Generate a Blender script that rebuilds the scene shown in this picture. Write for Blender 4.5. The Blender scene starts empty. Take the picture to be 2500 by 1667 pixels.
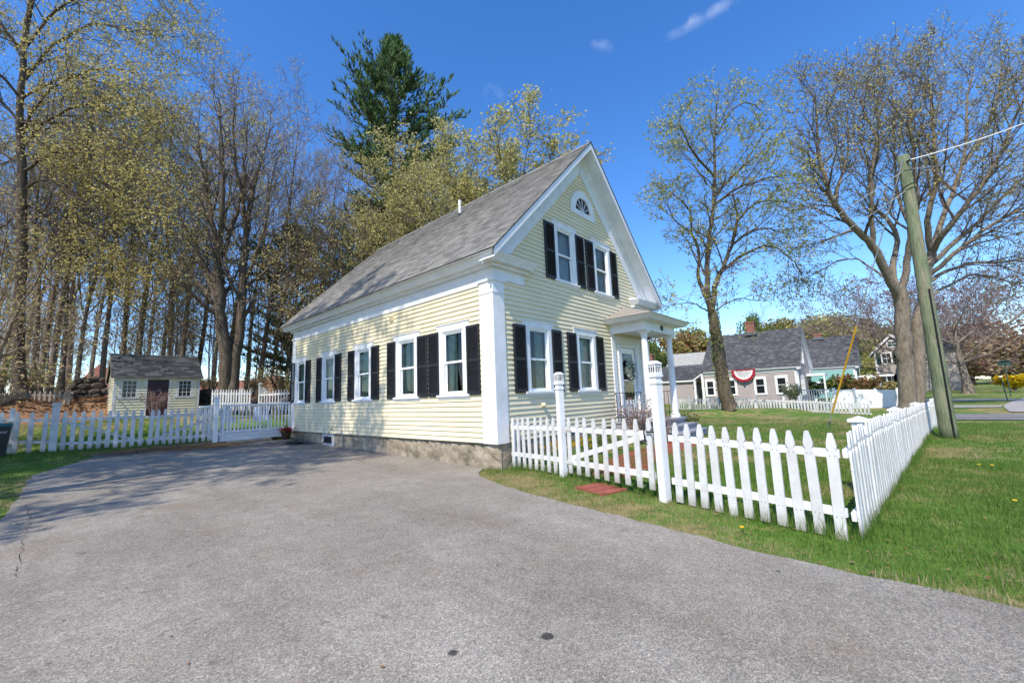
import bpy, math, random
import numpy as np
from mathutils import Vector, Matrix
from mathutils.geometry import delaunay_2d_cdt

random.seed(7)
NR = np.random.default_rng(7)
C = bpy.context.scene.collection
sc = bpy.context.scene
R = math.radians

# ------------------------------------------------------------------ camera
F = 1006.21; CAM = Vector((-6.8076, -6.6660, 1.03))
FW = Vector((0.73742161, 0.66213746, 0.13335422))
RT = Vector((0.6714988, -0.73997361, -0.03909499))
UP = Vector((-0.07279235, -0.11837669, 0.99029704))
cd = bpy.data.cameras.new('camera'); cam = bpy.data.objects.new('camera', cd); C.objects.link(cam)
cd.sensor_width = 36; cd.lens = F / 2500 * 36; cd.clip_start = 0.05; cd.clip_end = 3000
M = Matrix((RT, UP, -FW)).transposed().to_4x4(); M.translation = CAM
cam.matrix_world = M
sc.camera = cam

def ray(u, v): return FW + RT * ((u - 1250) / F) - UP * ((v - 833.5) / F)
def at(u, v, t): return CAM + ray(u, v) * t
def onx(u, v, x): d = ray(u, v); return CAM + d * ((x - CAM.x) / d.x)
def ony(u, v, y): d = ray(u, v); return CAM + d * ((y - CAM.y) / d.y)
def onz(u, v, z): d = ray(u, v); return CAM + d * ((z - CAM.z) / d.z)
def onplane(u, v, a, b):
    n = Vector((b[1] - a[1], a[0] - b[0], 0)); d = ray(u, v)
    return CAM + d * ((Vector((a[0], a[1], 0)) - CAM).dot(n) / d.dot(n))

# ------------------------------------------------------------------ ground height
HP = np.array([(-6.8, -6.7, -.5), (-3, -7, -.5), (-7, -1, -.5), (-7.2, 3, -.46), (-4, 3, -.5), (-3, 0, -.52), (-9, -12, -.5), (-14, 0, -.4), (-13, 8, -.2),
 (-.3, .6, -.6), (0, 3, -.56), (0, 5, -.5), (0, 8, -.49), (0, 10.5, -.42), (0, 12, -.36), (-1.5, 12, -.30), (-3, 9, -.34), (-6, 9, -.26), (-3, 12.5, -.2), (-5, 12.2, -.16), (-8, 12.5, -.12), (-11, 13, -.1),
 (-5, 16, .2), (-2, 15, .15), (-9, 17, .3), (-5, 20.9, .7), (-2, 20.3, .7), (1, 18, .6), (-9, 21, .8), (4, 20, .9), (8, 22, 1.2),
 (-9, 25, 1.9), (-4, 25, 1.9), (0, 25, 1.8), (5, 26, 1.8), (-14, 26, 1.9), (-14, 20, .8), (-20, 24, 1.6), (-9, 30, 2.1), (0, 32, 2.1), (10, 34, 2.0), (-20, 34, 2.1), (-12, 45, 2.1), (5, 45, 2.0), (25, 40, 1.2), (-30, 60, 1.6), (10, 70, 1.5),
 (-1.2, -6.2, -.56), (-.8, -4.1, -.53), (-.1, -1.9, -.52), (2, -1.5, -.5), (5, -3, -.5), (8, -2, -.5), (9.5, -7.7, -.52), (6, -8, -.52), (2, -7.5, -.54), (5, -12, -.6), (0, -12, -.55), (12, -7.5, -.58), (13, -4.8, -.6), (22.4, 1.6, -.31), (24.5, -.8, -.38), (21, 5, -.32), (14, 2, -.55), (20, 0, -.6), (20, 8, -.5), (30, 5, -.6), (30, 12, -.5), (30, -2, -.75),
 (26, -5, -.85), (18, -9, -.65), (23, -10, -.65), (30, -11, -.65), (42, 0, -.7), (42, -10, -.65), (50, -20, -.65), (60, 0, -.6), (80, 0, -.4), (90, -20, -.4), (120, -40, -.4), (60, 30, .0), (100, 30, .5), (15, -20, -.65), (-10, -30, -.6), (-40, 0, -.3), (-40, 40, .8), (8.6, 12, -.2), (8.6, 6, -.4), (150, 80, 2), (0, 150, 1), (-80, 150, 1), (-100, 20, 0), (60, -80, -.5)])
def hgt(x, y):
    d2 = (HP[:, 0] - x) ** 2 + (HP[:, 1] - y) ** 2
    w = 1 / (d2 + .6) ** 2
    return float((w * HP[:, 2]).sum() / w.sum())
def hgtA(X, Y):
    X = np.asarray(X, float).ravel(); Y = np.asarray(Y, float).ravel(); out = np.zeros(len(X))
    for i in range(0, len(X), 20000):
        d2 = (HP[None, :, 0] - X[i:i+20000, None]) ** 2 + (HP[None, :, 1] - Y[i:i+20000, None]) ** 2
        w = 1 / (d2 + .6) ** 2
        out[i:i+20000] = (w * HP[None, :, 2]).sum(1) / w.sum(1)
    return out
def ong(u, v):
    z = -.5
    for _ in range(60):
        p = onz(u, v, z); z = z + (hgt(p.x, p.y) - z) * .35
    return Vector((p.x, p.y, hgt(p.x, p.y)))

# ------------------------------------------------------------------ materials
def lin(h):
    h = h.lstrip('#'); c = [int(h[i:i+2], 16) / 255 for i in (0, 2, 4)]
    return tuple(x / 12.92 if x <= .04045 else ((x + .055) / 1.055) ** 2.4 for x in c) + (1,)
class NT:
    def __init__(s, name):
        s.m = bpy.data.materials.new(name); s.m.use_nodes = True; s.t = s.m.node_tree; s.t.nodes.clear()
        s.out = s.n('ShaderNodeOutputMaterial')
    def n(s, typ, **k):
        o = s.t.nodes.new(typ)
        for a, b in k.items(): setattr(o, a, b)
        return o
    def l(s, a, b): s.t.links.new(a, b)
    def coord(s, kind='Object', scale=(1, 1, 1)):
        if kind == 'World':
            g = s.n('ShaderNodeNewGeometry'); o = g.outputs['Position']
        else:
            o = s.n('ShaderNodeTexCoord').outputs[kind]
        mp = s.n('ShaderNodeMapping'); mp.inputs['Scale'].default_value = scale; s.l(o, mp.inputs['Vector'])
        return mp.outputs['Vector']
    def noise(s, vec, scale, detail=4, rough=.6):
        o = s.n('ShaderNodeTexNoise'); o.inputs['Scale'].default_value = scale; o.inputs['Detail'].default_value = detail
        o.inputs['Roughness'].default_value = rough
        if vec is not None: s.l(vec, o.inputs['Vector'])
        return o.outputs['Fac']
    def ramp(s, fac, stops):
        r = s.n('ShaderNodeValToRGB'); e = r.color_ramp.elements
        while len(e) < len(stops): e.new(.5)
        for i, (p, c) in enumerate(stops):
            e[i].position = p; e[i].color = c if len(c) == 4 else tuple(c) + (1,)
        s.l(fac, r.inputs['Fac']); return r.outputs['Color']
    def mix(s, fac, a, b, bt='MIX'):
        m = s.n('ShaderNodeMix', data_type='RGBA', blend_type=bt)
        for val, sock in ((fac, m.inputs[0]), (a, m.inputs[6]), (b, m.inputs[7])):
            if isinstance(val, (int, float)): sock.default_value = val
            elif isinstance(val, tuple): sock.default_value = val
            else: s.l(val, sock)
        return m.outputs[2]
    def math(s, op, a, b=0, c=None, clamp=False):
        m = s.n('ShaderNodeMath', operation=op, use_clamp=clamp)
        for i, val in enumerate((a, b) if c is None else (a, b, c)):
            if isinstance(val, (int, float)): m.inputs[i].default_value = val
            else: s.l(val, m.inputs[i])
        return m.outputs[0]
    def finish(s, col, rough=.7, bump=None, bd=.01, bs=1, metal=0, spec=.5, transl=0):
        p = s.n('ShaderNodeBsdfPrincipled')
        if isinstance(col, tuple): p.inputs['Base Color'].default_value = col
        else: s.l(col, p.inputs['Base Color'])
        if isinstance(rough, (int, float)): p.inputs['Roughness'].default_value = rough
        else: s.l(rough, p.inputs['Roughness'])
        p.inputs['Metallic'].default_value = metal; p.inputs['Specular IOR Level'].default_value = spec
        if bump is not None:
            b = s.n('ShaderNodeBump'); b.inputs['Distance'].default_value = bd; b.inputs['Strength'].default_value = bs
            s.l(bump, b.inputs['Height']); s.l(b.outputs['Normal'], p.inputs['Normal'])
        o = p.outputs[0]
        if transl:
            tr = s.n('ShaderNodeBsdfTranslucent')
            if isinstance(col, tuple): tr.inputs['Color'].default_value = col
            else: s.l(col, tr.inputs['Color'])
            mx = s.n('ShaderNodeMixShader'); mx.inputs[0].default_value = transl
            s.l(o, mx.inputs[1]); s.l(tr.outputs[0], mx.inputs[2]); o = mx.outputs[0]
        s.l(o, s.out.inputs['Surface']); return s.m

def simple(name, c, c2=None, scale=6, rough=.6, bump=0, bscale=None, metal=0, spec=.4, stretch=(1, 1, 1), lo=.35, hi=.65, transl=0, kind='Object'):
    t = NT(name); v = t.coord(kind, stretch)
    a = lin(c) if isinstance(c, str) else c
    if c2 is None: c2 = tuple(x * .8 for x in a[:3]) + (1,)
    b = lin(c2) if isinstance(c2, str) else c2
    f = t.noise(v, scale, 6)
    col = t.ramp(f, [(lo, a), (hi, b)])
    bm = t.noise(v, bscale or scale * 4, 5) if bump else None
    return t.finish(col, rough, bm, bump, 1, metal, spec, transl)

MT = {}
# weathered white paint: faint grime, small chips
def white(name, c, grime, chip, rough=.5):
    t = NT(name); v = t.coord('Object')
    w = t.ramp(t.noise(v, 2.3, 6, .7), [(.3, c), (.75, grime)])
    st = t.noise(t.coord('Object', (30, 30, 2.5)), 1.5, 5, .7)
    w = t.mix(t.ramp(st, [(.58, (0, 0, 0)), (.8, (.45, .45, .45))]), w, grime)
    k = t.noise(v, 45, 3, .5)
    w = t.mix(t.ramp(k, [(.70, (0, 0, 0)), (.74, (.7, .7, .7))]), w, chip)
    return t.finish(w, rough, t.noise(v, 60, 3), .0015, 1, 0, .35)
MT['white'] = white('white_paint', lin('#ebebee'), lin('#d3d2cf'), lin('#b0a99c'))
MT['trim'] = white('white_trim_paint', lin('#e6e7ec'), lin('#cfd0d2'), lin('#b7b3a8'))
MT['white_worn'] = white('worn_white_paint', lin('#dcdce0'), lin('#a8a49a'), lin('#7c7468'), .7)
def picketpaint(name, c, grime, dirt):
    t = NT(name); v = t.coord('Object'); g = t.n('ShaderNodeTexCoord'); s = t.n('ShaderNodeSeparateXYZ'); t.l(g.outputs['Object'], s.inputs[0])
    oi = t.n('ShaderNodeObjectInfo'); cb = t.n('ShaderNodeVectorMath', operation='ADD'); t.l(v, cb.inputs[0])
    c3 = t.n('ShaderNodeCombineXYZ'); t.l(t.math('MULTIPLY', oi.outputs['Random'], 37), c3.inputs[0]); t.l(t.math('MULTIPLY', oi.outputs['Random'], 19), c3.inputs[2]); t.l(c3.outputs[0], cb.inputs[1]); v = cb.outputs[0]
    w = t.ramp(t.noise(v, 3, 6, .7), [(.3, c), (.72, grime)])
    tone = t.ramp(oi.outputs['Random'], [(0, (.90, .90, .90)), (1, (1, 1, 1))]); w = t.mix(1.0, w, tone, 'MULTIPLY')
    mp = t.n('ShaderNodeMapping'); mp.inputs['Scale'].default_value = (30, 30, 2); t.l(v, mp.inputs['Vector'])
    w = t.mix(t.ramp(t.noise(mp.outputs['Vector'], 1.5, 5, .7), [(.55, (0, 0, 0)), (.8, (.5, .5, .5))]), w, grime)
    # splashed dirt on the lowest hand's breadth
    low = t.math('MULTIPLY', t.math('SUBTRACT', t.math('ADD', .16, t.math('MULTIPLY', t.math('SUBTRACT', t.noise(v, 14, 4), .5), .22)), s.outputs['Z']), 7, None, True)
    w = t.mix(t.math('MULTIPLY', low, .65), w, dirt)
    k = t.noise(v, 38, 3, .5); w = t.mix(t.ramp(k, [(.67, (0, 0, 0)), (.71, (.8, .8, .8))]), w, dirt)
    # nail heads at the two rails
    for zr in (.22, .84):
        dz = t.math('ABSOLUTE', t.math('SUBTRACT', s.outputs['Z'], zr)); dx = t.math('ABSOLUTE', t.math('SUBTRACT', t.math('ABSOLUTE', s.outputs['X']), .022))
        hit = t.math('MULTIPLY', t.math('LESS_THAN', dz, .006), t.math('LESS_THAN', dx, .006)); w = t.mix(t.math('MULTIPLY', hit, .7), w, lin('#6d6257'))
    return t.finish(w, .6, t.noise(v, 60, 3), .002, 1, 0, .3)
MT['picket'] = picketpaint('picket_white_paint', lin('#dededf'), lin('#bfbdb8'), lin('#8f8a78'))
MT['picket_worn'] = picketpaint('worn_picket_paint', lin('#d8d9de'), lin('#a5a29a'), lin('#706a5c'))
MT['vinyl'] = white('white_vinyl', lin('#f0f0f0'), lin('#e4e4e2'), lin('#dddddd'), .35)
MT['greyfence'] = simple('weathered_grey_wood', '#a39c90', '#6d665b', 8, .85, .003, 60, stretch=(8, 8, 1))
def siding(name, c, c2, dirt):
    t = NT(name); v = t.coord('Object')
    base = t.ramp(t.noise(v, .9, 5, .6), [(.3, c), (.75, c2)])
    base = t.mix(t.ramp(t.noise(t.coord('Object', (1, 1, 22)), 1.1, 6, .75), [(.5, (0, 0, 0)), (.8, (.4, .4, .4))]), base, dirt)
    return t.finish(base, .55, t.noise(t.coord('Object', (2, 2, 30)), 4, 4), .001, 1, 0, .35)
MT['yellow'] = siding('pale_yellow_clapboard', lin('#e6dabc'), lin('#dccfad'), lin('#c6b998'))
MT['shedyellow'] = siding('dull_yellow_clapboard', lin('#d8d2b4'), lin('#cac4a5'), lin('#a19e88'))
MT['greysiding'] = siding('taupe_clapboard', lin('#a89f9c'), lin('#9d9492'), lin('#877f7d'))
MT['teal'] = siding('teal_clapboard', lin('#84b7b2'), lin('#78aaa5'), lin('#6c9a96'))
MT['beige'] = siding('beige_clapboard', lin('#a99f97'), lin('#9c938b'), lin('#8b827b'))
MT['black'] = simple('black_shutter_paint', '#26272b', '#1d1d20', 5, .5, 0, spec=.4)
MT['iron'] = simple('black_iron', '#17181b', '#101012', 8, .45, 0, metal=.3)
MT['darkgreen'] = simple('green_shutter_paint', '#2f4a40', '#263c34', 5, .5)
MT['drip'] = simple('dark_drip_edge', '#2c3433', '#222828', 5, .5)
def shingle(name, cols, sx, sz, axis='y'):
    # coloured tabs: random value per tab cell
    t = NT(name); g = t.n('ShaderNodeTexCoord'); s = t.n('ShaderNodeSeparateXYZ'); t.l(g.outputs['Object'], s.inputs[0])
    along = s.outputs['Y'] if axis == 'y' else s.outputs['X']
    row = t.math('FLOOR', t.math('DIVIDE', s.outputs['Z'], sz))
    off = t.math('MULTIPLY', row, .37)
    cell = t.math('FLOOR', t.math('ADD', t.math('DIVIDE', along, sx), off))
    cb = t.n('ShaderNodeCombineXYZ'); t.l(row, cb.inputs[0]); t.l(cell, cb.inputs[1])
    wn = t.n('ShaderNodeTexWhiteNoise', noise_dimensions='2D'); t.l(cb.outputs[0], wn.inputs['Vector'])
    v = t.coord('Object')
    fac = t.math('ADD', t.math('MULTIPLY', wn.outputs['Value'], .6), t.math('MULTIPLY', t.noise(v, .5, 4), .5))
    col = t.ramp(fac, [(.1 + .25 * i, lin(c)) for i, c in enumerate(cols)])
    sp = t.noise(v, 120, 2)
    col = t.mix(t.ramp(sp, [(.4, (.75, .75, .75)), (.62, (1.1, 1.1, 1.1))]), col, col, 'MULTIPLY') if False else t.mix(1.0, col, t.ramp(sp, [(.35, (.7, .7, .7)), (.65, (1, 1, 1))]), 'MULTIPLY')
    return t.finish(col, .9, sp, .003, 1, 0, .2)
MT['shingle'] = shingle('weathered_grey_shingles', ['#74716d', '#8b8884', '#9c9995', '#aca8a2'], .31, .1, 'y')
MT['shingle_dark'] = shingle('dark_grey_shingles', ['#3c3d40', '#494a4d', '#525356', '#6a6b6d'], .33, .1, 'y')
MT['shingle_darkx'] = shingle('dark_blend_shingles', ['#2c2e31', '#3b3d40', '#484a4c', '#606161'], .33, .1, 'x')
MT['shingle_porch'] = shingle('porch_shingles', ['#827c74', '#958f87', '#a59e95', '#b1aaa0'], .31, .07, 'x')
MT['paleroof'] = simple('pale_metal_roof', '#a9a9a4', '#8f8f8a', 3, .6)
def granite():
    t = NT('rough_granite'); v = t.coord('Object')
    a = t.ramp(t.noise(v, 2.2, 8, .7), [(.3, lin('#857866')), (.5, lin('#a89c8a')), (.7, lin('#bdb2a2'))])
    sp = t.noise(v, 90, 3, .7)
    a = t.mix(1.0, a, t.ramp(sp, [(.38, (.55, .55, .55)), (.5, (1, 1, 1)), (.7, (1.15, 1.12, 1.1))]), 'MULTIPLY')
    a = t.mix(t.ramp(t.noise(v, 1.3, 5, .6), [(.52, (0, 0, 0)), (.68, (.8, .8, .8))]), a, lin('#5d5a4c'))
    return t.finish(a, .9, t.noise(v, 14, 8, .7), .05, 1, 0, .2)
MT['granite'] = granite()
MT['rock'] = simple('field_stone', '#5d5349', '#2f2a24', 2, .95, .03, 8)
MT['brick'] = None
def brick(name, scale, c1, c2, mortar):
    t = NT(name); b = t.n('ShaderNodeTexBrick'); v = t.coord('Object')
    s = t.n('ShaderNodeSeparateXYZ'); t.l(v, s.inputs[0]); cb = t.n('ShaderNodeCombineXYZ')
    t.l(t.math('ADD', s.outputs['X'], s.outputs['Y']), cb.inputs[0]); t.l(s.outputs['Z'], cb.inputs[1])
    t.l(cb.outputs[0], b.inputs['Vector'])
    b.inputs['Color1'].default_value = lin(c1); b.inputs['Color2'].default_value = lin(c2); b.inputs['Mortar'].default_value = lin(mortar)
    b.inputs['Scale'].default_value = scale; b.inputs['Mortar Size'].default_value = .03; b.inputs['Brick Width'].default_value = .8; b.inputs['Row Height'].default_value = .27
    return t.finish(b.outputs['Color'], .9, b.outputs['Fac'], .004, .5, 0, .2)
MT['brick'] = brick('red_brick', 3.5, '#8e4a3c', '#7a3d33', '#a29184')
MT['paver'] = simple('red_brick_paver', '#a2594b', '#844439', 14, .85, .002, 60)
MT['concrete'] = simple('pale_concrete', '#a39f97', '#8f8b83', 3, .85, .002, 60)
MT['pinkconc'] = simple('pinkish_road', '#a8a09b', '#958d88', 2, .85, .002, 60)
MT['porchgrey'] = simple('grey_porch_paint', '#9a9ca3', '#83858b', 4, .6)
MT['curtain'] = simple('pale_green_curtain', '#c5d3c4', '#a4b8a6', 6, .9, transl=.3)
MT['curtain_w'] = simple('white_lace_curtain', '#d8dadb', '#bfc4c4', 12, .9, transl=.35)
MT['curtain_g'] = simple('green_blind', '#6fa08c', '#5f8f7c', 3, .8, transl=.2)
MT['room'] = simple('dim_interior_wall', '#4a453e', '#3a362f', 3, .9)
MT['metalgrey'] = simple('galvanised_metal', '#8c9094', '#6c7074', 10, .4, metal=.7)
MT['yellowplastic'] = simple('yellow_plastic', '#d9a521', '#c49319', 3, .45)
MT['glasswhite'] = simple('frosted_grey_glass', '#6f6765', '#4c4745', 30, .3)
MT['teallid'] = simple('teal_bin_lid', '#1f5a58', '#194a49', 3, .45)
MT['binblack'] = simple('dark_bin_plastic', '#23272b', '#1b1e22', 3, .5)
MT['pvc'] = simple('white_pvc', '#e4e4e2', '#d0cfcc', 3, .4)
MT['door'] = simple('dark_door', '#3c2f31', '#2c2226', 2, .35)
MT['sheddoor'] = simple('maroon_door', '#40202b', '#2a161d', 3, .5)
MT['terracotta'] = simple('brown_pot', '#4a352a', '#38281f', 5, .7)
MT['redflower'] = simple('red_petals', '#b3122c', '#8c0f22', 20, .6, transl=.2)
MT['yellowflower'] = simple('yellow_petals', '#e9c81a', '#d99a12', 20, .6, transl=.25)
MT['wood_end'] = simple('cut_log_ends', '#a0805f', '#6f5540', 10, .9)
MT['signgreen'] = simple('dark_green_metal', '#1f4a40', '#183c34', 4, .5)
MT['red'] = simple('red_cloth', '#b51f33', '#99182a', 10, .9)
MT['navy'] = simple('navy_cloth', '#27304f', '#1e2540', 10, .9)
MT['cloth'] = simple('white_cloth', '#e6e4e4', '#d6d3d3', 10, .9)

def glassmat():
    t = NT('window_glass')
    gl = t.n('ShaderNodeBsdfGlossy'); gl.inputs['Roughness'].default_value = .015; gl.inputs['Color'].default_value = (.92, .94, .97, 1)
    tr = t.n('ShaderNodeBsdfTransparent'); tr.inputs['Color'].default_value = (.8, .86, .86, 1)
    lw = t.n('ShaderNodeFresnel'); lw.inputs['IOR'].default_value = 1.5
    b = t.n('ShaderNodeBump'); b.inputs['Distance'].default_value = .004; b.inputs['Strength'].default_value = .35
    t.l(t.noise(t.coord('Object'), 1.6, 2), b.inputs['Height']); t.l(b.outputs['Normal'], gl.inputs['Normal'])
    mx = t.n('ShaderNodeMixShader'); t.l(lw.outputs[0], mx.inputs[0]); t.l(tr.outputs[0], mx.inputs[1]); t.l(gl.outputs[0], mx.inputs[2])
    t.l(mx.outputs[0], t.out.inputs['Surface']); return t.m
MT['glass'] = glassmat()
MT['farglass'] = simple('dark_window_glass', '#171b1f', '#262b30', 2, .15, spec=.45)

def bark(name, c1, c2, c3=None):
    t = NT(name); v = t.coord('Object', (1, 1, .25))
    n = t.noise(v, 9, 8, .75)
    col = t.ramp(n, [(.33, lin(c2)), (.62, lin(c1))])
    if c3: col = t.mix(t.ramp(t.noise(t.coord('Object'), 1.3, 5), [(.5, (0, 0, 0)), (.66, (.7, .7, .7))]), col, lin(c3))
    return t.finish(col, .95, n, .03, 1, 0, .15)
MT['bark'] = bark('grey_brown_bark', '#8f8375', '#574d43')
MT['bark_dark'] = bark('dark_bark', '#74685b', '#3d352d')
MT['bark_light'] = bark('pale_grey_bark', '#988b7c', '#5a5044')
MT['twig'] = simple('thin_twigs', '#6b6055', '#50473e', 2, .95, kind='World')
MT['twig_red'] = simple('reddish_twigs', '#8c7a74', '#6f5f5b', 2, .95, kind='World')
MT['twig_tan'] = simple('tan_brush_twigs', '#8e7d68', '#66594a', 2, .95, kind='World')
def leaf(name, a, b, c, tr=.45):
    t = NT(name); g = t.n('ShaderNodeNewGeometry')
    col = t.ramp(g.outputs['Random Per Island'], [(.0, lin(a)), (.5, lin(b)), (1, lin(c))])
    return t.finish(col, .65, None, 0, 1, 0, .2, tr)
MT['lf_young'] = leaf('young_olive_leaves', '#aaa35c', '#bfb870', '#cfc588')
MT['lf_fresh'] = leaf('bright_new_maple_leaves', '#8b9438', '#a5a94c', '#b9b75e')
MT['lf_gold'] = leaf('golden_olive_leaves', '#b0a258', '#c4b66b', '#d3c784')
MT['lf_yellow'] = leaf('yellow_green_leaves', '#b0ab68', '#c6bf80', '#d3cb94')
MT['lf_bud'] = leaf('pinkish_tan_buds', '#a8947f', '#bba68b', '#aca678')
MT['lf_green'] = leaf('fresh_green_leaves', '#6a7a40', '#87904c', '#9aa05a')
MT['lf_needle'] = leaf('pine_needles', '#3d5a32', '#557440', '#6f8a50', .15)
MT['lf_needle_dk'] = leaf('dark_pine_needles', '#30452a', '#41572c', '#56693a', .15)
MT['lf_dark'] = leaf('dark_evergreen_leaves', '#33462a', '#46552e', '#5b6636', .2)
MT['lf_brown'] = leaf('russet_brown_leaves', '#86684c', '#94795a', '#7f7a50')
MT['lf_orange'] = leaf('orange_new_leaves', '#a06a48', '#8b6440', '#75724a')
MT['lf_white'] = leaf('white_blossom', '#b9b9a0', '#8f9468', '#c7c6b6')
MT['lf_forsythia'] = leaf('forsythia_yellow', '#d3b51b', '#e0c22b', '#b59a20')
MT['lf_maroon'] = leaf('maroon_twig_leaves', '#7a5650', '#8a6a60', '#a38a7c')
MT['lf_wreath'] = leaf('grey_green_wreath_leaves', '#6c7a66', '#a3ab98', '#d3d6cf', .1)
MT['lf_daff'] = leaf('daffodil_blades', '#4d7a33', '#6a8f45', '#86a05a')
GL = ['#4a6729', '#5c7b33', '#738d3f', '#948f59', '#ad9a7b']
for i, g in enumerate(GL):
    t = NT('grass_blades'); gg = t.n('ShaderNodeNewGeometry'); a = lin(g)
    MT['g%d' % i] = t.finish(t.ramp(gg.outputs['Random Per Island'], [(0, tuple(x * .75 for x in a[:3])), (1, tuple(min(1, x * 1.25) for x in a[:3]))]), .6, None, 0, 1, 0, .25, .35)
MT['deadleaf'] = leaf('dead_leaves', '#7d5a3c', '#a58562', '#94613f', .2)

def groundmat():
    t = NT('lawn_and_woods_floor'); g = t.n('ShaderNodeNewGeometry'); P = g.outputs['Position']
    s = t.n('ShaderNodeSeparateXYZ'); t.l(P, s.inputs[0])
    n1 = t.noise(P, .35, 6, .65); n2 = t.noise(P, 3.5, 6, .7); n3 = t.noise(P, 60, 4, .7)
    grass = t.ramp(n2, [(.25, lin('#4b682b')), (.5, lin('#608036')), (.75, lin('#7d9147'))])
    fine = t.ramp(n3, [(.3, (.45, .45, .4)), (.55, (1, 1, 1)), (.75, (1.4, 1.4, 1.1))])
    grass = t.mix(1.0, grass, fine, 'MULTIPLY')
    dry = t.mix(1.0, t.ramp(n2, [(.3, lin('#8d7a55')), (.7, lin('#b09a74'))]), fine, 'MULTIPLY')
    m = t.math('ADD', t.math('MULTIPLY', n1, .75), t.math('MULTIPLY', n2, .35))
    grass = t.mix(t.ramp(m, [(.53, (0, 0, 0)), (.63, (.85, .85, .85))]), grass, dry)
    # leaf litter of the woods, reaching down the slope with a ragged edge
    mask = t.math('ADD', s.outputs['Y'], t.math('MULTIPLY', n1, 5))
    mask = t.math('SUBTRACT', mask, t.math('MULTIPLY', s.outputs['X'], .22))
    mk = t.math('MULTIPLY', t.math('SUBTRACT', mask, 23.0), .8, None, True)
    lit = t.ramp(t.noise(P, 11, 6, .8), [(.3, lin('#5f4a38')), (.5, lin('#92735a')), (.66, lin('#b08e6c')), (.8, lin('#6b6139'))])
    lit = t.mix(1.0, lit, t.ramp(t.noise(P, 40, 3, .7), [(.35, (.5, .5, .5)), (.6, (1.1, 1.1, 1.1))]), 'MULTIPLY')
    lim = t.math('SUBTRACT', 1.0, t.math('MULTIPLY', t.math('SUBTRACT', s.outputs['X'], 16), .2, None, True), None, True)
    col = t.mix(t.math('MULTIPLY', mk, lim), grass, lit)
    return t.finish(col, .95, n3, .03, .6, 0, .1)
MT['ground'] = groundmat()

def asphalt(name, base, dark, light):
    t = NT(name); g = t.n('ShaderNodeNewGeometry'); P = g.outputs['Position']
    s = t.n('ShaderNodeSeparateXYZ'); t.l(P, s.inputs[0])
    big = t.noise(P, .55, 5, .55); mid = t.noise(P, 5, 5, .6)
    f = t.math('ADD', t.math('MULTIPLY', big, .6), t.math('MULTIPLY', mid, .4))
    col = t.ramp(f, [(.36, lin(dark)), (.52, lin(base)), (.64, lin(light))])
    # stone chips at two sizes
    vo = t.n('ShaderNodeTexVoronoi'); vo.inputs['Scale'].default_value = 165; t.l(P, vo.inputs['Vector'])
    sv = t.n('ShaderNodeSeparateColor'); t.l(vo.outputs['Color'], sv.inputs[0])
    chips = t.ramp(sv.outputs[0], [(0, (.5, .5, .5)), (.3, (.82, .82, .82)), (.7, (1.04, 1.04, 1.03)), (1, (1.6, 1.58, 1.53))])
    col = t.mix(1.0, col, chips, 'MULTIPLY')
    vo2 = t.n('ShaderNodeTexVoronoi'); vo2.inputs['Scale'].default_value = 70; t.l(P, vo2.inputs['Vector'])
    sv2 = t.n('ShaderNodeSeparateColor'); t.l(vo2.outputs['Color'], sv2.inputs[0])
    col = t.mix(1.0, col, t.ramp(sv2.outputs[0], [(0, (.78, .78, .78)), (.6, (1, 1, 1)), (1, (1.22, 1.2, 1.18))]), 'MULTIPLY')
    # faint wheel-worn streaks running along the drive
    mp = t.n('ShaderNodeMapping'); mp.inputs['Scale'].default_value = (1.1, .16, 1); mp.inputs['Rotation'].default_value = (0, 0, .12); t.l(P, mp.inputs['Vector'])
    stk = t.noise(mp.outputs['Vector'], 1.3, 5, .6)
    col = t.mix(1.0, col, t.ramp(stk, [(.36, (.88, .87, .86)), (.5, (1, 1, 1)), (.66, (1.07, 1.06, 1.05))]), 'MULTIPLY')
    blot = t.noise(P, 7, 3, .5)
    col = t.mix(1.0, col, t.ramp(blot, [(.66, (1, 1, 1)), (.74, (.72, .68, .64))]), 'MULTIPLY')
    # brown stains
    st = t.noise(P, .9, 5, .7)
    col = t.mix(t.ramp(st, [(.55, (0, 0, 0)), (.72, (.45, .45, .45))]), col, lin('#85735f'))
    # asphalt tone darkens towards the far edge, with a ragged start
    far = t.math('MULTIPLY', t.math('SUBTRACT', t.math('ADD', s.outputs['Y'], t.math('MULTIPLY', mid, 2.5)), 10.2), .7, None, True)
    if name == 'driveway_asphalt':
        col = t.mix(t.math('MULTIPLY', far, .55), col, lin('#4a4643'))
    # tar spots
    for (x, y, r) in ((-4.58, -4.87, .045), (-5.07, -4.53, .038), (-4.01, -4.77, .02), (-2.62, -5.8, .026), (-3.4, -3.1, .018)):
        v = t.n('ShaderNodeVectorMath', operation='DISTANCE'); cb = t.n('ShaderNodeCombineXYZ')
        t.l(s.outputs['X'], cb.inputs[0]); t.l(s.outputs['Y'], cb.inputs[1]); t.l(cb.outputs[0], v.inputs[0]); v.inputs[1].default_value = (x, y, 0)
        k = t.math('MULTIPLY', t.math('SUBTRACT', t.math('ADD', r, t.math('MULTIPLY', t.math('SUBTRACT', mid, .5), .04)), v.outputs['Value']), 90, None, True)
        if name == 'driveway_asphalt': col = t.mix(t.math('MULTIPLY', k, .85), col, lin('#2e2f30'))
    return t.finish(col, .88, sv.outputs[1], .004, .7, 0, .25)
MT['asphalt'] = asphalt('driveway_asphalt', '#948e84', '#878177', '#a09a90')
MT['asphalt2'] = asphalt('side_drive_asphalt', '#7f7e7d', '#6f6e6d', '#8c8b89')
MT['crack'] = simple('crack_dirt', '#3d3a36', '#2c2926', 20, .95)
MT['chips'] = leaf('wood_chips', '#a4805c', '#b8966d', '#8d6844', .05)

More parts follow.
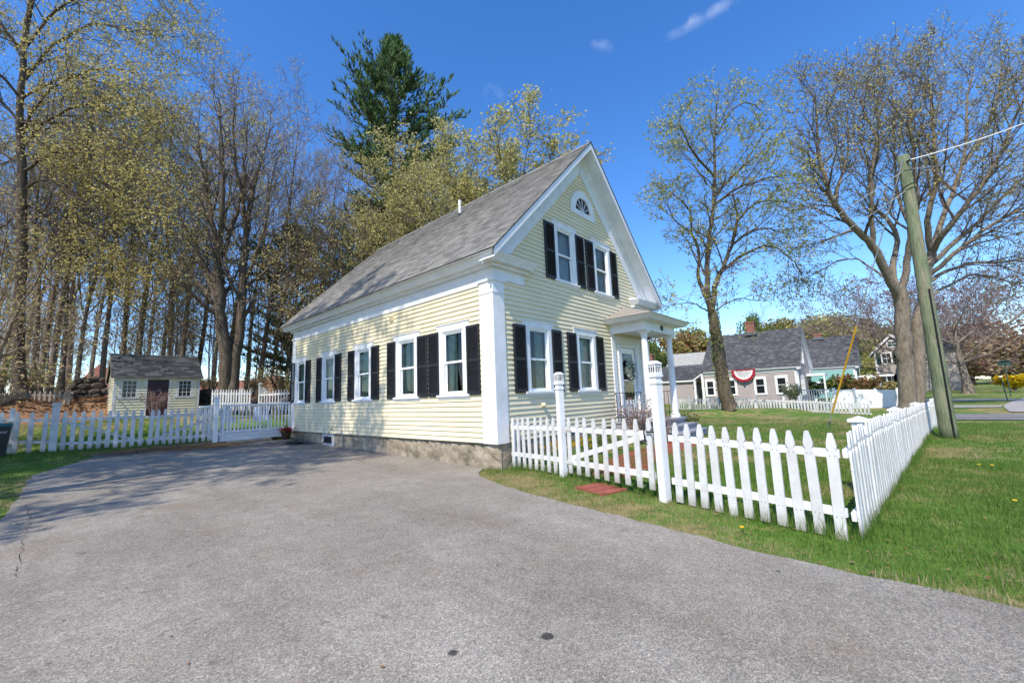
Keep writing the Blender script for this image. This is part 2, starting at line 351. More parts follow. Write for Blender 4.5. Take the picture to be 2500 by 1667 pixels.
def polemat():
    t = NT('green_treated_pole_wood'); v = t.coord('Object', (1, 1, .12))
    n = t.noise(v, 22, 6, .75); m = t.noise(t.coord('Object', (1, 1, .35)), 2.5, 5, .6)
    col = t.ramp(m, [(.3, lin('#5f6b52')), (.5, lin('#788065')), (.68, lin('#8f8470'))])
    col = t.mix(1.0, col, t.ramp(n, [(.3, (.5, .5, .5)), (.55, (1, 1, 1)), (.8, (1.2, 1.2, 1.2))]), 'MULTIPLY')
    return t.finish(col, .9, n, .02, 1, 0, .2)
MT['pole'] = polemat()

# ------------------------------------------------------------------ objects
def tag(o, label=None, cat=None, group=None, kind=None):
    if label: o['label'] = label
    if cat: o['category'] = cat
    if group: o['group'] = group
    if kind: o['kind'] = kind
    return o
WL = {}
def thing(name, loc, label, cat, group=None):
    o = bpy.data.objects.new(name, None); C.objects.link(o); o.location = loc; o.empty_display_size = .2
    WL[o.name] = Vector(loc); return tag(o, label, cat, group)
class MB:
    def __init__(s): s.v = []; s.f = []; s.m = []
    def add(s, vs, fs, mi=0):
        k = len(s.v); s.v += [tuple(x) for x in vs]; s.f += [tuple(i + k for i in f) for f in fs]; s.m += [mi] * len(fs)
    def hexa(s, p, mi=0):  # 8 points: bottom 4 ccw, top 4
        s.add(p, [(3, 2, 1, 0), (4, 5, 6, 7), (0, 1, 5, 4), (1, 2, 6, 5), (2, 3, 7, 6), (3, 0, 4, 7)], mi)
    def box(s, a, b, mi=0):
        x0, x1 = sorted((a[0], b[0])); y0, y1 = sorted((a[1], b[1])); z0, z1 = sorted((a[2], b[2]))
        s.hexa([(x0, y0, z0), (x1, y0, z0), (x1, y1, z0), (x0, y1, z0), (x0, y0, z1), (x1, y0, z1), (x1, y1, z1), (x0, y1, z1)], mi)
    def bar(s, p, q, w, h, up=(0, 0, 1), mi=0):
        p = Vector(p); q = Vector(q); d = (q - p).normalized(); u = Vector(up); a = d.cross(u)
        if a.length < 1e-4: a = d.cross(Vector((1, 0, 0)))
        a = a.normalized() * w / 2; b = a.cross(d).normalized() * h / 2
        s.hexa([p - a - b, p + a - b, q + a - b, q - a - b, p - a + b, p + a + b, q + a + b, q - a + b], mi)
    def tube(s, pts, rad, n=8, mi=0, cap=True):
        pts = [Vector(p) for p in pts]; k = len(s.v); prev = None
        for i, p in enumerate(pts):
            d = (pts[min(i + 1, len(pts) - 1)] - pts[max(i - 1, 0)])
            d = d.normalized() if d.length > 1e-9 else Vector((0, 0, 1))
            if prev is None:
                a = d.cross(Vector((.3, .9, .1))); a = a.normalized()
            else:
                a = prev - d * prev.dot(d); a = a.normalized() if a.length > 1e-6 else d.orthogonal().normalized()
            prev = a; b = d.cross(a); r = rad[i] if isinstance(rad, (list, tuple)) else rad
            for j in range(n):
                t = 2 * math.pi * j / n; q = p + a * (r * math.cos(t)) + b * (r * math.sin(t)); s.v.append((q.x, q.y, q.z))
        for i in range(len(pts) - 1):
            for j in range(n):
                s.f.append((k + i * n + j, k + i * n + (j + 1) % n, k + (i + 1) * n + (j + 1) % n, k + (i + 1) * n + j)); s.m.append(mi)
        if cap:
            s.f.append(tuple(k + j for j in reversed(range(n)))); s.m.append(mi)
            s.f.append(tuple(k + (len(pts) - 1) * n + j for j in range(n))); s.m.append(mi)
    def lathe(s, c, prof, n=20, mi=0):
        k = len(s.v)
        for r, z in prof:
            for j in range(n):
                t = 2 * math.pi * j / n; s.v.append((c[0] + r * math.cos(t), c[1] + r * math.sin(t), c[2] + z))
        for i in range(len(prof) - 1):
            for j in range(n):
                s.f.append((k + i * n + j, k + i * n + (j + 1) % n, k + (i + 1) * n + (j + 1) % n, k + (i + 1) * n + j)); s.m.append(mi)
        s.f.append(tuple(k + j for j in reversed(range(n)))); s.m.append(mi)
        s.f.append(tuple(k + (len(prof) - 1) * n + j for j in range(n))); s.m.append(mi)
    def prism(s, poly, ext, mi=0):  # poly: 3D points, ext: vector
        n = len(poly); e = Vector(ext); a = [Vector(p) for p in poly]
        s.add(a + [p + e for p in a], [tuple(range(n)), tuple(reversed(range(n, 2 * n)))] + [(i, i + n, (i + 1) % n + n, (i + 1) % n) for i in range(n)], mi)
    def leafq(s, p, size, mi=0):
        a = Vector((random.gauss(0, 1), random.gauss(0, 1), random.gauss(0, 1))).normalized()
        b = a.orthogonal().normalized(); t = random.random() * 6.28; c = a.cross(b); b = b * math.cos(t) + c * math.sin(t); c = a.cross(b)
        b *= size * .5; c *= size * .8
        k = len(s.v)
        for q in (p - c, p + b, p + c, p - b): s.v.append((q.x, q.y, q.z))
        s.f.append((k, k + 1, k + 2, k + 3)); s.m.append(mi)
    def build(s, name, mats, parent=None, smooth=False, loc=None):
        if not isinstance(mats, (list, tuple)): mats = [mats]
        off = Vector((0, 0, 0))
        if parent is not None: off = WL.get(parent.name, Vector((0, 0, 0)))
        if loc is not None: off = Vector(loc)
        me = bpy.data.meshes.new(name)
        o3 = np.array(s.v, dtype=np.float64) - np.array(off)
        me.from_pydata(o3.tolist(), [], s.f)
        for m in mats: me.materials.append(m)
        me.polygons.foreach_set('material_index', s.m)
        if smooth: me.polygons.foreach_set('use_smooth', [True] * len(s.f))
        me.update()
        o = bpy.data.objects.new(name, me); C.objects.link(o)
        if parent is not None:
            o.parent = parent; WL[o.name] = off
            if loc is not None: o.location = off - WL.get(parent.name, Vector((0, 0, 0)))
        else:
            o.location = off; WL[o.name] = off
        return o
def kids(o): return [c for c in bpy.data.objects if c.parent == o]
def copy_tree(o, parent=None, ch=None):
    c = o.copy(); C.objects.link(c); c.parent = parent
    for k in o.children: copy_tree(k, c)
    return c

def fsheet(name, outline, dz, mat, step=.5, label=None, kind='structure', wob=0):
    pts = [Vector(p) for p in outline]
    # refine the outline
    ref = []
    for i in range(len(pts)):
        a = pts[i]; b = pts[(i + 1) % len(pts)]; n = max(1, int((b - a).length / (step * .5)))
        for j in range(n):
            q = a.lerp(b, j / n)
            if wob: q = q + Vector((random.uniform(-wob, wob), random.uniform(-wob, wob)))
            ref.append(q)
    xs = [p.x for p in pts]; ys = [p.y for p in pts]; P = list(ref)
    def inside(x, y):
        r = False; j = len(pts) - 1
        for i in range(len(pts)):
            if (pts[i].y > y) != (pts[j].y > y) and x < (pts[j].x - pts[i].x) * (y - pts[i].y) / (pts[j].y - pts[i].y) + pts[i].x: r = not r
            j = i
        return r
    x = min(xs) + step * .37
    while x < max(xs):
        y = min(ys) + step * .41
        while y < max(ys):
            if inside(x, y): P.append(Vector((x, y)))
            y += step
        x += step
    v, e, f, *_ = delaunay_2d_cdt(P, [(i, (i + 1) % len(ref)) for i in range(len(ref))], [], 1, 1e-4)
    m = MB(); z = hgtA([p.x for p in v], [p.y for p in v])
    m.add([(p.x, p.y, z[i] + dz) for i, p in enumerate(v)], [tuple(q) for q in f])
    o = m.build(name, mat, None, True); tag(o, label, kind=kind); return o

# ------------------------------------------------------------------ SETTING: ground, driveway, walks
def axis_coords(lo, hi, dl, dh, step, far):
    a = list(np.arange(dl, dh, step)); s = step; x = dh
    while x < hi: a.append(x); s = min(s * 1.18, far); x += s
    a.append(hi); s = step; x = dl - step
    while x > lo: a.insert(0, x); s = min(s * 1.18, far); x -= s
    a.insert(0, lo); return a
gx = axis_coords(-900, 1500, -14, 22, .45, 60); gy = axis_coords(-1200, 1200, -14, 28, .45, 60)
X, Y = np.meshgrid(gx, gy, indexing='ij'); Z = hgtA(X, Y).reshape(X.shape)
verts = np.stack([X, Y, Z], -1).reshape(-1, 3); ny = len(gy)
g = MB(); g.v = [tuple(p) for p in verts.tolist()]
g.f = [(i * ny + j, (i + 1) * ny + j, (i + 1) * ny + j + 1, i * ny + j + 1) for i in range(len(gx) - 1) for j in range(ny - 1)]; g.m = [0] * len(g.f)
tag(g.build('ground', MT['ground'], None, True), kind='structure')

farL = ong(236, 1113); farM = ong(480, 1095); farR = ong(560, 1088); farH = ong(680, 1079)
DRV = [(-16, -16), (-2.9, -16), (-2.5, -9), (-2.41, -7.15), (-2.35, -6.78), (-2.3, -6.32), (-2.18, -5.56), (-1.98, -4.47), (-1.76, -3.18), (-1.6, -2.3), (-1.39, -1.48), (-.85, -.35), (-.45, .2), (.06, .5), (.06, 12.0),
       (farH.x, farH.y), (farR.x, farR.y), (farM.x, farM.y), (farL.x, farL.y), (-7.0, 7.3), (-7.2, 2.93), (-7.6, -2), (-9, -5), (-16, -7)]
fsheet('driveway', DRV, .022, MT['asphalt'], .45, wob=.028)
# crack in the asphalt
def crackmesh():
    m = MB(); pts = [(62, 1235), (75, 1260), (68, 1290), (55, 1330), (50, 1365), (42, 1400), (45, 1420)]
    q = []
    for i in range(len(pts) - 1):
        for j in range(6):
            k = j / 6; q.append((pts[i][0] * (1 - k) + pts[i + 1][0] * k + random.uniform(-7, 7), pts[i][1] * (1 - k) + pts[i + 1][1] * k))
    w = [ong(*p) for p in q]
    for a, b in zip(w[:-1], w[1:]):
        ww = random.uniform(.001, .0035)
        m.add([(a.x - ww, a.y, a.z + .027), (a.x + ww, a.y, a.z + .027), (b.x + ww, b.y, b.z + .027), (b.x - ww, b.y, b.z + .027)], [(0, 1, 2, 3)])
    return m
tag(crackmesh().build('driveway_crack', MT['crack']), kind='structure')
# strips across the neighbours' frontage (drive, walks, road)
def strip(name, pts, dz, mat, step=1.2): return fsheet(name, pts, dz, mat, step)
strip('side_drive', [(18.4, -7.6), (22.7, -7.6), (22.9, -11), (23.4, -20), (18.9, -20), (18.5, -11)], .03, MT['asphalt2'])
strip('near_pavement', [(29.3, -8.6), (32.6, -8.6), (32.0, -11.7), (29.4, -11.3)], .03, MT['concrete'])
strip('far_pavement', [(41.5, -8.8), (46.5, -8.8), (43, -14), (40.2, -13.3)], .03, MT['concrete'])
strip('road', [(24.4, -10.9), (29.2, -11.36), (33, -11.9), (40, -13.4), (47, -15), (60, -19), (90, -30), (90, -60), (23.6, -20)], .034, MT['pinkconc'])
# wood chips / leaf debris bed along the fence is a ground strip too
MT['mulch'] = simple('wood_chip_mulch', '#a8845f', '#6e5238', 30, .95, .02, 60, kind='World', lo=.3, hi=.7)
mq = [ong(*q) for q in ((170, 1110), (360, 1091), (545, 1077), (700, 1070), (712, 1076), (560, 1089), (482, 1096), (360, 1106), (236, 1115))]
fsheet('mulch_strip', [(p.x, p.y) for p in mq], .012, MT['mulch'], .4, wob=.03)

# ------------------------------------------------------------------ MAIN HOUSE
HL, HW = 12.04, 8.38
RX = HW / 2; RZ = 9.04; EZ = 4.40; OV = .52; OE = .44
SL = (RZ - EZ) / (RX + OE)
def roofz(x): return RZ - SL * abs(x - RX)
house = thing('yellow_house', (RX, HL / 2, -.5), 'pale yellow clapboard house with steep grey gable roof, black shutters and a small columned porch', 'house')

def SF(u, o, z): return (-o, u, z)      # side wall: plane x=0, outward -x
def FF(u, o, z): return (u, -o, z)      # front wall: plane y=0, outward -y
SIDEW = [(1.47, 1.036, 2.986), (3.54, 1.036, 2.986), (6.05, 1.036, 2.986), (8.6, 1.036, 2.986), (11.2, 1.036, 2.986)]
FRONTW = [(1.632, 1.036, 2.986), (3.937, 1.036, 2.986), (3.107, 4.186, 6.108), (5.245, 4.186, 6.108)]
def clap(m, Fn, z0, z1, ufun, holes, expo=.1215, proud=.036, base=.004):
    z = z0
    while z < z1 - 1e-3:
        zt = min(z + expo, z1)
        lo0, hi0 = ufun(z); lo1, hi1 = ufun(zt)
        segs = [(lo0, hi0, lo1, hi1)]
        for (a, b, c, d) in holes:
            if zt > c and z < d:
                ns = []
                for (p, q, r, s) in segs:
                    if b <= p or a >= q: ns.append((p, q, r, s)); continue
                    if a > p: ns.append((p, a, r, a))
                    if b < q: ns.append((b, q, b, s))
                segs = ns
        for (p, q, r, s) in segs:
            if s - r < .005 and q - p < .005: continue
            # long boards split with tiny colour-neutral joints
            m.add([Fn(p, proud, z), Fn(q, proud, z), Fn(s, base, zt + .012), Fn(r, base, zt + .012), Fn(p, 0, z), Fn(q, 0, z)], [(0, 1, 2, 3), (4, 5, 1, 0)])
        z += expo
HO = .40
holesS = [(u - HO, u + HO, a + .1, b - .2) for u, a, b in SIDEW]
holesF = [(u - HO, u + HO, a + .1, b - .2) for u, a, b in FRONTW] + [(RX - .44, RX + .44, 6.8, 7.2), (6.05, 7.25, .1, 2.62)]
m = MB(); clap(m, SF, 0, 3.76, lambda z: (.40, 11.75), holesS); m.build('side_wall', MT['yellow'], house)
def rin(z):
    if z < 4.6: return (.33, HW - .33)
    k = (8.2 - z) / 1.01; return (RX - k, RX + k) if k > .02 else (RX - .01, RX + .01)
m = MB(); clap(m, FF, 0, 8.15, rin, holesF); m.build('front_wall', MT['yellow'], house)
# plain rear and right walls and inner shell
m = MB()
m.add([(HW, 0, -.3), (HW, HL, -.3), (HW, HL, roofz(HW) - .25), (HW, 0, roofz(HW) - .25)], [(0, 1, 2, 3)])
m.add([(0, HL, -.3), (HW, HL, -.3), (HW, HL, 4.6), (RX, HL, 8.8), (0, HL, 4.6)], [(0, 1, 2, 3, 4)])
m.build('rear_wall', MT['yellow'], house)

# foundation blocks: rough granite
def rough_block(m, a, b, nx, amp, face='x'):
    # a front face grid in plane x (side) or y (front)
    (x0, y0, z0), (x1, y1, z1) = a, b
    n = nx; k = max(3, int(n * (z1 - z0) / max(abs(y1 - y0), abs(x1 - x0), .01)) + 2); V = []; Fc = []
    for i in range(n + 1):
        for j in range(k + 1):
            s = i / n; t = j / k; e = 0 if (i in (0, n) or j in (0, k)) else random.uniform(0, amp)
            if face == 'x': V.append((x0 - e, y0 + (y1 - y0) * s, z0 + (z1 - z0) * t))
            else: V.append((x0 + (x1 - x0) * s, y0 - e, z0 + (z1 - z0) * t))
    for i in range(n):
        for j in range(k):
            q = i * (k + 1) + j; Fc.append((q, q + 1, q + k + 2, q + k + 1))
    m.add(V, Fc)
m = MB()
m.box((.10, .05, -1), (.5, 8.2, -.004)); m.box((.10, 9.25, -1), (.5, 12.0, -.004)); m.box((.5, .10, -1), (8.3, .5, -.004))
for y0, y1, am in ((-.02, 4.58, .10), (4.62, 8.22, .06), (9.24, 12.0, .06)): rough_block(m, (.09, y0, -1.0), (.09, y1, -.006), int((y1 - y0) * 12), am)
rough_block(m, (.07, -.0, -1.0), (8.3, 0.0, -.006), 60, .03, 'y')
m.build('foundation', MT['granite'], house, True)
m = MB(); m.box((.04, 8.24, -.52), (.12, 9.22, -.02)); m.build('basement_vent', MT['white_worn'], house)
m = MB(); m.box((.02, 8.42, -.36), (.06, 9.0, -.14)); m.build('vent_opening', MT['binblack'], house)

# corner pilasters
def pilaster(x0, x1, y0, y1, name='corner_pilaster'):
    m = MB(); m.box((x0, y0, -.012), (x1, y1, 3.80)); m.box((x0 - .014, y0 - .014, 3.50), (x1 + .014, y1 + .014, 3.535)); m.box((x0 - .035, y0 - .035, 3.79), (x1 + .03, y1 + .03, 3.845))
    return m.build(name, MT['white'], house)
pilaster(-.045, .345, -.045, .42); pilaster(-.045, .3, 11.72, 12.08); pilaster(8.05, 8.42, -.045, .3)
# frieze + boxed cornice, wraps round the corner as a return
def cornice():
    m = MB()
    m.box((-.05, -.05, 3.846), (-.0, HL, 4.115)); m.box((-.0, -.05, 3.846), (1.13, -.0, 4.115))
    m.box((-.048, .43, 3.745), (-.002, 11.71, 3.846))
    o1 = m.build('frieze_board', MT['trim'], house)
    m = MB()
    def ring(o, z0, z1, xe): 
        m.prism([(-o, -o, z0), (-.051, -o, z0), (-.051, HL + o - .1, z0), (-o, HL + o - .1, z0)], (0, 0, z1 - z0))
        m.box((-.051, -o, z0), (xe, -.002, z1))
    ring(.16, 4.115, 4.19, 1.18)
    # crown: slanted outward
    def crown(z0, z1, o0, o1, xe):
        L = HL + .4
        m.add([(-o0, -o0, z0), (-o0, L, z0), (-o1, L, z1), (-o1, -o1, z1)], [(0, 1, 2, 3)])
        m.add([(-o0, -o0, z0), (xe, -o0, z0), (xe + (o1 - o0), -o1, z1), (-o1, -o1, z1)], [(0, 1, 2, 3)])
        m.add([(xe, -o0, z0), (xe, 0, z0), (xe + (o1 - o0), 0, z1), (xe + (o1 - o0), -o1, z1)], [(0, 1, 2, 3)])
    m.add([(-.16, -.16, 4.19), (-.16, HL + .4, 4.19), (-.30, HL + .4, 4.19), (-.30, -.30, 4.19), (1.2, -.16, 4.19), (1.2, -.30, 4.19)], [(0, 1, 2, 3), (0, 4, 5, 3)])
    crown(4.19, 4.225, .30, .31, 1.19); crown(4.225, 4.37, .31, .415, 1.2)
    # sloped cap of the return
    m.add([(-.415, -.415, 4.37), (1.305, -.415, 4.37), (1.305, 0, 4.46), (-.415, 0, 4.46)], [(0, 1, 2, 3)])
    m.add([(1.305, -.415, 4.37), (1.305, 0, 4.37), (1.305, 0, 4.46)], [(0, 1, 2)])
    m.build('eave_cornice', MT['trim'], house)
    # right-hand return
    m = MB(); xr = HW
    m.box((xr - 1.13, -.05, 3.846), (xr + .05, -.0, 4.115)); m.box((xr - 1.18, -.16, 4.115), (xr + .16, -.002, 4.19)); m.box((xr, -.05, 3.846), (xr + .05, HL, 4.115))
    a = xr - 1.19; b = xr + .30
    m.add([(a, -.30, 4.19), (b, -.30, 4.19), (b + .11, -.415, 4.37), (a - .11, -.415, 4.37), (a, 0, 4.19), (a - .11, 0, 4.37), (b, HL, 4.19), (b + .11, HL, 4.37)], [(0, 1, 2, 3), (4, 0, 3, 5), (1, 6, 7, 2), (0, 4, 6, 1)])
    m.add([(a - .11, -.415, 4.37), (b + .11, -.415, 4.37), (b + .11, 0, 4.46), (a - .11, 0, 4.46), (a - .11, 0, 4.37)], [(0, 1, 2, 3), (0, 3, 4)])
    m.build('cornice_return', MT['trim'], house)
cornice()
# rakes
def rakes():
    for s, nm in ((-1, 'rake_board'), (1, 'rake_board')):
        def pt(d, y, dz): x = RX + s * d; return (x, y, RZ - SL * d + dz)
        D = RX + OE
        m = MB()
        m.add([pt(0, -OV, -.03), pt(D, -OV, -.03), pt(D, -OV, -.24), pt(0, -OV, -.24)], [(0, 1, 2, 3)])            # fascia
        m.add([pt(0, -OV + .04, -.24), pt(D, -OV + .04, -.24), pt(D, 0, -.24), pt(0, 0, -.24)], [(0, 1, 2, 3)])         # soffit
        m.add([pt(0, -OV, -.24), pt(D, -OV, -.24), pt(D, -OV + .04, -.24), pt(0, -OV + .04, -.24)], [(0, 1, 2, 3)])
        m.add([pt(0, -.12, -.24), pt(D, -.12, -.24), pt(D, -.12, -.34), pt(0, -.12, -.34), pt(D, -.045, -.40), pt(0, -.045, -.40)], [(0, 1, 2, 3), (3, 2, 4, 5)])  # bed mould
        dl = (8.2 - 4.46) / 1.01
        m.add([pt(0, -.045, -.40), pt(D - .2, -.045, -.40), (RX + s * (dl), -.045, 4.44), (RX, -.045, 8.17)], [(0, 1, 2, 3)])  # frieze on the wall
        m.add([(RX + s * dl, -.045, 4.44), (RX, -.045, 8.17), (RX, 0, 8.17), (RX + s * dl, 0, 4.44)], [(0, 1, 2, 3)])
        m.build(nm, MT['trim'], house)
rakes()
def main_roof():
    m = MB(); n = 47; Y0, Y1 = -OV - .02, HL + .46; L = RX + OE + .03
    th = .018
    for s in (-1, 1):
        for i in range(n):
            d0 = L * i / n; d1 = L * (i + 1) / n  # from the ridge down
            za = RZ - SL * d0; zb = RZ - SL * d1
            # upper edge tucked, lower edge raised
            xa = RX + s * d0; xb = RX + s * d1; k = .7 * th
            # jagged tabs broken along the length by vertex jitter
            ys = [Y0 + (Y1 - Y0) * j / 14 for j in range(15)]
            V = []; 
            for y in ys:
                j = random.uniform(-.003, .003)
                V += [(xa, y, za), (xb + s * k, y, zb + k + j), (xb, y, zb)]
            Fc = []
            for q in range(14):
                a = q * 3; b = a + 3
                Fc += [(a, a + 1, b + 1, b), (a + 1, a + 2, b + 2, b + 1)]
            m.add(V, Fc)
    # thickness
    for s in (-1, 1):
        for y in (Y0 + .01,):
            m.add([(RX, y, RZ - .005), (RX + s * L, y, RZ - SL * L - .005), (RX + s * L, y, RZ - SL * L - .03), (RX, y, RZ - .03)], [(0, 1, 2, 3)], 1)
        m.add([(RX + s * L, Y0, RZ - SL * L), (RX + s * L, Y1, RZ - SL * L), (RX + s * (L - .01), Y1, RZ - SL * L - .03), (RX + s * (L - .01), Y0, RZ - SL * L - .03)], [(0, 1, 2, 3)], 1)
        m.add([(RX, Y0 + .02, RZ - .035), (RX + s * L, Y0 + .02, RZ - SL * L - .035), (RX + s * L, Y1, RZ - SL * L - .035), (RX, Y1, RZ - .035)], [(0, 1, 2, 3)], 2)
    # ridge cap
    for j in range(64):
        y0 = Y0 + (Y1 - Y0) * j / 64; y1 = y0 + (Y1 - Y0) / 64 + .02
        for s in (-1, 1): m.add([(RX, y0, RZ + .028), (RX, y1, RZ + .018), (RX + s * .15, y1, RZ - .15 * SL + .014), (RX + s * .15, y0, RZ - .15 * SL + .026)], [(0, 1, 2, 3)])
    r = m.build('roof', [MT['shingle'], MT['drip'], MT['trim']], house)
    m = MB(); px, py = 3.16, 4.71; z = roofz(px)
    m.tube([(px, py, z - .15), (px, py, z + .6)], .055, 14); m.build('vent_pipe', MT['pvc'], r)
    m = MB(); m.tube([(px, py, z - .1), (px, py, z + .06)], .075, 14); m.build('pipe_boot', MT['drip'], r)
main_roof()

# windows -----------------------------------------------------------
_shut = {}
def shutter_mesh(h, mat='black'):
    key = (round(h, 3), mat)
    if key in _shut: return _shut[key]
    m = MB(); w = .46; t = .035
    m.box((0, 0, 0), (.055, t, h)); m.box((w - .055, 0, 0), (w, t, h))
    rails = (0, h * .52, h - .07)
    for z, hh in ((0, .10), (h * .47, .07), (h - .075, .075)): m.box((.055, .002, z), (w - .055, t - .002, z + hh))
    def sl(z0, z1):
        n = int((z1 - z0) / .038)
        for i in range(n):
            z = z0 + (i + .5) * (z1 - z0) / n
            m.add([(.055, .004, z - .015), (w - .055, .004, z - .015), (w - .055, .03, z + .014), (.055, .03, z + .014), (.055, .008, z - .020), (w - .055, .008, z - .020)], [(0, 1, 2, 3), (4, 5, 1, 0)])
    sl(.10, h * .47); sl(h * .47 + .07, h - .075)
    m.box((.05, .028, .05), (w - .05, .033, h - .05))
    me = m.build('shutter_proto', MT[mat]); d = me.data; C.objects.unlink(me); bpy.data.objects.remove(me); _shut[key] = d; return d
def add_shutter(parent, front, u, z, h, mat='black', lo=0):
    o = bpy.data.objects.new('shutter', shutter_mesh(h, mat)); C.objects.link(o); o.parent = parent
    base = WL[parent.name]
    if front: o.location = Vector((u, -.065 + lo, z)) - base
    else:
        o.rotation_euler = (0, 0, R(-90)); o.location = Vector((-.065, u + .46, z)) - base
    return o
def window(front, u, z0, z1, curtain='curtain', part=.5, shut=(1, 1)):
    Fn = FF if front else SF
    def bx(m, a, b, mi=0):
        p = Fn(*a); q = Fn(*b); m.box(p, q, mi)
    gr = thing('window', Fn(u, 0, z0), None, None); gr.parent = house; gr.location = Vector(Fn(u, 0, z0)) - WL[house.name]
    for k in ('label', 'category'):
        if k in gr: del gr[k]
    W = .645; c0, c1 = .545, .40   # head half width, casing outer, inner
    m = MB()
    bx(m, (u - c0, 0, z0 + .11), (u - c1, .048, z1 - .2)); bx(m, (u + c1, 0, z0 + .11), (u + c0, .048, z1 - .2))
    m.build('casing', MT['white'], gr)
    m = MB(); bx(m, (u - W, 0, z1 - .2), (u + W, .052, z1 - .02)); bx(m, (u - W - .02, 0, z1 - .022), (u + W + .02, .075, z1)); m.build('window_head', MT['white'], gr)
    m = MB(); bx(m, (u - W + .04, 0, z0), (u + W - .04, .045, z0 + .062)); bx(m, (u - W + .015, 0, z0 + .06), (u + W - .015, .09, z0 + .112)); m.build('sill', MT['white'], gr)
    # jamb reveals
    a, b = z0 + .112, z1 - .2; mid = (a + b) / 2
    m = MB(); d = -.09
    bx(m, (u - c1, .03, a), (u - c1 + .035, d, b)); bx(m, (u + c1 - .035, .03, a), (u + c1, d, b)); bx(m, (u - c1 + .035, .03, b - .035), (u + c1 - .035, d, b)); bx(m, (u - c1 + .035, .025, a), (u + c1 - .035, d, a + .03))
    m.build('window_frame', MT['vinyl'], gr)
    i0 = c1 - .036
    def sash(za, zb, o, name):
        m = MB(); t = .045
        bx(m, (u - i0, o, za), (u - i0 + t, o - .03, zb)); bx(m, (u + i0 - t, o, za), (u + i0, o - .03, zb))
        bx(m, (u - i0 + t, o, zb - t), (u + i0 - t, o - .03, zb)); bx(m, (u - i0 + t, o, za), (u + i0 - t, o - .03, za + t + .01))
        m.build(name, MT['vinyl'], gr)
        m = MB(); p = [Fn(u - i0 + t, o - .015, za + t), Fn(u + i0 - t, o - .015, za + t), Fn(u + i0 - t, o - .015, zb - t), Fn(u - i0 + t, o - .015, zb - t)]
        m.add(p, [(0, 1, 2, 3) if front else (3, 2, 1, 0)]); m.build('window_pane', MT['glass'], gr)
    sash(mid - .02, b - .035, -.0, 'upper_sash'); sash(a + .03, mid + .025, -.035, 'lower_sash')
    # interior alcove
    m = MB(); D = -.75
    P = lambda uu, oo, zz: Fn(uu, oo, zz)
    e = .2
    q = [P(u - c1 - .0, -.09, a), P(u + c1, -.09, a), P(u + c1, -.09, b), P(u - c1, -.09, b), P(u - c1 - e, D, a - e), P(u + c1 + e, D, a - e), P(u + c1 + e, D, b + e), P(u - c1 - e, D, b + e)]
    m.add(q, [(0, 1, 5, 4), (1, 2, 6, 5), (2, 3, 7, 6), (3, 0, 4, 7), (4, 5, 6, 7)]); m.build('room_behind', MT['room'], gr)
    # curtains
    if curtain:
        m = MB(); n = 26
        spans = {'curtain': [(-i0, -i0 + .62 * part), (i0 - .62 * part, i0)], 'curtain_w': [(-i0, i0)], 'curtain_g': [(-i0, i0)], 'left': [(-i0, -i0 + .26)], 'right': [(i0 - .34, i0 - .02)]}
        mm = {'left': 'curtain', 'right': 'curtain'}.get(curtain, curtain)
        for s0, s1 in spans[curtain]:
            V = []
            for i in range(n + 1):
                s = s0 + (s1 - s0) * i / n; o = -.13 - .02 * math.sin(i * 1.9) - .008 * math.sin(i * .7)
                if mm == 'curtain_g': o = -.12
                V += [P(u + s, o, a + .02), P(u + s * (1.0), o, b)]
            m.add(V, [(2 * i, 2 * i + 2, 2 * i + 3, 2 * i + 1) for i in range(n)])
        m.build('curtain', MT[mm], gr, True)
    h = b - a + .06
    if shut[0]: add_shutter(gr, front, u - c0 - .46 - .005, a - .03, h)
    if shut[1]: add_shutter(gr, front, u + c0 + .005, a - .03, h)
    return gr
# side windows: "left/right" here follow +y, i.e. left in the photo is +y
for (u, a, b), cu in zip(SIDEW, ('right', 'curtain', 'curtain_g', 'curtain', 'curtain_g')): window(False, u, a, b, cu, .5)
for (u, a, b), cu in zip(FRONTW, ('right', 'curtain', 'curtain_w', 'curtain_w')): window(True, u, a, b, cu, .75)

# fanlight
def fanlight():
    cx, zb = RX + .06, 6.83; ro, ri = .70, .44
    f = thing('fanlight', (cx, 0, zb), None, None); f.parent = house; f.location = Vector((cx, 0, zb)) - WL[house.name]
    m = MB(); n = 24
    A = [(math.cos(math.pi * i / n), math.sin(math.pi * i / n)) for i in range(n + 1)]
    def P(r, k, o, sy=1.0): return (cx + A[k][0] * r, -o, zb + A[k][1] * r * sy)
    for k in range(n):
        m.hexa([P(ri, k, 0, 1.05), P(ro, k, 0), P(ro, k + 1, 0), P(ri, k + 1, 0, 1.05), P(ri, k, .055, 1.05), P(ro, k, .055), P(ro, k + 1, .055), P(ri, k + 1, .055, 1.05)])
    m.box((cx - ro, 0, zb - .18), (cx + ro, -.056, zb)); m.build('arched_casing', MT['white'], f)
    m = MB(); m.add([(cx, -.01, zb)] + [P(ri + .01, k, .01, 1.05) for k in range(n + 1)], [(0, k + 1, k + 2) for k in range(n)]); m.build('fan_pane', MT['farglass'], f)
    m = MB()
    for k in (4, 8, 12, 16, 20): m.bar((cx + A[k][0] * .05, -.025, zb + A[k][1] * .05), P(ri + .01, k, .025, 1.05), .018, .018, (0, 1, 0))
    for k in range(0, n): m.bar(P(.07, k, .027), P(.07, k + 1, .027), .02, .02, (0, 1, 0))
    m.build('muntin', MT['white'], f)
fanlight()
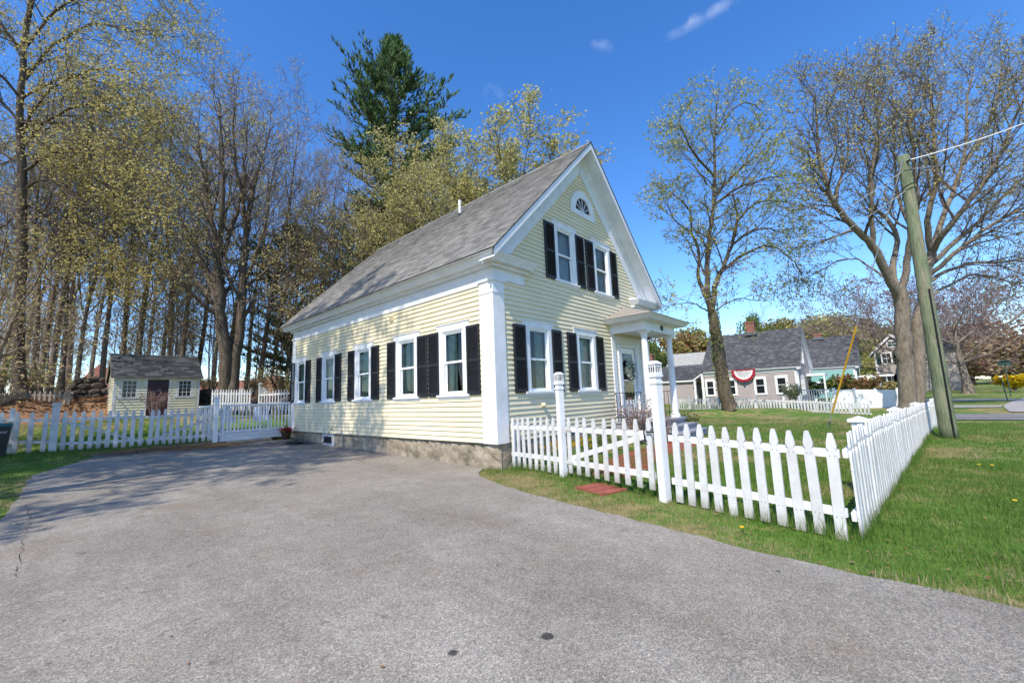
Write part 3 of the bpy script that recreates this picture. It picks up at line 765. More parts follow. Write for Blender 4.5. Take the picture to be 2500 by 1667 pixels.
# small things on the walls
m = MB(); m.box((-.05, 4.2, 3.44), (-.0, 4.42, 3.66)); 
for k in range(4): m.box((-.075, 4.21, 3.47 + k * .045), (-.05, 4.41, 3.485 + k * .045))
m.build('wall_vent', MT['yellow'], house)
m = MB(); m.tube([(0, 8.22, .12), (-.09, 8.22, .12), (-.12, 8.22, .08)], .018, 8); m.tube([(-.07, 8.22, .12), (-.07, 8.22, .18)], .012, 6); m.tube([(-.07, 8.17, .185), (-.07, 8.27, .185)], .014, 6); m.build('outdoor_tap', MT['metalgrey'], house)
m = MB(); m.lathe((0, 0, 0), [(.05, 0), (.06, .06), (.045, .12)], 12)
m.v = [(1.66 + y, -.02 - z, .80 + x) for x, y, z in m.v]; m.build('dryer_vent', MT['yellow'], house)

# porch --------------------------------------------------------------
def porch():
    P = thing('porch', (6.72, -.7, 0), None, None); P.parent = house; P.location = Vector((6.72, -.7, 0)) - WL[house.name]
    x0, x1, y0 = 5.50, 7.95, -1.24
    m = MB()
    for a, b in (((x0, y0, 2.97), (x1, y0 + .14, 3.24)), ((x0, y0 + .14, 2.97), (x0 + .14, 0, 3.24)), ((x1 - .14, y0 + .14, 2.97), (x1, 0, 3.24))): m.box(a, b)
    m.box((x0 + .14, y0 + .14, 3.05), (x1 - .14, 0, 3.08))
    # crown flare
    def ringpts(o, z): return [(x0 - o, 0, z), (x0 - o, y0 - o, z), (x1 + o, y0 - o, z), (x1 + o, 0, z)]
    prof = [(0, 3.24), (.05, 3.24), (.07, 3.27), (.30, 3.27), (.32, 3.30), (.42, 3.40)]
    for (o0, z0), (o1, z1) in zip(prof[:-1], prof[1:]):
        a = ringpts(o0, z0); b = ringpts(o1, z1); m.add(a + b, [(i, i + 1, i + 5, i + 4) for i in range(3)])
    m.build('entablature', MT['trim'], P)
    m = MB(); o = .45; ap = (RX * 0 + 6.72, 0, 4.06); n = 8
    A, B, D, E2 = (x0 - o, 0, 3.40), (x0 - o, y0 - o, 3.40), (x1 + o, y0 - o, 3.40), (x1 + o, 0, 3.40)
    def L(p, q, t): return tuple(p[i] + (q[i] - p[i]) * t for i in range(3))
    for i in range(n):
        t0, t1 = i / n, (i + 1) / n; e = .012
        r0 = [L(q, ap, t0) for q in (A, B, D, E2)]; r1 = [L(q, ap, t1) for q in (A, B, D, E2)]
        up = [(p[0], p[1], p[2] + e) for p in r0]
        m.add(up + r1, [(0, 1, 5, 4), (1, 2, 6, 5), (2, 3, 7, 6)]); m.add(up + r0, [(0, 1, 5, 4), (1, 2, 6, 5), (2, 3, 7, 6)])
    m.add([A, B, D, E2], [(0, 1, 2, 3)])
    m.build('porch_roof', MT['shingle_porch'], P)
    prof = [(.16, 0), (.16, .05), (.135, .07), (.15, .10), (.125, .14), (.125, .18)]
    h = 2.97 - .12
    prof = [(.165, 0), (.165, .06), (.15, .08), (.14, .12), (.118, .15)] + [(.118 - .026 * (k / 8) ** 1.4, .15 + (h - .38) * k / 8) for k in range(1, 9)] + [(.105, h - .21), (.105, h - .18), (.092, h - .16), (.125, h - .08), (.135, h - .06)]
    for cx in (5.76, 7.80):
        m = MB(); m.lathe((cx, -1.07, .12), prof, 24); m.box((cx - .15, -1.07 - .15, .12 + h - .06), (cx + .15, -1.07 + .15, .12 + h)); m.build('column', MT['white'], P)
    # floor and steps
    m = MB(); m.box((5.42, -1.34, .05), (8.14, 0, .12)); m.box((5.46, -1.29, -.25), (8.10, 0, .05)); m.box((5.5, -1.25, -.6), (8.06, 0, -.25)); m.build('porch_floor', MT['porchgrey'], P)
    for k, (ya, z) in enumerate(((-1.64, -.07), (-1.94, -.25))):
        m = MB(); m.box((6.0, ya - .03, z - .045), (8.2, ya + .33, z)); m.box((6.03, ya, z - .2), (8.17, ya + .3, z - .045)); m.build('step', MT['porchgrey'], P)
    # iron railings
    for xx in (5.5, 8.02):
        m = MB(); m.bar((xx, 0, 1.02), (xx, -.95, 1.02), .03, .02); m.bar((xx, 0, .26), (xx, -.95, .26), .02, .02)
        for k in range(7): m.bar((xx, -.08 - k * .14, .12), (xx, -.08 - k * .14, 1.02), .014, .014)
        m.build('iron_railing', MT['iron'], P)
    # inner door surround: pilasters, sidelights, door
    m = MB()
    m.box((5.52, -.06, .12), (5.72, 0, 2.97)); m.box((7.7, -.06, .12), (7.92, 0, 2.97)); m.box((5.72, -.03, 2.66), (7.7, 0, 2.97))
    m.box((5.72, -.02, .12), (5.9, .0, 2.66)); m.box((7.4, -.02, .12), (7.7, .0, 2.66))
    m.box((5.9, -.075, .12), (6.06, 0, 2.66)); m.box((7.24, -.075, .12), (7.4, 0, 2.66)); m.box((6.06, -.05, 2.58), (7.24, 0, 2.66))
    m.build('door_surround', MT['trim'], P)
    D = thing('front_door', (6.65, -.02, .12), None, None); D.parent = house; D.location = Vector((6.65, -.02, .12)) - WL[house.name]
    m = MB(); a, b = 6.08, 7.22
    m.box((a, .03, .14), (a + .19, .0, 2.57)); m.box((b - .19, .03, .14), (b, .0, 2.57)); m.box((a + .19, .03, 2.38), (b - .19, .0, 2.57)); m.box((a + .19, .03, .14), (b - .19, .0, .78)); m.box((a + .19, .025, 1.42), (b - .19, .0, 1.47))
    m.build('storm_door_frame', MT['vinyl'], D)
    m = MB(); m.add([(a + .19, .012, .78), (b - .19, .012, .78), (b - .19, .012, 2.38), (a + .19, .012, 2.38)], [(0, 1, 2, 3)]); m.build('door_glass', MT['glass'], D)
    m = MB(); m.box((a + .1, .12, .14), (b - .1, .16, 2.5)); m.box((a + .3, .105, 1.55), (b - .3, .12, 2.3)); m.build('inner_door', MT['door'], D)
    m = MB(); m.tube([(a + .1, 0, 1.22), (a + .1, -.06, 1.22), (a + .1, -.06, 1.12)], .012, 6); m.build('handle', MT['iron'], D)
    # house number
    cu = bpy.data.curves.new('n', 'FONT'); cu.body = '40'; cu.size = .25; cu.extrude = .008; cu.align_x = 'CENTER'; cu.offset = .006
    to = bpy.data.objects.new('n', cu); C.objects.link(to); bpy.context.view_layer.update()
    me = bpy.data.meshes.new_from_object(to); C.objects.unlink(to); bpy.data.objects.remove(to)
    me.materials.clear(); me.materials.append(MT['iron'])
    no = bpy.data.objects.new('house_number', me); C.objects.link(no); no.parent = P; no.rotation_euler = (R(90), 0, 0); no.location = Vector((6.8, y0 - .006, 3.045)) - WL[P.name]
    # lantern
    m = MB(); c = (6.62, -.75, 0)
    m.tube([(c[0], c[1], 3.05), (c[0], c[1], 2.9)], .01, 6); m.lathe((c[0], c[1], 2.72), [(.015, .2), (.05, .17), (.17, .10), (.175, .085), (.04, .09)], 14)
    for k in range(4): t = k * math.pi / 2 + .78; m.tube([(c[0] + .07 * math.cos(t), c[1] + .07 * math.sin(t), 2.81), (c[0] + .06 * math.cos(t), c[1] + .06 * math.sin(t), 2.66)], .006, 4)
    m.lathe((c[0], c[1], 2.64), [(.07, 0), (.07, .02)], 10); m.build('porch_lantern', MT['iron'], P)
    m = MB(); m.lathe((c[0], c[1], 2.665), [(.045, 0), (.055, .07), (.045, .14)], 12); m.build('lantern_glass', MT['cloth'], P)
porch()

# ------------------------------------------------------------------ FENCES
_pk = {}
def picket_mesh(H, w, mat, style='gothic'):
    key = (round(H, 2), w, mat, style)
    if key in _pk: return _pk[key]
    h = w / 2
    if style == 'gothic':
        prof = [(h, 0), (h, H - .245), (h * .94, H - .225), (h * .66, H - .205), (h * .60, H - .19), (h * .66, H - .175), (h * .88, H - .16), (h * .90, H - .14), (h * .78, H - .09), (h * .42, H - .012), (h * .28, H)]
    else: prof = [(h, 0), (h, H - .06), (h * .25, H)]
    poly = [(x, 0, z) for x, z in prof] + [(-x, 0, z) for x, z in reversed(prof)]
    m = MB(); m.prism(poly, (0, .022, 0)); o = m.build('p', MT[{'white': 'picket', 'white_worn': 'picket_worn'}.get(mat, mat)]); d = o.data; C.objects.unlink(o); bpy.data.objects.remove(o); _pk[key] = d; return d
def put_picket(parent, p, ang, H, w=.1, mat='white', style='gothic', tilt=0):
    o = bpy.data.objects.new('picket', picket_mesh(H, w, mat, style)); C.objects.link(o); o.parent = parent
    o.location = Vector(p) - WL[parent.name]; o.rotation_euler = (random.gauss(0, .006), random.gauss(0, .011) + tilt, ang); return o
def fence(label, a, b, n, H, za, zb, w=.1, mat='white', posts=(), rails=(.25, .8), off=-.03, group=None, style='gothic', Hf=None, name='picket_fence', skip0=.5, caps=True, postw=.11, postH=None, cat='fence', railsize=(.04, .085)):
    a = Vector((a[0], a[1], 0)); b = Vector((b[0], b[1], 0)); d = b - a; ang = math.atan2(d.y, d.x); nrm = Vector((math.sin(ang), -math.cos(ang), 0))
    zf = lambda s: za + (zb - za) * s if not callable(za) else za(s)
    t = thing(name, ((a.x + b.x) / 2, (a.y + b.y) / 2, zf(.5)), label, cat, group)
    Hk = lambda s: H if Hf is None else Hf(s)
    for i in range(n):
        s = (i + skip0) / n; p = a + d * (s + random.gauss(0, .0009)); p.z = zf(s) + random.gauss(0, .006)
        hh = round(Hk(s) * 50) / 50
        put_picket(t, p + nrm * .022, ang, hh, w, mat, style)
    for r in rails:
        m = MB(); k = max(1, n // 6)
        for j in range(k):
            s0, s1 = j / k, (j + 1) / k
            p = a + d * s0; q = a + d * s1; p.z = zf(s0) + Hk(s0) * r; q.z = zf(s1) + Hk(s1) * r
            m.bar(p - nrm * .021, q - nrm * .021, railsize[0], railsize[1])
        m.build('rail', MT[mat], t)
    for s in posts:
        p = a + d * s - nrm * (.04 + postw / 2); z = zf(s); ph = (postH or H + .1); m = MB(); h = postw / 2
        m.box((p.x - h, p.y - h, z - .1), (p.x + h, p.y + h, z + ph)); po = m.build('post', MT[mat], t)
        if caps:
            m = MB(); h2 = h + .03; m.box((p.x - h2, p.y - h2, z + ph), (p.x + h2, p.y + h2, z + ph + .03)); z2 = z + ph + .03; e = h + .01
            m.add([(p.x - e, p.y - e, z2), (p.x + e, p.y - e, z2), (p.x + e, p.y + e, z2), (p.x - e, p.y + e, z2), (p.x - .02, p.y - .02, z2 + .05), (p.x + .02, p.y - .02, z2 + .05), (p.x + .02, p.y + .02, z2 + .05), (p.x - .02, p.y + .02, z2 + .05)], [(0, 1, 5, 4), (1, 2, 6, 5), (2, 3, 7, 6), (3, 0, 4, 7), (4, 5, 6, 7)])
            m.build('post_cap', MT[mat], t)
    return t
# front run: house corner - tall post - gate - tall post - corner
P0, P1, P2, P3 = (.34, -.10), (-.13, -1.87), (-.84, -4.13), (-1.24, -6.20)
fence('short white picket run between house corner and first tall lantern post', P0, (P1[0] + .02, P1[1] + .10), 8, 1.08, hgt(*P0) + .06, hgt(*P1) + .04, posts=(.0,), caps=False, postw=.07, postH=.98)
f2 = fence('white picket run from the second tall post to the fence corner nearest the camera', (P2[0] - .02, P2[1] - .12), P3, 11, 1.08, hgt(*P2) + .03, hgt(*P3) - .0, posts=(), skip0=.62)
def tallpost(P, H, label, w=.15):
    z = hgt(*P) - .08; t = thing('lamp_post', (P[0], P[1], z), label, 'fence post', 'tall capped posts flanking the front gate')
    m = MB(); h = w / 2
    ang = math.atan2(P2[1] - P1[1], P2[0] - P1[0]) + R(90)
    def rb(m, r, z0, z1, r2=None):
        r2 = r if r2 is None else r2; vs = []
        for rr, zz in ((r, z0), (r2, z1)):
            for a, b in ((-1, -1), (1, -1), (1, 1), (-1, 1)): vs.append((P[0] + math.cos(ang) * a * rr - math.sin(ang) * b * rr, P[1] + math.sin(ang) * a * rr + math.cos(ang) * b * rr, zz))
        m.hexa(vs)
    rb(m, h, z - .05, z + H - .24); rb(m, h + .012, z + H - .34, z + H - .30); m.build('post_shaft', MT['white'], t)
    m = MB(); rb(m, h + .018, z + H - .24, z + H - .205); rb(m, h + .012, z + H - .205, z + H - .17); rb(m, h + .016, z + H - .06, z + H - .045); rb(m, h + .022, z + H - .045, z + H, h * .6)
    for a, b in ((-1, -1), (1, -1), (1, 1), (-1, 1)):
        rr = h + .004; x = P[0] + math.cos(ang) * a * rr - math.sin(ang) * b * rr; y = P[1] + math.sin(ang) * a * rr + math.cos(ang) * b * rr
        m.bar((x, y, z + H - .17), (x, y, z + H - .06), .014, .014)
    for k in range(4):
        th = ang + k * math.pi / 2; ux, uy = math.cos(th), math.sin(th)
        for s in (-.02, .02):
            m.bar((P[0] + ux * (h + .006) - uy * s, P[1] + uy * (h + .006) + ux * s, z + H - .17), (P[0] + ux * (h + .006) - uy * s, P[1] + uy * (h + .006) + ux * s, z + H - .06), .008, .008)
        m.bar((P[0] + ux * (h + .006) - uy * .06, P[1] + uy * (h + .006) + ux * .06, z + H - .085), (P[0] + ux * (h + .006) + uy * .06, P[1] + uy * (h + .006) - ux * .06, z + H - .085), .012, .012)
    m.build('lamp_cap', MT['white'], t)
    m = MB(); rb(m, h - .002, z + H - .17, z + H - .06); m.build('lamp_glass', MT['glasswhite'], t)
tallpost(P1, 2.08, 'tall white lantern-capped post on the hinge side of the gate, nearer the house', .115)
tallpost(P2, 2.09, 'tall white lantern-capped post on the latch side of the gate, nearer the camera', .12)
# gate
def front_gate():
    a = Vector((P1[0] - .03, P1[1] - .10, 0)); b = Vector((P2[0] + .04, P2[1] + .10, 0)); d = b - a; ang = math.atan2(d.y, d.x); nrm = Vector((math.sin(ang), -math.cos(ang), 0))
    z0, z1 = hgt(*P1) + .10, hgt(*P2) + .13
    t = thing('front_gate', ((a.x + b.x) / 2, (a.y + b.y) / 2, z0), 'white picket gate with diagonal brace and black latch between the two tall posts', 'gate')
    n = 9
    for i in range(n):
        s = (i + .55) / n; p = a + d * s; p.z = z0 + (z1 - z0) * s
        put_picket(t, p + nrm * .022, ang, 1.02 + (.02 if i == n - 1 else 0), .1)
    for r in (.20, .80):
        m = MB(); p = a + d * .02; q = a + d * .97; p.z = z0 + r * 1.0; q.z = z1 + r * 1.0; m.bar(p - nrm * .021, q - nrm * .021, .04, .09); m.build('rail', MT['white'], t)
    m = MB(); p = a + d * .05; q = a + d * .90; p.z = z0 + .26; q.z = z1 + .76; m.bar(p - nrm * .021, q - nrm * .021, .038, .085); m.build('brace', MT['white'], t)
    m = MB(); c = a + d * ((n - .45) / n) + nrm * .06; c.z = z1 + .82
    m.tube([c + Vector((0, 0, .12)), c + nrm * .03 + Vector((0, 0, .10)), c + nrm * .045, c + nrm * .03 - Vector((0, 0, .10)), c - Vector((0, 0, .12))], .011, 8)
    m.bar(c + Vector((0, 0, .02)), c + d.normalized() * .16 + Vector((0, 0, .02)), .02, .02); m.build('latch', MT['iron'], t)
    for z in (.2, .8): m = MB(); m.bar(a + nrm * .03 + Vector((0, 0, z0 + z)), a + nrm * .03 + d * .1 + Vector((0, 0, z0 + z)), .012, .05); m.build('hinge', MT['white_worn'], t)
front_gate()
# corner board beside the street run
# street-side run: measured points of its top edge along the plane
A3, B3 = (-1.20, -6.27), (12.4, -7.60)
def streetH(s):
    if s < .085: return 1.04 - .10 * math.sin(s / .085 * math.pi) * .3
    return 1.0
def runpts():
    out = []
    for u, v in ((2072, 1053), (2100, 1034), (2130, 1020), (2160, 1009), (2185, 1001), (2215, 994), (2250, 984), (2272, 979)):
        p = onplane(u, v, A3, B3); out.append(((Vector((p.x, p.y)) - Vector(A3)).length / (Vector(B3) - Vector(A3)).length, p.z))
    return out
RP = runpts()
def topz(s):
    if s <= RP[0][0]: return RP[0][1]
    for (a, za), (b, zb) in zip(RP[:-1], RP[1:]):
        if s <= b: return za + (zb - za) * (s - a) / (b - a)
    return RP[-1][1]
def zst(s): return hgt(A3[0] + (B3[0] - A3[0]) * s, A3[1] + (B3[1] - A3[1]) * s) + .02
fence('long white picket run along the street side from the near corner to the utility pole', A3, B3, 72, 1.05, zst, 0, posts=(), Hf=lambda s: max(.8, topz(s) - zst(s)), rails=(.2, .8))
fence('short white picket run continuing past a grey joint behind the utility pole', (12.5, -7.62), (16.8, -8.05), 22, .98, hgt(12.5, -7.6) + .03, hgt(16.8, -8) + .03, posts=())
def cappost(u, v, s, label, H=None, w=.17):
    p = Vector((A3[0] + (B3[0] - A3[0]) * s, A3[1] + (B3[1] - A3[1]) * s, 0)) + Vector((.03, .16, 0)); z = hgt(p.x, p.y)
    top = onplane(u, v, (p.x, p.y), (p.x + 1, p.y - .1)).z
    t = thing('fence_post', (p.x, p.y, z), label, 'fence post', 'capped posts inside the street fence')
    m = MB(); h = w / 2; m.box((p.x - h, p.y - h, z - .05), (p.x + h, p.y + h, top - .08)); m.build('post_shaft', MT['white'], t)
    m = MB(); m.box((p.x - h - .04, p.y - h - .04, top - .08), (p.x + h + .04, p.y + h + .04, top - .045)); e = h + .02
    m.add([(p.x - e, p.y - e, top - .045), (p.x + e, p.y - e, top - .045), (p.x + e, p.y + e, top - .045), (p.x - e, p.y + e, top - .045), (p.x, p.y, top)], [(0, 1, 4), (1, 2, 4), (2, 3, 4), (3, 0, 4)]); m.build('post_cap', MT['white'], t)
def s_at(u):
    p = onplane(u, 1010, A3, B3); return (p.x - A3[0]) / (B3[0] - A3[0])
cappost(2131, 1003, s_at(2131), 'nearest square white post with pyramid cap rising behind the street-side pickets')
cappost(2212, 982, s_at(2212), 'middle square white post with pyramid cap rising behind the street-side pickets')
cappost(2255, 972, s_at(2258), 'farthest square white post with pyramid cap by the twin-trunk tree')
# far run along the back of the front yard
def farfence(pts, label, n, zs, Hs, mat='white'):
    for (a, b), lb, nn, (za, zb), (ha, hb) in zip(zip(pts[:-1], pts[1:]), label, n, zs, Hs):
        fence(lb, a, b, nn, ha, za, zb, posts=(.0, .33, .66), caps=False, Hf=lambda s, ha=ha, hb=hb: ha + (hb - ha) * s, w=.11, rails=(.07, .83), group=None)
G = [onz(1640, 999.5, -.62), onz(1785, 1000, -.62), onz(1995, 1006.5, -.76), onz(2128, 1013, -.85)]
farfence([(g.x, g.y) for g in G], ['white picket run left of the leaning lawn tree, before the grey house', 'white picket run between the leaning tree and the yellow guy-wire guard', 'white picket run between the guy wire and the twin-trunk tree'], (24, 30, 15), ((-.62, -.62), (-.62, -.76), (-.76, -.84)), ((.95, .95), (.93, .80), (.80, .70)))

# left run with the double drive gate
LA, LB = (-9.2, 13.75), (-2.9, 12.25)
gL = [vv for vv in ((126, 1106), (353, 1093), (536, 1078))]
pa = onplane(126, 1106, LA, LB); pb = onplane(353, 1093, LA, LB); pc = onplane(545, 1078, LA, LB)
LZ = lambda p: p.z
p0 = onplane(-60, 1112, LA, LB)
fence('shaded white picket run left of the double driveway gate, beside the bin', (p0.x, p0.y), (pa.x - .05, pa.y), 5, 1.26, p0.z + .02, pa.z + .02, mat='white_worn', w=.115, rails=(.27, .80), posts=(.4,), caps=False)
def drive_gate(a, b, n, rev, label):
    t = fence(label, (a.x, a.y), (b.x, b.y), n, 1.24, a.z + .06, b.z + .06, mat='white_worn', w=.115, rails=(.17, .80), name='driveway_gate', cat='gate', group='two leaves of the driveway gate')
    m = MB(); p = Vector((a.x, a.y, a.z + (1.0 if not rev else .2))); q = Vector((b.x, b.y, b.z + (.2 if not rev else 1.0))); m.bar(p + Vector((0, .045, 0)), q + Vector((0, .045, 0)), .03, .08); m.build('brace', MT['white_worn'], t)
drive_gate(pa + Vector((.12, -.02, 0)), pb + Vector((-.03, 0, 0)), 10, False, 'left leaf of the white picket driveway gate with brace falling to the right')
drive_gate(pb + Vector((.03, 0, 0)), pc + Vector((-.15, .03, 0)), 11, True, 'right leaf of the white picket driveway gate with brace rising to the deck post')
t = thing('gate_post', (pa.x, pa.y, pa.z), 'wide white worn post at the left end of the driveway gate', 'gate post')
m = MB(); m.box((pa.x - .09, pa.y - .09, pa.z - .1), (pa.x + .09, pa.y + .09, pa.z + 1.5)); m.build('post_shaft', MT['white_worn'], t)
m = MB(); m.box((pa.x - .12, pa.y - .12, pa.z + 1.5), (pa.x + .12, pa.y + .12, pa.z + 1.54)); m.box((pa.x - .10, pa.y - .10, pa.z + 1.54), (pa.x + .10, pa.y + .10, pa.z + 1.57)); m.build('post_cap', MT['white_worn'], t)
# small weathered runs at the far left, on the bank
q1 = at(-15, 1025, 18.5); q2 = at(60, 1012, 20); q3 = at(160, 1010, 20.5)
fence('weathered grey picket run climbing the bank at the far left edge', (q1.x, q1.y), (q2.x, q2.y), 14, 1.15, q1.z, q2.z + .1, mat='greyfence', w=.11, rails=(.2, .85))
fence('weathered low picket run with leaf bank behind it, left of the stone wall', (q2.x, q2.y), (q3.x, q3.y), 8, 1.0, q2.z + .15, q3.z + .1, mat='greyfence', w=.09, rails=(.25, .8), posts=(1.0,), caps=False)
q4 = at(183, 975, 24.5)
fence('weathered grey picket run turning uphill beside the stone wall', (q3.x + .1, q3.y + .1), (q4.x, q4.y), 16, 1.0, q3.z + .1, q4.z - .6, mat='greyfence', w=.09, rails=(.25, .85))
# white runs beyond the deck
r1 = at(514, 1003, 20); r2 = at(612, 1003, 20.2); r3 = at(704, 1003, 19)
fence('thin white picket run standing below the forked tree beyond the deck', (r1.x, r1.y), (r2.x, r2.y), 15, 1.05, r1.z, r2.z, w=.07, rails=(.35, .8), mat='white_worn')
fence('thin white picket run between slim white post and house corner', (r2.x + .3, r2.y), (r3.x, r3.y), 11, .95, r2.z, r3.z + .05, w=.07, rails=(.35, .8), posts=(-.01,), postH=1.3, mat='white_worn')

# ------------------------------------------------------------------ DECK at the rear corner
def deck():
    y = 12.12; t = thing('back_deck', (-1.2, 12.6, -.3), 'low white-railed wooden deck at the rear corner of the yellow house', 'deck')
    m = MB(); m.box((-2.55, y, -.02), (-.05, y + 3.2, .05)); m.box((-2.5, y + .02, -.20), (-.1, y + 3.1, -.02)); m.build('deck_floor', MT['white'], t)
    def rp(x, yy, z0, z1, w=.1, cap=True):
        m = MB(); m.box((x - w / 2, yy - w / 2, z0), (x + w / 2, yy + w / 2, z1))
        if cap: m.box((x - w / 2 - .03, yy - w / 2 - .03, z1), (x + w / 2 + .03, yy + w / 2 + .03, z1 + .03)); m.box((x - w / 2 - .01, yy - w / 2 - .01, z1 + .03), (x + w / 2 + .01, yy + w / 2 + .01, z1 + .05))
        m.build('newel_post', MT['white'], t)
    rp(-2.66, y - .02, -.32, 1.42, .14); rp(-2.42, y, .05, 1.17, .08, False); rp(-1.16, y, .05, 1.17, .07, False); rp(-.10, y, .05, 1.2, .06, False)
    for a, b in ((-2.38, -1.2), (-1.12, -.14)):
        m = MB(); m.box((a, y - .04, 1.10), (b, y + .04, 1.17)); m.build('hand_rail', MT['white'], t)
        m = MB(); m.box((a, y - .025, .13), (b, y + .025, .19)); m.build('bottom_rail', MT['white'], t)
        n = 9 if a < -2 else 7
        for i in range(n):
            x = a + (b - a) * (i + .7) / (n + .4); m = MB(); m.box((x - .022, y - .02, .19), (x + .022, y + .02, 1.10)); m.build('baluster', MT['white'], t)
    # rear side railing
    m = MB(); m.box((-2.6, y + .1, 1.10), (-2.54, y + 3.1, 1.17)); m.build('hand_rail', MT['white'], t)
    for i in range(9): m = MB(); m.box((-2.59, y + .3 + i * .33, .05), (-2.55, y + .34 + i * .33, 1.10)); m.build('baluster', MT['white'], t)
deck()
def chair(x, y, rot, label):
    t = thing('garden_chair', (0, 0, 0), label, 'chair', 'white chairs on the deck')
    m = MB()
    for i in range(5): m.box((-.24 + i * .1, -.25, .40), (-.16 + i * .1, .25, .42))
    m.build('seat', MT['white'], t)
    m = MB()
    for i in range(5): m.bar((-.2 + i * .1, .25, .42), (-.22 + i * .11, .42, .98), .07, .018, (0, 1, 0))
    m.bar((-.24, .30, .6), (.24, .30, .6), .02, .05); m.build('backrest', MT['white'], t)
    for sx in (-1, 1):
        m = MB(); m.box((sx * .3 - .05, -.3, .60), (sx * .3 + .05, .3, .62)); m.build('armrest', MT['white'], t)
        for yy in (-.24, .24): m = MB(); m.box((sx * .28 - .025, yy - .025, 0), (sx * .28 + .025, yy + .025, .60)); m.build('leg', MT['white'], t)
    t.location = (x, y, .05); t.rotation_euler = (0, 0, rot); return t
chair(-1.85, 13.3, R(20), 'white slatted chair on the deck behind the left railing panel')
chair(-.75, 13.4, R(-15), 'white slatted chair on the deck behind the railing panel next to the house')
def stoneblock(a, b, mat, name, label, cat, rot=0, group=None):
    m = MB(); (x0, y0, z0), (x1, y1, z1) = a, b; n = 10; k = 3
    cx, cy = (x0 + x1) / 2, (y0 + y1) / 2
    t0 = bmesh_box(a, b, .04, 9)
    o = t0.build(name, mat, None, True, loc=(cx, cy, z0)); tag(o, label, cat, group); return o
def bmesh_box(a, b, amp, div):
    import bmesh
    bm = bmesh.new(); bmesh.ops.create_cube(bm, size=1)
    bmesh.ops.bevel(bm, geom=bm.edges[:], offset=.03, segments=1, affect='EDGES')
    bmesh.ops.subdivide_edges(bm, edges=[e for e in bm.edges if e.calc_length() > .3], cuts=div, use_grid_fill=True)
    m = MB(); c = [(a[i] + b[i]) / 2 for i in range(3)]; s = [b[i] - a[i] for i in range(3)]
    for v in bm.verts: m.v.append(tuple(c[i] + v.co[i] * s[i] + random.uniform(-amp, amp) * min(.5, s[i]) * .5 for i in range(3)))
    for f in bm.faces: m.f.append(tuple(q.index for q in f.verts)); m.m.append(0)
    bm.free(); return m
stoneblock((-2.35, 11.35, -.42), (-.95, 11.95, -.19), MT['granite'], 'stone_step', 'upper mossy granite step slab below the white deck', 'step')
stoneblock((-2.75, 10.95, -.5), (-.2, 11.33, -.29), MT['granite'], 'stone_kerb', 'lower long granite slab edging the driveway by the deck', 'kerb')
# flower pot
def flowerpot():
    c = onz(690, 1062, -.30); c = Vector((-.42, 11.45, -.3)); t = thing('flower_pot', c, 'brown pot of red flowers and spiky leaves at the rear house corner', 'flower pot')
    m = MB(); m.lathe(c, [(.11, 0), (.17, .24), (.19, .25), (.19, .29), (.16, .29)], 16); m.build('pot', MT['terracotta'], t)
    m = MB()
    for i in range(260): m.leafq(c + Vector((random.gauss(0, .10), random.gauss(0, .10), .38 + random.gauss(0, .05))), .055)
    m.build('flowers', MT['redflower'], t)
    m = MB()
    for i in range(60): m.leafq(c + Vector((random.gauss(0, .12), random.gauss(0, .12), .34 + random.gauss(0, .05))), .06)
    for i in range(22):
        a = random.random() * 6.28; r = random.uniform(.05, .22); b = c + Vector((0, 0, .28)); e = b + Vector((math.cos(a) * r, math.sin(a) * r, random.uniform(.3, .6))); w = Vector((-math.sin(a), math.cos(a), 0)) * .012
        m.add([b - w, b + w, e], [(0, 1, 2)])
    m.build('leaves', MT['lf_green'], t)
flowerpot()
# hose
def hose():
    pts = [(-.12, 8.22, .06), (-.16, 8.3, -.1), (-.2, 8.6, -.35)]
    for k in range(46):
        a = k * .42; r = .34 + .012 * (k % 5); pts.append((-.62 + r * .75 * math.cos(a), 9.7 + k * .012 + r * math.sin(a), hgt(-.6, 9.8) + .045 + .012 * (k // 15)))
    m = MB(); m.tube(pts, .013, 6); tag(m.build('garden_hose', MT['binblack'], None, True, loc=(-.62, 9.7, -.4)), 'dark garden hose coiled on the asphalt below the wall tap', 'hose')
hose()
# brick pads and path
def bricks(name, c, nx, ny_, ang, label):
    t = MB(); ca, sa = math.cos(ang), math.sin(ang)
    for i in range(nx):
        for j in range(ny_):
            x = (i - nx / 2) * .225; y = (j - ny_ / 2) * .115; X_ = c[0] + ca * x - sa * y; Y_ = c[1] + sa * x + ca * y; z = hgt(X_, Y_) + .03 + random.uniform(-.004, .004)
            vs = []
            for zz in (z - .06, z):
                for a, b in ((-.105, -.052), (.105, -.052), (.105, .052), (-.105, .052)): vs.append((X_ + ca * a - sa * b, Y_ + sa * a + ca * b, zz))
            t.hexa(vs)
    o = t.build(name, MT['paver'], None, loc=(c[0], c[1], hgt(*c[:2]))); tag(o, label, kind='structure')
ga = math.atan2(P2[1] - P1[1], P2[0] - P1[0])
gm = ((P1[0] + P2[0]) / 2, (P1[1] + P2[1]) / 2)
bricks('gate_pad', (gm[0] - .17, gm[1] - .12), 3, 5, ga, None)
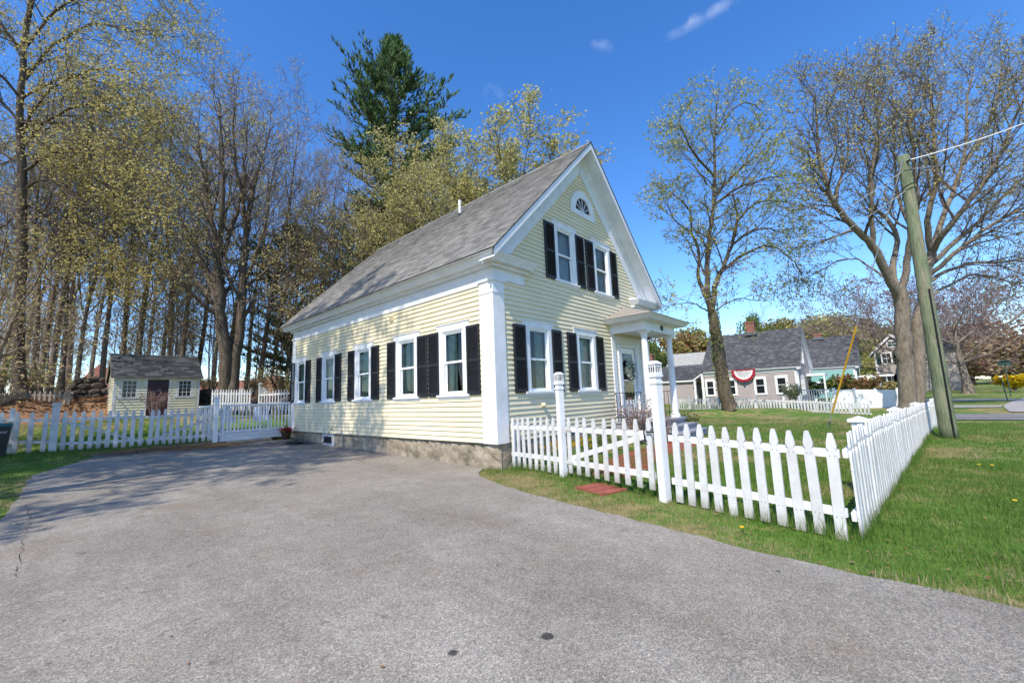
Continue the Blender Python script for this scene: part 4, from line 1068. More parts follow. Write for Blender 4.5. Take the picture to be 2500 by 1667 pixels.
def path():
    pts = []
    A, B = Vector((gm[0] + .9, gm[1] + .4, 0)), Vector((6.9, -2.3, 0))
    m = MB(); n = 46
    for i in range(n):
        s = i / n; c = A.lerp(B, s) + Vector((0, .35 * math.sin(s * 3.1), 0)); d = (B - A).normalized(); nn = Vector((-d.y, d.x, 0))
        for j in range(5):
            if random.random() < .12: continue
            p = c + nn * ((j - 2) * .2 + (.1 if i % 2 else 0)); z = hgt(p.x, p.y) + .028; a = d * .055; b = nn * .095
            m.hexa([q + Vector((0, 0, zz)) for zz in (z - .06, z) for q in (p - a - b, p + a - b, p + a + b, p - a + b)])
    tag(m.build('brick_path', MT['paver']), kind='structure')
path()
# ------------------------------------------------------------------ SHED
def shed():
    h0 = .72; c1 = onz(272.4, 1023.5, h0); 
    x0, x1 = -4.95, -1.30; y = 20.95; z0 = .70; H = 2.0; D = 2.9
    x0 = ony(272.4, 1023, y).x; x1 = ony(482, 1012, y).x; zt = (ony(277, 921, y).z + ony(485, 922.4, y).z) / 2; z0 = (ony(272, 1023.5, y).z + ony(482, 1011, y).z) / 2 - .02
    rz = ony(355, 866, y + D / 2).z
    t = thing('garden_shed', ((x0 + x1) / 2, y + D / 2, z0), 'small yellow clapboard shed with dark shingled roof and maroon door behind the left fence', 'shed')
    FF2 = lambda u, o, z: (u, y - o, z); SF2 = lambda u, o, z: (x0 - o, u, z)
    W = x1 - x0; dx0 = ony(1180 * .3061, 930, y).x; dx1 = ony(1350 * .3061, 930, y).x
    wz0, wz1 = ony(320, 968, y).z, ony(320, 930, y).z
    wa = (ony(299.5, 950, y).x, ony(332, 950, y).x); wb = (ony(436.5, 950, y).x, ony(465, 950, y).x)
    m = MB(); clap(m, FF2, z0, zt, lambda z: (x0 + .1, x1 - .1), [(dx0, dx1, z0 - 1, zt - .12), (wa[0], wa[1], wz0, wz1), (wb[0], wb[1], wz0, wz1)], .135, .045); m.build('front_wall', MT['shedyellow'], t)
    m = MB(); yr = y + D / 2; sl = (rz - zt) / (D / 2 + .12)
    def rin2(z):
        if z < zt: return (y + .1, y + D - .1)
        k = max(.01, (rz - .1 - z) / sl); return (yr - k, yr + k)
    clap(m, SF2, z0, rz - .12, rin2, [], .135, .045); m.build('side_wall', MT['shedyellow'], t)
    m = MB(); m.add([(x1, y, z0), (x1, y + D, z0), (x1, y + D, zt), (x1, yr, rz - .05), (x1, y, zt)], [(0, 1, 2, 3, 4)]); m.add([(x0, y + D, z0), (x1, y + D, z0), (x1, y + D, zt), (x0, y + D, zt)], [(0, 1, 2, 3)]); m.build('rear_wall', MT['shedyellow'], t)
    m = MB()
    for a in (x0 - .02, x1 - .09): m.box((a, y - .03, z0), (a + .11, y + .08, zt))
    m.box((x0 - .02, y - .05, zt - .03), (x1 + .15, y + .0, zt + .06)); m.box((x0 - .03, y + .09, z0), (x0, y + .19, zt)); m.build('corner_board', MT['white_worn'], t)
    m = MB(); m.box((dx0 - .12, y - .035, z0), (dx0, y, zt - .03)); m.box((dx1, y - .035, z0), (dx1 + .12, y, zt - .03)); m.box((dx0, y - .035, zt - .1), (dx1, y, zt - .03)); m.build('door_frame', MT['white_worn'], t)
    d = MB(); d.box((dx0, y - .01, z0 + .1), (dx1, y + .04, zt - .1)); dd = d.build('door', MT['sheddoor'], t)
    m = MB()
    for k in range(4): m.tube([((dx0 + dx1) / 2 + .07 * math.cos(k * 1.57), y - .015, z0 + 1.35 + .07 * math.sin(k * 1.57)), ((dx0 + dx1) / 2 + .07 * math.cos(k * 1.57 + 1.4), y - .015, z0 + 1.35 + .07 * math.sin(k * 1.57 + 1.4))], .012, 5)
    m.lathe((dx0 + .07, y - .04, z0 + 1.05), [(.0, 0), (.025, .01), (.03, .03), (.0, .05)], 8); m.build('door_fittings', MT['metalgrey'], dd)
    m = MB(); m.box((dx0 - .1, y - .3, z0 - .06), (dx1 + .1, y, z0 + .08)); m.build('door_sill', MT['white_worn'], t)
    for (a, b) in (wa, wb):
        gr = thing('window', ((a + b) / 2, y, wz0), None, None); gr.parent = t; gr.location = Vector(((a + b) / 2, y, wz0)) - WL[t.name]
        m = MB(); e = .14
        m.box((a - e, y - .035, wz0 - .02), (a, y, wz1 + .1)); m.box((b, y - .035, wz0 - .02), (b + e, y, wz1 + .1)); m.box((a, y - .035, wz1), (b, y, wz1 + .1)); m.box((a - e - .03, y - .06, wz0 - .1), (b + e + .03, y, wz0 - .02)); m.build('window_frame', MT['white_worn'], gr)
        m = MB(); m.add([(a, y + .01, wz0 - .02), (b, y + .01, wz0 - .02), (b, y + .01, wz1), (a, y + .01, wz1)], [(0, 1, 2, 3)]); m.build('window_pane', MT['farglass'], gr)
        m = MB()
        for k in range(1, 3): x = a + (b - a) * k / 3; m.box((x - .012, y - .015, wz0), (x + .012, y + .009, wz1))
        for k in range(1, 4): z = wz0 + (wz1 - wz0) * k / 4; m.box((a, y - .012, z - .012), (b, y + .008, z + .012))
        m.build('muntin', MT['white_worn'], gr)
    m = MB(); n = 12; xa, xb = x0 - .16, x1 + .14; L = D / 2 + .16
    for s in (-1, 1):
        for i in range(n):
            d0 = L * i / n; d1 = L * (i + 1) / n; za = rz - sl * d0; zb = rz - sl * d1
            m.add([(xa, yr + s * d0, za), (xb, yr + s * d0, za), (xb, yr + s * d1, zb + .014), (xa, yr + s * d1, zb + .014), (xb, yr + s * d1, zb), (xa, yr + s * d1, zb)], [(0, 1, 2, 3), (3, 2, 4, 5)])
    m.build('roof', MT['shingle_darkx'], t)
    m = MB()
    for xx in (xa + .01, xb - .03):
        for s in (-1, 1): m.hexa([(xx, yr, rz - .18), (xx + .02, yr, rz - .18), (xx + .02, yr + s * L, rz - sl * L - .14), (xx, yr + s * L, rz - sl * L - .14), (xx, yr, rz - .01), (xx + .02, yr, rz - .01), (xx + .02, yr + s * L, rz - sl * L - .005), (xx, yr + s * L, rz - sl * L - .005)])
    m.build('rake_board', MT['shedyellow'], t)
shed()
# bin at the left edge
def bin_():
    p = onplane(2, 1085, (-8.6, 12.9), (-6, 12.3)); z = hgt(p.x, p.y)
    t = thing('wheelie_bin', (p.x, p.y, z), 'dark wheeled bin with teal lid cut off by the left edge, before the picket fence', 'bin')
    zt = z + .88; m = MB(); w0, w1 = .26, .33; x, y = p.x - .16, p.y - .1
    m.hexa([(x - w0, y - w0, z + .03), (x + w0, y - w0, z + .03), (x + w0, y + w0, z + .03), (x - w0, y + w0, z + .03), (x - w1, y - w1, zt), (x + w1, y - w1, zt), (x + w1, y + w1, zt), (x - w1, y + w1, zt)]); m.build('bin_body', MT['binblack'], t)
    m = MB(); m.hexa([(x - w1 - .03, y - w1 - .03, zt), (x + w1 + .03, y - w1 - .03, zt), (x + w1 + .03, y + w1, zt), (x - w1 - .03, y + w1, zt), (x - w1 + .02, y - w1 + .02, zt + .07), (x + w1 - .02, y - w1 + .02, zt + .07), (x + w1 - .02, y + w1, zt + .1), (x - w1 + .02, y + w1, zt + .1)]); m.build('bin_lid', MT['teallid'], t)
    m = MB(); 
    for k in range(4): m.bar((x + .08 + k * .05, y - w1 + .012, zt - .2), (x + .11 + k * .05, y - w1 + .010, zt - .13), .012, .01)
    m.build('bin_marking', MT['cloth'], t)
    m = MB()
    for xx in (-.24, .24): m.tube([(x + xx - .03, y + w0 + .02, z + .1), (x + xx + .03, y + w0 + .02, z + .1)], .1, 14)
    m.build('wheel', MT['binblack'], t)
bin_()

# ------------------------------------------------------------------ UTILITY POLE, WIRES
def pole():
    b = Vector((9.46, -7.73, hgt(9.46, -7.73))); top = None
    best = 1e9
    for k in range(700, 950):
        h = k / 100
        q = at(2204, 382, (Vector((b.x + .12, b.y - .03, b.z + h)) - CAM).dot(FW))
        e = abs(q.z - (b.z + h))
        if e < best: best = e; top = q
    t = thing('utility_pole', b, 'tall green-tinged wooden utility pole standing on the verge beside the picket fence', 'utility pole')
    m = MB(); n = 24; pts = [b + (top - b) * (i / n) + Vector((random.gauss(0, .003), random.gauss(0, .003), 0)) for i in range(n + 1)]; pts[0].z -= .1
    m.tube(pts, [.185 - .052 * i / n for i in range(n + 1)], 28); m.build('pole_shaft', MT['pole'], t, True)
    m = MB(); o = Vector((-.66, -.05, 0)).normalized() * .185
    side = Vector((-.62, -.30, 0)).normalized()
    p2 = [b + (top - b) * s + side * (.186 - .055 * s) for s in (0, .1, .2, .3, .4, .5)]
    m.tube(p2, .024, 8); m.build('ground_wire_cover', MT['iron'], t)
    m = MB()
    for s in (.08, .16, .24, .32, .40): q = b + (top - b) * s; m.tube([q + side * (.22 - .055 * s) + Vector((0, 0, -.015)), q + side * (.15)], .012, 5)
    m.build('staple', MT['metalgrey'], t)
    m = MB()
    for z, r in ((.45, .142), (.95, .144), (1.1, .145)):
        q = top - (top - b).normalized() * z; ring = [q + Vector((math.cos(a) * r, math.sin(a) * r, .06 * math.sin(a + z * 3))) for a in [k * .5236 for k in range(13)]]; m.tube(ring, .012, 5)
    m.tube([top + side * .12 - Vector((0, 0, .25)), top + side * .26 - Vector((0, 0, .27))], .03, 8)
    m.build('strap_hardware', MT['iron'], t)
    return b, top
PB, PT = pole()
MT['wire'] = simple('bright_cable', '#a5a9ae', '#8c9095', 10, .5)
def wire(a, b, sag, r, mat, name, label, cat, n=18):
    a = Vector(a); b = Vector(b); pts = [a.lerp(b, i / n) - Vector((0, 0, sag * 4 * (i / n) * (1 - i / n))) for i in range(n + 1)]
    m = MB(); m.tube(pts, r, 6); return tag(m.build(name, MT[mat], None, True, loc=a), label, cat)
ga_ = ong(2021, 1046); gt = PT + Vector((-.2, .02, -.18))
gw = thing('guy_wire', ga_, 'slanting steel guy wire with a yellow plastic guard anchored in the lawn', 'guy wire')
m = MB(); m.tube([ga_, gt], .017, 6); m.build('steel_strand', MT['wire'], gw)
def near_on(u, v, a, b):
    d = ray(u, v); w = CAM - a; e = b - a; A = e.dot(e); B = e.dot(d); D_ = d.dot(d); s = (e.dot(w) * D_ - B * d.dot(w)) / (A * D_ - B * B); return a + e * s
m = MB(); y0_ = near_on(2027, 1008, ga_, gt); y1_ = near_on(2077, 795, ga_, gt); m.tube([y0_, y1_], .029, 10); m.build('yellow_guard', MT['yellowplastic'], gw)
m = MB(); m.tube([ga_ - Vector((0, 0, .1)), ga_.lerp(y0_, .5)], .022, 6); m.tube([ga_.lerp(y0_, .35), ga_.lerp(y0_, .5)], .035, 6); m.build('anchor_rod', MT['metalgrey'], gw)
far = at(2620, 250, 16)
wire(PT + Vector((.12, -.1, -.12)), far, .15, .018, 'cloth', 'service_cable', 'thick white cable running from the pole top out to the upper right', 'cable')
wire(PT + Vector((.12, -.1, -.4)), at(2640, 330, 20), .2, .009, 'wire', 'phone_cable', 'thin grey cable below the white one at the upper right', 'cable')
wire(PT + Vector((-.15, .05, -.5)), Vector((HW + .3, -.3, 4.25)), .35, .012, 'wire', 'house_cable', 'thin cable sagging from the pole top to the right gable corner of the yellow house', 'cable')
wire(PT + Vector((-.15, .05, -1.1)), Vector((HW + .1, .1, 3.9)), .55, .009, 'wire', 'lower_house_cable', 'lower thin cable between the pole and the yellow house wall above the porch', 'cable')

# ------------------------------------------------------------------ NEIGHBOUR HOUSES
def nhouse(name, label, x, y, L, W, z0, ez, rz, wall, roofm, trim='trim', swin=(), fwin=(), over=.35, ell=None, shut=None, axis='y'):
    """gable front faces -y, long side faces -x; corner at (x, y)."""
    t = thing(name, (x + W / 2, y + L / 2, z0), label, 'house')
    S = lambda u, o, z: (x - o, u, z); Fr = lambda u, o, z: (u, y - o, z)
    m = MB(); clap(m, S, z0, ez - .45, lambda z: (y + .2, y + L), [], .14, .03); m.build('side_wall', MT[wall], t)
    xr = x + W / 2; sl = (rz - ez) / (W / 2 + over)
    def ri(z):
        if z < ez: return (x + .2, x + W - .2)
        k = max(.01, (rz - .25 - z) / sl); return (xr - min(k, W / 2), xr + min(k, W / 2))
    m = MB(); clap(m, Fr, z0, rz - .3, ri, [], .14, .03); m.build('front_wall', MT[wall], t)
    m = MB(); m.add([(x + W, y, z0), (x + W, y + L, z0), (x + W, y + L, ez), (x + W, y, ez)], [(0, 1, 2, 3)]); m.add([(x, y + L, z0), (x + W, y + L, z0), (x + W, y + L, ez), (xr, y + L, rz - .2), (x, y + L, ez)], [(0, 1, 2, 3, 4)]); m.build('rear_wall', MT[wall], t)
    m = MB(); m.box((x - .06, y - .06, z0), (x + .22, y + .25, ez - .4)); m.box((x - .06, y - .07, ez - .45), (x, y + L, ez - .05)); m.box((x - .3, y - over, ez - .12), (x - .0, y + L, ez)); m.box((x + W - .25, y - .06, z0), (x + W + .04, y, ez))
    for s in (-1, 1):
        D = W / 2 + over
        m.hexa([(xr, y - over, rz - .28), (xr, y - over + .03, rz - .28), (xr + s * D, y - over + .03, rz - sl * D - .28), (xr + s * D, y - over, rz - sl * D - .28), (xr, y - over, rz - .03), (xr, y - over + .03, rz - .03), (xr + s * D, y - over + .03, rz - sl * D - .03), (xr + s * D, y - over, rz - sl * D - .03)])
        m.add([(xr, y - over, rz - .28), (xr + s * D, y - over, rz - sl * D - .28), (xr + s * D, y, rz - sl * D - .28), (xr, y, rz - .28)], [(0, 1, 2, 3)])
        m.add([(xr, y - .05, rz - .28), (xr + s * D, y - .05, rz - sl * D - .28), (xr + s * D, y - .05, rz - sl * D - .75), (xr, y - .05, rz - .75)], [(0, 1, 2, 3)])
    m.build('trim', MT[trim], t)
    m = MB(); n = 24; Y0, Y1 = y - over - .02, y + L + .3; LL = W / 2 + over
    for s in (-1, 1):
        for i in range(n):
            d0 = LL * i / n; d1 = LL * (i + 1) / n; za = rz - sl * d0; zb = rz - sl * d1; k = .014
            m.add([(xr + s * d0, Y0, za), (xr + s * d0, Y1, za), (xr + s * d1, Y1, zb + k), (xr + s * d1, Y0, zb + k), (xr + s * d1, Y1, zb), (xr + s * d1, Y0, zb)], [(0, 1, 2, 3), (3, 2, 4, 5)])
    m.build('roof', MT[roofm], t)
    def win(front, u0, u1, a, b, e=.22):
        Fn = Fr if front else S
        def bx(mm, p, q): mm.box(Fn(*p), Fn(*q))
        c = Fn((u0 + u1) / 2, 0, a); gr = thing('window', c, None, None); gr.parent = t; gr.location = Vector(c) - WL[t.name]
        m = MB(); bx(m, (u0, .03, a), (u0 + e, .09, b)); bx(m, (u1 - e, .03, a), (u1, .09, b)); bx(m, (u0 + e, .03, b - e * 1.3), (u1 - e, .09, b)); bx(m, (u0 + e, .03, a), (u1 - e, .11, a + e * .8)); md = (a + b) / 2
        bx(m, (u0 + e, .045, md - .03), (u1 - e, .075, md + .03)); m.build('window_frame', MT['white'], gr)
        m = MB(); q = [Fn(u0 + e, .04, a + e * .8), Fn(u1 - e, .04, a + e * .8), Fn(u1 - e, .04, b - e), Fn(u0 + e, .04, b - e)]; m.add(q, [(0, 1, 2, 3)]); m.build('window_pane', MT['farglass'], gr)
        if shut:
            for k0, k1 in ((u0 - .5, u0 - .02), (u1 + .02, u1 + .5)): m = MB(); bx(m, (k0, .03, a + .05), (k1, .08, b - .1)); m.build('shutter', MT[shut], gr)
    for w in swin: win(False, *w)
    for w in fwin: win(True, *w)
    return t
gx_, gy_ = 42.0, -.26
GH = nhouse('grey_house', 'taupe grey clapboard house with dark roof and bunting beyond the lawn', gx_, gy_, 8.7, 9.0, -.75, 2.95, 7.25, 'greysiding', 'shingle_dark',
            swin=((7.34, 8.42, .25, 2.15), (5.19, 6.25, .25, 2.15), (2.47, 3.61, .25, 2.15), (.59, 1.71, .25, 2.15)),
            fwin=((43.3, 44.3, .1, 2.1), (44.6, 45.5, .1, 2.1), (44.6, 45.5, 3.3, 5.0), (46.1, 47.0, 3.3, 5.0)))
def chimney(parent, x, y, z0, z1, w=.42, nm='chimney'):
    m = MB(); m.box((x - w, y - w, z0), (x + w, y + w, z1 - .2)); m.box((x - w - .06, y - w - .06, z1 - .2), (x + w + .06, y + w + .06, z1)); m.build(nm, MT['brick'], parent)
    m = MB(); m.box((x - w - .12, y - w - .2, z0 - .0), (x + w + .05, y + w + .2, z0 + .35)) ; m.build('chimney_flashing', MT['metalgrey'], parent)
chimney(GH, 46.3, 4.2, 6.9, 8.5)
# ell, entry and pale roof wing
m = MB(); clap(m, lambda u, o, z: (gx_ + .6 - o, u, z), -.7, 2.0, lambda z: (9.6, 17), [], .14, .03); m.build('ell_wall', MT['greysiding'], GH)
m = MB()
for i in range(14): d0, d1 = 3.6 * i / 14, 3.6 * (i + 1) / 14; m.add([(gx_ + 4.0 - d0, 8.6, 4.1 - d0 * .52), (gx_ + 4.0 - d0, 17, 4.1 - d0 * .52), (gx_ + 4.0 - d1, 17, 4.1 - d1 * .52 + .015), (gx_ + 4.0 - d1, 8.6, 4.1 - d1 * .52 + .015)], [(0, 1, 2, 3)])
m.build('ell_roof', MT['shingle_dark'], GH)
m = MB(); m.box((gx_ + .3, 9.5, 1.98), (gx_ + .62, 17, 2.15)); m.box((gx_ + .5, 9.55, -.7), (gx_ + .62, 9.8, 2.0)); m.box((gx_ + .5, 15.1, .3), (gx_ + .6, 15.4, 2.0)); m.box((gx_ + .5, 13.5, .3), (gx_ + .6, 13.9, 2.0)); m.build('ell_trim', MT['white'], GH)
m = MB(); m.box((gx_ - .15, 8.5, -.7), (gx_ + 0., 8.75, 2.75)); m.box((gx_ - .15, 9.4, -.7), (gx_ + .1, 9.6, 2.1)); m.hexa([(gx_ - .2, 8.6, 2.7), (gx_ + .1, 8.6, 2.7), (gx_ + .1, 9.75, 1.95), (gx_ - .2, 9.75, 1.95), (gx_ - .2, 8.6, 2.85), (gx_ + .1, 8.6, 2.85), (gx_ + .1, 9.75, 2.1), (gx_ - .2, 9.75, 2.1)]); m.build('side_entry', MT['white'], GH)
m = MB(); m.box((gx_ + .2, 8.9, -.5), (gx_ + .25, 9.35, 1.6)); m.build('side_door', MT['farglass'], GH)
m = MB(); m.add([(48, 9.2, 5.7), (48, 14.0, 5.8), (45.2, 14.6, 3.0), (45.2, 9.6, 3.0)], [(0, 1, 2, 3)]); m.add([(45.2, 9.6, 3.0), (45.2, 14.6, 3.0), (45.2, 14.6, 2.0), (45.2, 9.6, 2.0)], [(0, 1, 2, 3)]); m.add([(48, 14.0, 5.8), (45.2, 14.6, 3.0), (50.8, 14.6, 3.0)], [(0, 1, 2)]); m.add([(48, 9.2, 5.7), (48, 14.0, 5.8), (50.8, 14.6, 3.0), (50.8, 9.6, 3.0)], [(0, 1, 2, 3)]); m.build('wing_roof', MT['paleroof'], GH)
chimney(GH, 45.8, 16.1, 3.1, 5.9, .38)
# front porch of the grey house with carved brackets (seen at its right edge)
m = MB(); m.box((gx_ + 5.5, -1.9, 2.0), (gx_ + 8.9, -.3, 2.25)); m.bar((gx_ + 5.6, -1.8, -.7), (gx_ + 5.6, -1.8, 2.0), .14, .14)
for k in range(5): m.tube([(gx_ + 5.6 + .12 * k, -1.8, 1.95 - .1 * k), (gx_ + 5.7 + .12 * k, -1.8, 1.85 - .11 * k)], .05, 6)
m.build('front_porch', MT['white'], GH)
# bunting
def bunting():
    c = Vector((gx_ - .36, 4.4, 2.86)); t = thing('fan_bunting', c, 'half-round red, white and blue fan bunting hung under the eave of the grey house', 'bunting')
    rx, rz_ = 1.12, 1.2; n = 40
    bands = [(0, .62, None), (.62, .80, 'cloth'), (.80, 1.0, 'red')]
    def P(k, r): a = math.pi * k / n; return (c.x - .03 - .04 * math.sin(k * 2.1) * r, c.y + rx * r * math.cos(a), c.z - rz_ * r * math.sin(a))
    for b0, b1, mt in bands:
        if mt:
            m = MB(); m.add([P(k, r) for k in range(n + 1) for r in (b0, b1)], [(2 * k, 2 * k + 1, 2 * k + 3, 2 * k + 2) for k in range(n)]); m.build('cloth_band', MT[mt], t)
    for par, mt in ((0, 'cloth'), (1, 'navy')):
        m = MB()
        for k in range(n):
            if (k // 1) % 3 == 0 and par == 1 or (k % 3 != 0 and par == 0): m.add([P(k, .02), P(k, .62), P(k + 1, .62), P(k + 1, .02)], [(0, 1, 2, 3)])
        m.build('cloth_pleats', MT[mt], t)
    m = MB(); m.bar((c.x - .05, c.y - rx, c.z + .03), (c.x - .05, c.y + rx, c.z + .03), .03, .08); m.build('top_band', MT['red'], t)
    m = MB(); m.add([(c.x - .03, c.y - .15, c.z - 1.15), (c.x - .03, c.y + .15, c.z - 1.15), (c.x - .03, c.y, c.z - 1.5)], [(0, 1, 2)]); m.build('pendant_tip', MT['navy'], t)
bunting()
TH = nhouse('teal_house', 'small teal clapboard house with dark roof between the two neighbours', 58.5, -4.0, 9.0, 8.6, -.6, 3.2, 7.35, 'teal', 'shingle_dark',
            swin=((-1.1, .1, .0, 1.45), (-3.2, -2.0, .0, 1.6), (1.5, 2.6, .0, 1.5)), fwin=((61.2, 62.0, 3.2, 4.9), (62.6, 63.4, 3.2, 4.9)))
chimney(TH, 62.8, 3.1, 7.0, 8.6, .4); chimney(TH, 62.8, -.4, 7.1, 7.9, .4)
m = MB(); 
for i in range(8): d0, d1 = 3.4 * i / 8, 3.4 * (i + 1) / 8; m.add([(60 + .0, -4.2 - d0, 3.1 - d0 * .35), (66, -4.2 - d0, 3.1 - d0 * .35), (66, -4.2 - d1, 3.1 - d1 * .35 + .015), (60, -4.2 - d1, 3.1 - d1 * .35 + .015)], [(0, 1, 2, 3)])
m.build('porch_roof', MT['shingle_dark'], TH)
m = MB(); m.box((60, -7.6, 1.7), (66, -7.4, 1.95)); m.box((60, -7.6, 1.75), (60.1, -4.1, 1.95))
for x in (60, 61.6, 63.2): m.box((x, -7.6, -.6), (x + .28, -7.3, 1.8))
for y in (-7.6, -5.8): m.box((60, y, -.6), (60.2, y + .3, 1.8))
m.box((60, -7.5, .3), (63, -7.4, .45)); m.build('porch_frame', MT['white'], TH)
# third house: gable turned to face the camera side
def third():
    x, z0 = 74.0, -.5; y0, y1 = -9.9, -5.7; yr = (y0 + y1) / 2; ez, rz = 5.75, 8.0
    t = thing('beige_house', (x, yr, z0), 'beige two-storey house with dark green shutters behind the twin-trunk tree', 'house')
    S = lambda u, o, z: (x - o, u, z)
    def ri(z):
        if z < ez: return (y0, y1)
        k = max(.01, (rz - .2 - z) * (y1 - y0) / 2 / (rz - ez)); return (yr - k, yr + k)
    m = MB(); clap(m, S, z0, rz - .3, ri, [], .16, .03); m.build('gable_wall', MT['beige'], t)
    m = MB(); m.add([(x, y1, z0), (x + 12, y1, z0), (x + 12, y1, ez), (x, y1, ez)], [(0, 1, 2, 3)]); m.add([(x, y0, z0), (x + 12, y0, z0), (x + 12, y0, ez), (x, y0, ez)], [(0, 1, 2, 3)]); m.build('side_wall', MT['beige'], t)
    m = MB()
    for s in (-1, 1):
        D = (y1 - y0) / 2 + .5; sl = (rz - ez) / ((y1 - y0) / 2)
        m.add([(x - .4, yr, rz), (x + 12, yr, rz), (x + 12, yr + s * D, rz - sl * D), (x - .4, yr + s * D, rz - sl * D)], [(0, 1, 2, 3)])
    m.build('roof', MT['shingle_dark'], t)
    m = MB()
    for s in (-1, 1):
        D = (y1 - y0) / 2 + .5; sl = (rz - ez) / ((y1 - y0) / 2)
        m.hexa([(x - .42, yr, rz - .4), (x - .3, yr, rz - .4), (x - .3, yr + s * D, rz - sl * D - .35), (x - .42, yr + s * D, rz - sl * D - .35), (x - .42, yr, rz - .02), (x - .3, yr, rz - .02), (x - .3, yr + s * D, rz - sl * D - .02), (x - .42, yr + s * D, rz - sl * D - .02)])
    m.box((x - .08, y1 - .3, z0), (x - .0, y1 + .02, ez)); m.build('trim', MT['white'], t)
    m = MB(); m.box((x + 2, -14.5, z0), (x + 12, y0, 5.2)); m.build('rear_wing', MT['beige'], t)
    m = MB(); m.hexa([(x + 1.6, -14.8, 5.2), (x + 12, -14.8, 5.2), (x + 12, y0, 5.2), (x + 1.6, y0, 5.2), (x + 7, -14.8, 7.6), (x + 7.2, -14.8, 7.6), (x + 7.2, y0, 7.6), (x + 7, y0, 7.6)]); m.build('wing_roof', MT['shingle_dark'], t)
    for (u, a, b) in ((-7.0, 3.6, 5.3), (-8.9, 3.6, 5.3), (-7.8, 6.0, 7.0), (-7.2, .2, 2.2)):
        gr = thing('window', (x, u, a), None, None); gr.parent = t; gr.location = Vector((x, u, a)) - WL[t.name]
        m = MB(); m.box((x - .1, u - .6, a), (x - .04, u + .6, b)); m.build('window_frame', MT['white'], gr)
        m = MB(); m.box((x - .12, u - .45, a + .12), (x - .105, u + .45, b - .15)); m.build('window_pane', MT['farglass'] if a != 6.0 else MT['darkgreen'], gr)
        m = MB(); m.box((x - .14, u - .45, (a + b) / 2 - .03), (x - .121, u + .45, (a + b) / 2 + .03)); m.box((x - .14, u - .02, a + .12), (x - .121, u + .02, b - .15)); m.build('muntin', MT['white'], gr)
        if a != 6.0:
            for k in (-1.15, .63): m = MB(); m.box((x - .1, u + k, a + .03), (x - .04, u + k + .5, b - .03)); m.build('shutter', MT['darkgreen'], gr)
third()
# solid white vinyl fence beyond the pickets
def vinyl():
    a = Vector((31.4, -3.7, 0)); b = Vector((32.4, -8.25, 0)); t = thing('vinyl_fence', (31.5, -5.3, -.8), 'solid white panel fence with square posts in front of the teal house', 'fence')
    d = b - a; n = 4
    zt = lambda s: .66 - .22 * s
    for i in range(n):
        s0, s1 = i / n + .01, (i + 1) / n - .01; p = a + d * s0; q = a + d * s1; m = MB(); nn = Vector((.02, 0, 0))
        m.hexa([(p.x, p.y, -1.0), (p.x + .05, p.y, -1.0), (q.x + .05, q.y, -1.0), (q.x, q.y, -1.0), (p.x, p.y, zt(s0)), (p.x + .05, p.y, zt(s0)), (q.x + .05, q.y, zt(s1)), (q.x, q.y, zt(s1))]); m.build('fence_panel', MT['vinyl'], t)
    for i in range(n + 1):
        s = i / n; p = a + d * s; m = MB(); m.box((p.x - .1, p.y - .08, -1.1), (p.x + .06, p.y + .08, zt(s) + .12)); m.build('post', MT['vinyl'], t)
    t2 = thing('white_railing', (32.5, -2.4, -.7), 'short white balustrade between the grey house and the solid white fence', 'railing')
    m = MB(); m.bar((31.5, -3.6, .66), (33.5, -1.2, .66), .07, .07); m.bar((31.5, -3.6, -.45), (33.5, -1.2, -.45), .07, .07); m.build('rail', MT['vinyl'], t2)
    for i in range(15): s = i / 14; x, y = 31.5 + 2.0 * s, -3.6 + 2.4 * s; m = MB(); m.box((x - .025, y - .025, -.9), (x + .025, y + .025, .6)); m.build('baluster', MT['vinyl'], t2)
vinyl()
MT['bluegrey'] = simple('blue_grey_plastic', '#6f86a0', '#60758c', 4, .6)
# stray blue-grey pieces among far pickets
for (u0, u1, v0, v1, lb) in ((1757, 1770, 978, 1000, 'blue-grey chair back standing behind the pickets left of the leaning tree'),):
    p = onz((u0 + u1) / 2, 1000, -.62) + Vector((.5, .1, 0)); t = thing('garden_chair', p, lb, 'chair')
    m = MB()
    for k in range(5): m.box((p.x, p.y - .22 + k * .1, -.3), (p.x + .03, p.y - .14 + k * .1, .42))
    m.build('backrest', MT['bluegrey'], t)
    m = MB(); m.box((p.x, p.y - .25, -.3), (p.x + .5, p.y + .28, -.25)); m.build('seat', MT['porchgrey'], t)
    for a in (0, .45):
        for b in (-.22, .22): m = MB(); m.box((p.x + a, p.y + b, -.65), (p.x + a + .05, p.y + b + .05, -.3)); m.build('leg', MT['porchgrey'], t)
# feeder stands on the far lawn
def stand(u, v, h, label):
    p = onz(u, v, -.6); t = thing('street_sign', p, label, 'street sign')
    m = MB(); m.tube([p, p + Vector((0, 0, h))], .04, 6); m.build('stand_pole', MT['signgreen'], t)
    for dx, dy, dz in ((.25, -.42, .05), (.42, .25, .28)):
        m = MB(); m.bar(p + Vector((-dx, -dy, h + dz)), p + Vector((dx, dy, h + dz)), .03, .2); m.build('sign_blade', MT['signgreen'], t)
stand(2468, 968, 2.7, 'green street sign with crossed blades on a dark pole at the far right')
p = onz(2460, 977, -.65); m = MB(); m.tube([p, p + Vector((0, .1, 1.6))], .035, 6); m.tube([p + Vector((0, .1, 1.6)), p + Vector((0, .25, 1.62))], .06, 6); tag(m.build('sign_stake', MT['signgreen'], None, loc=p), 'thin dark stake beside the walk at the far right', 'stake')
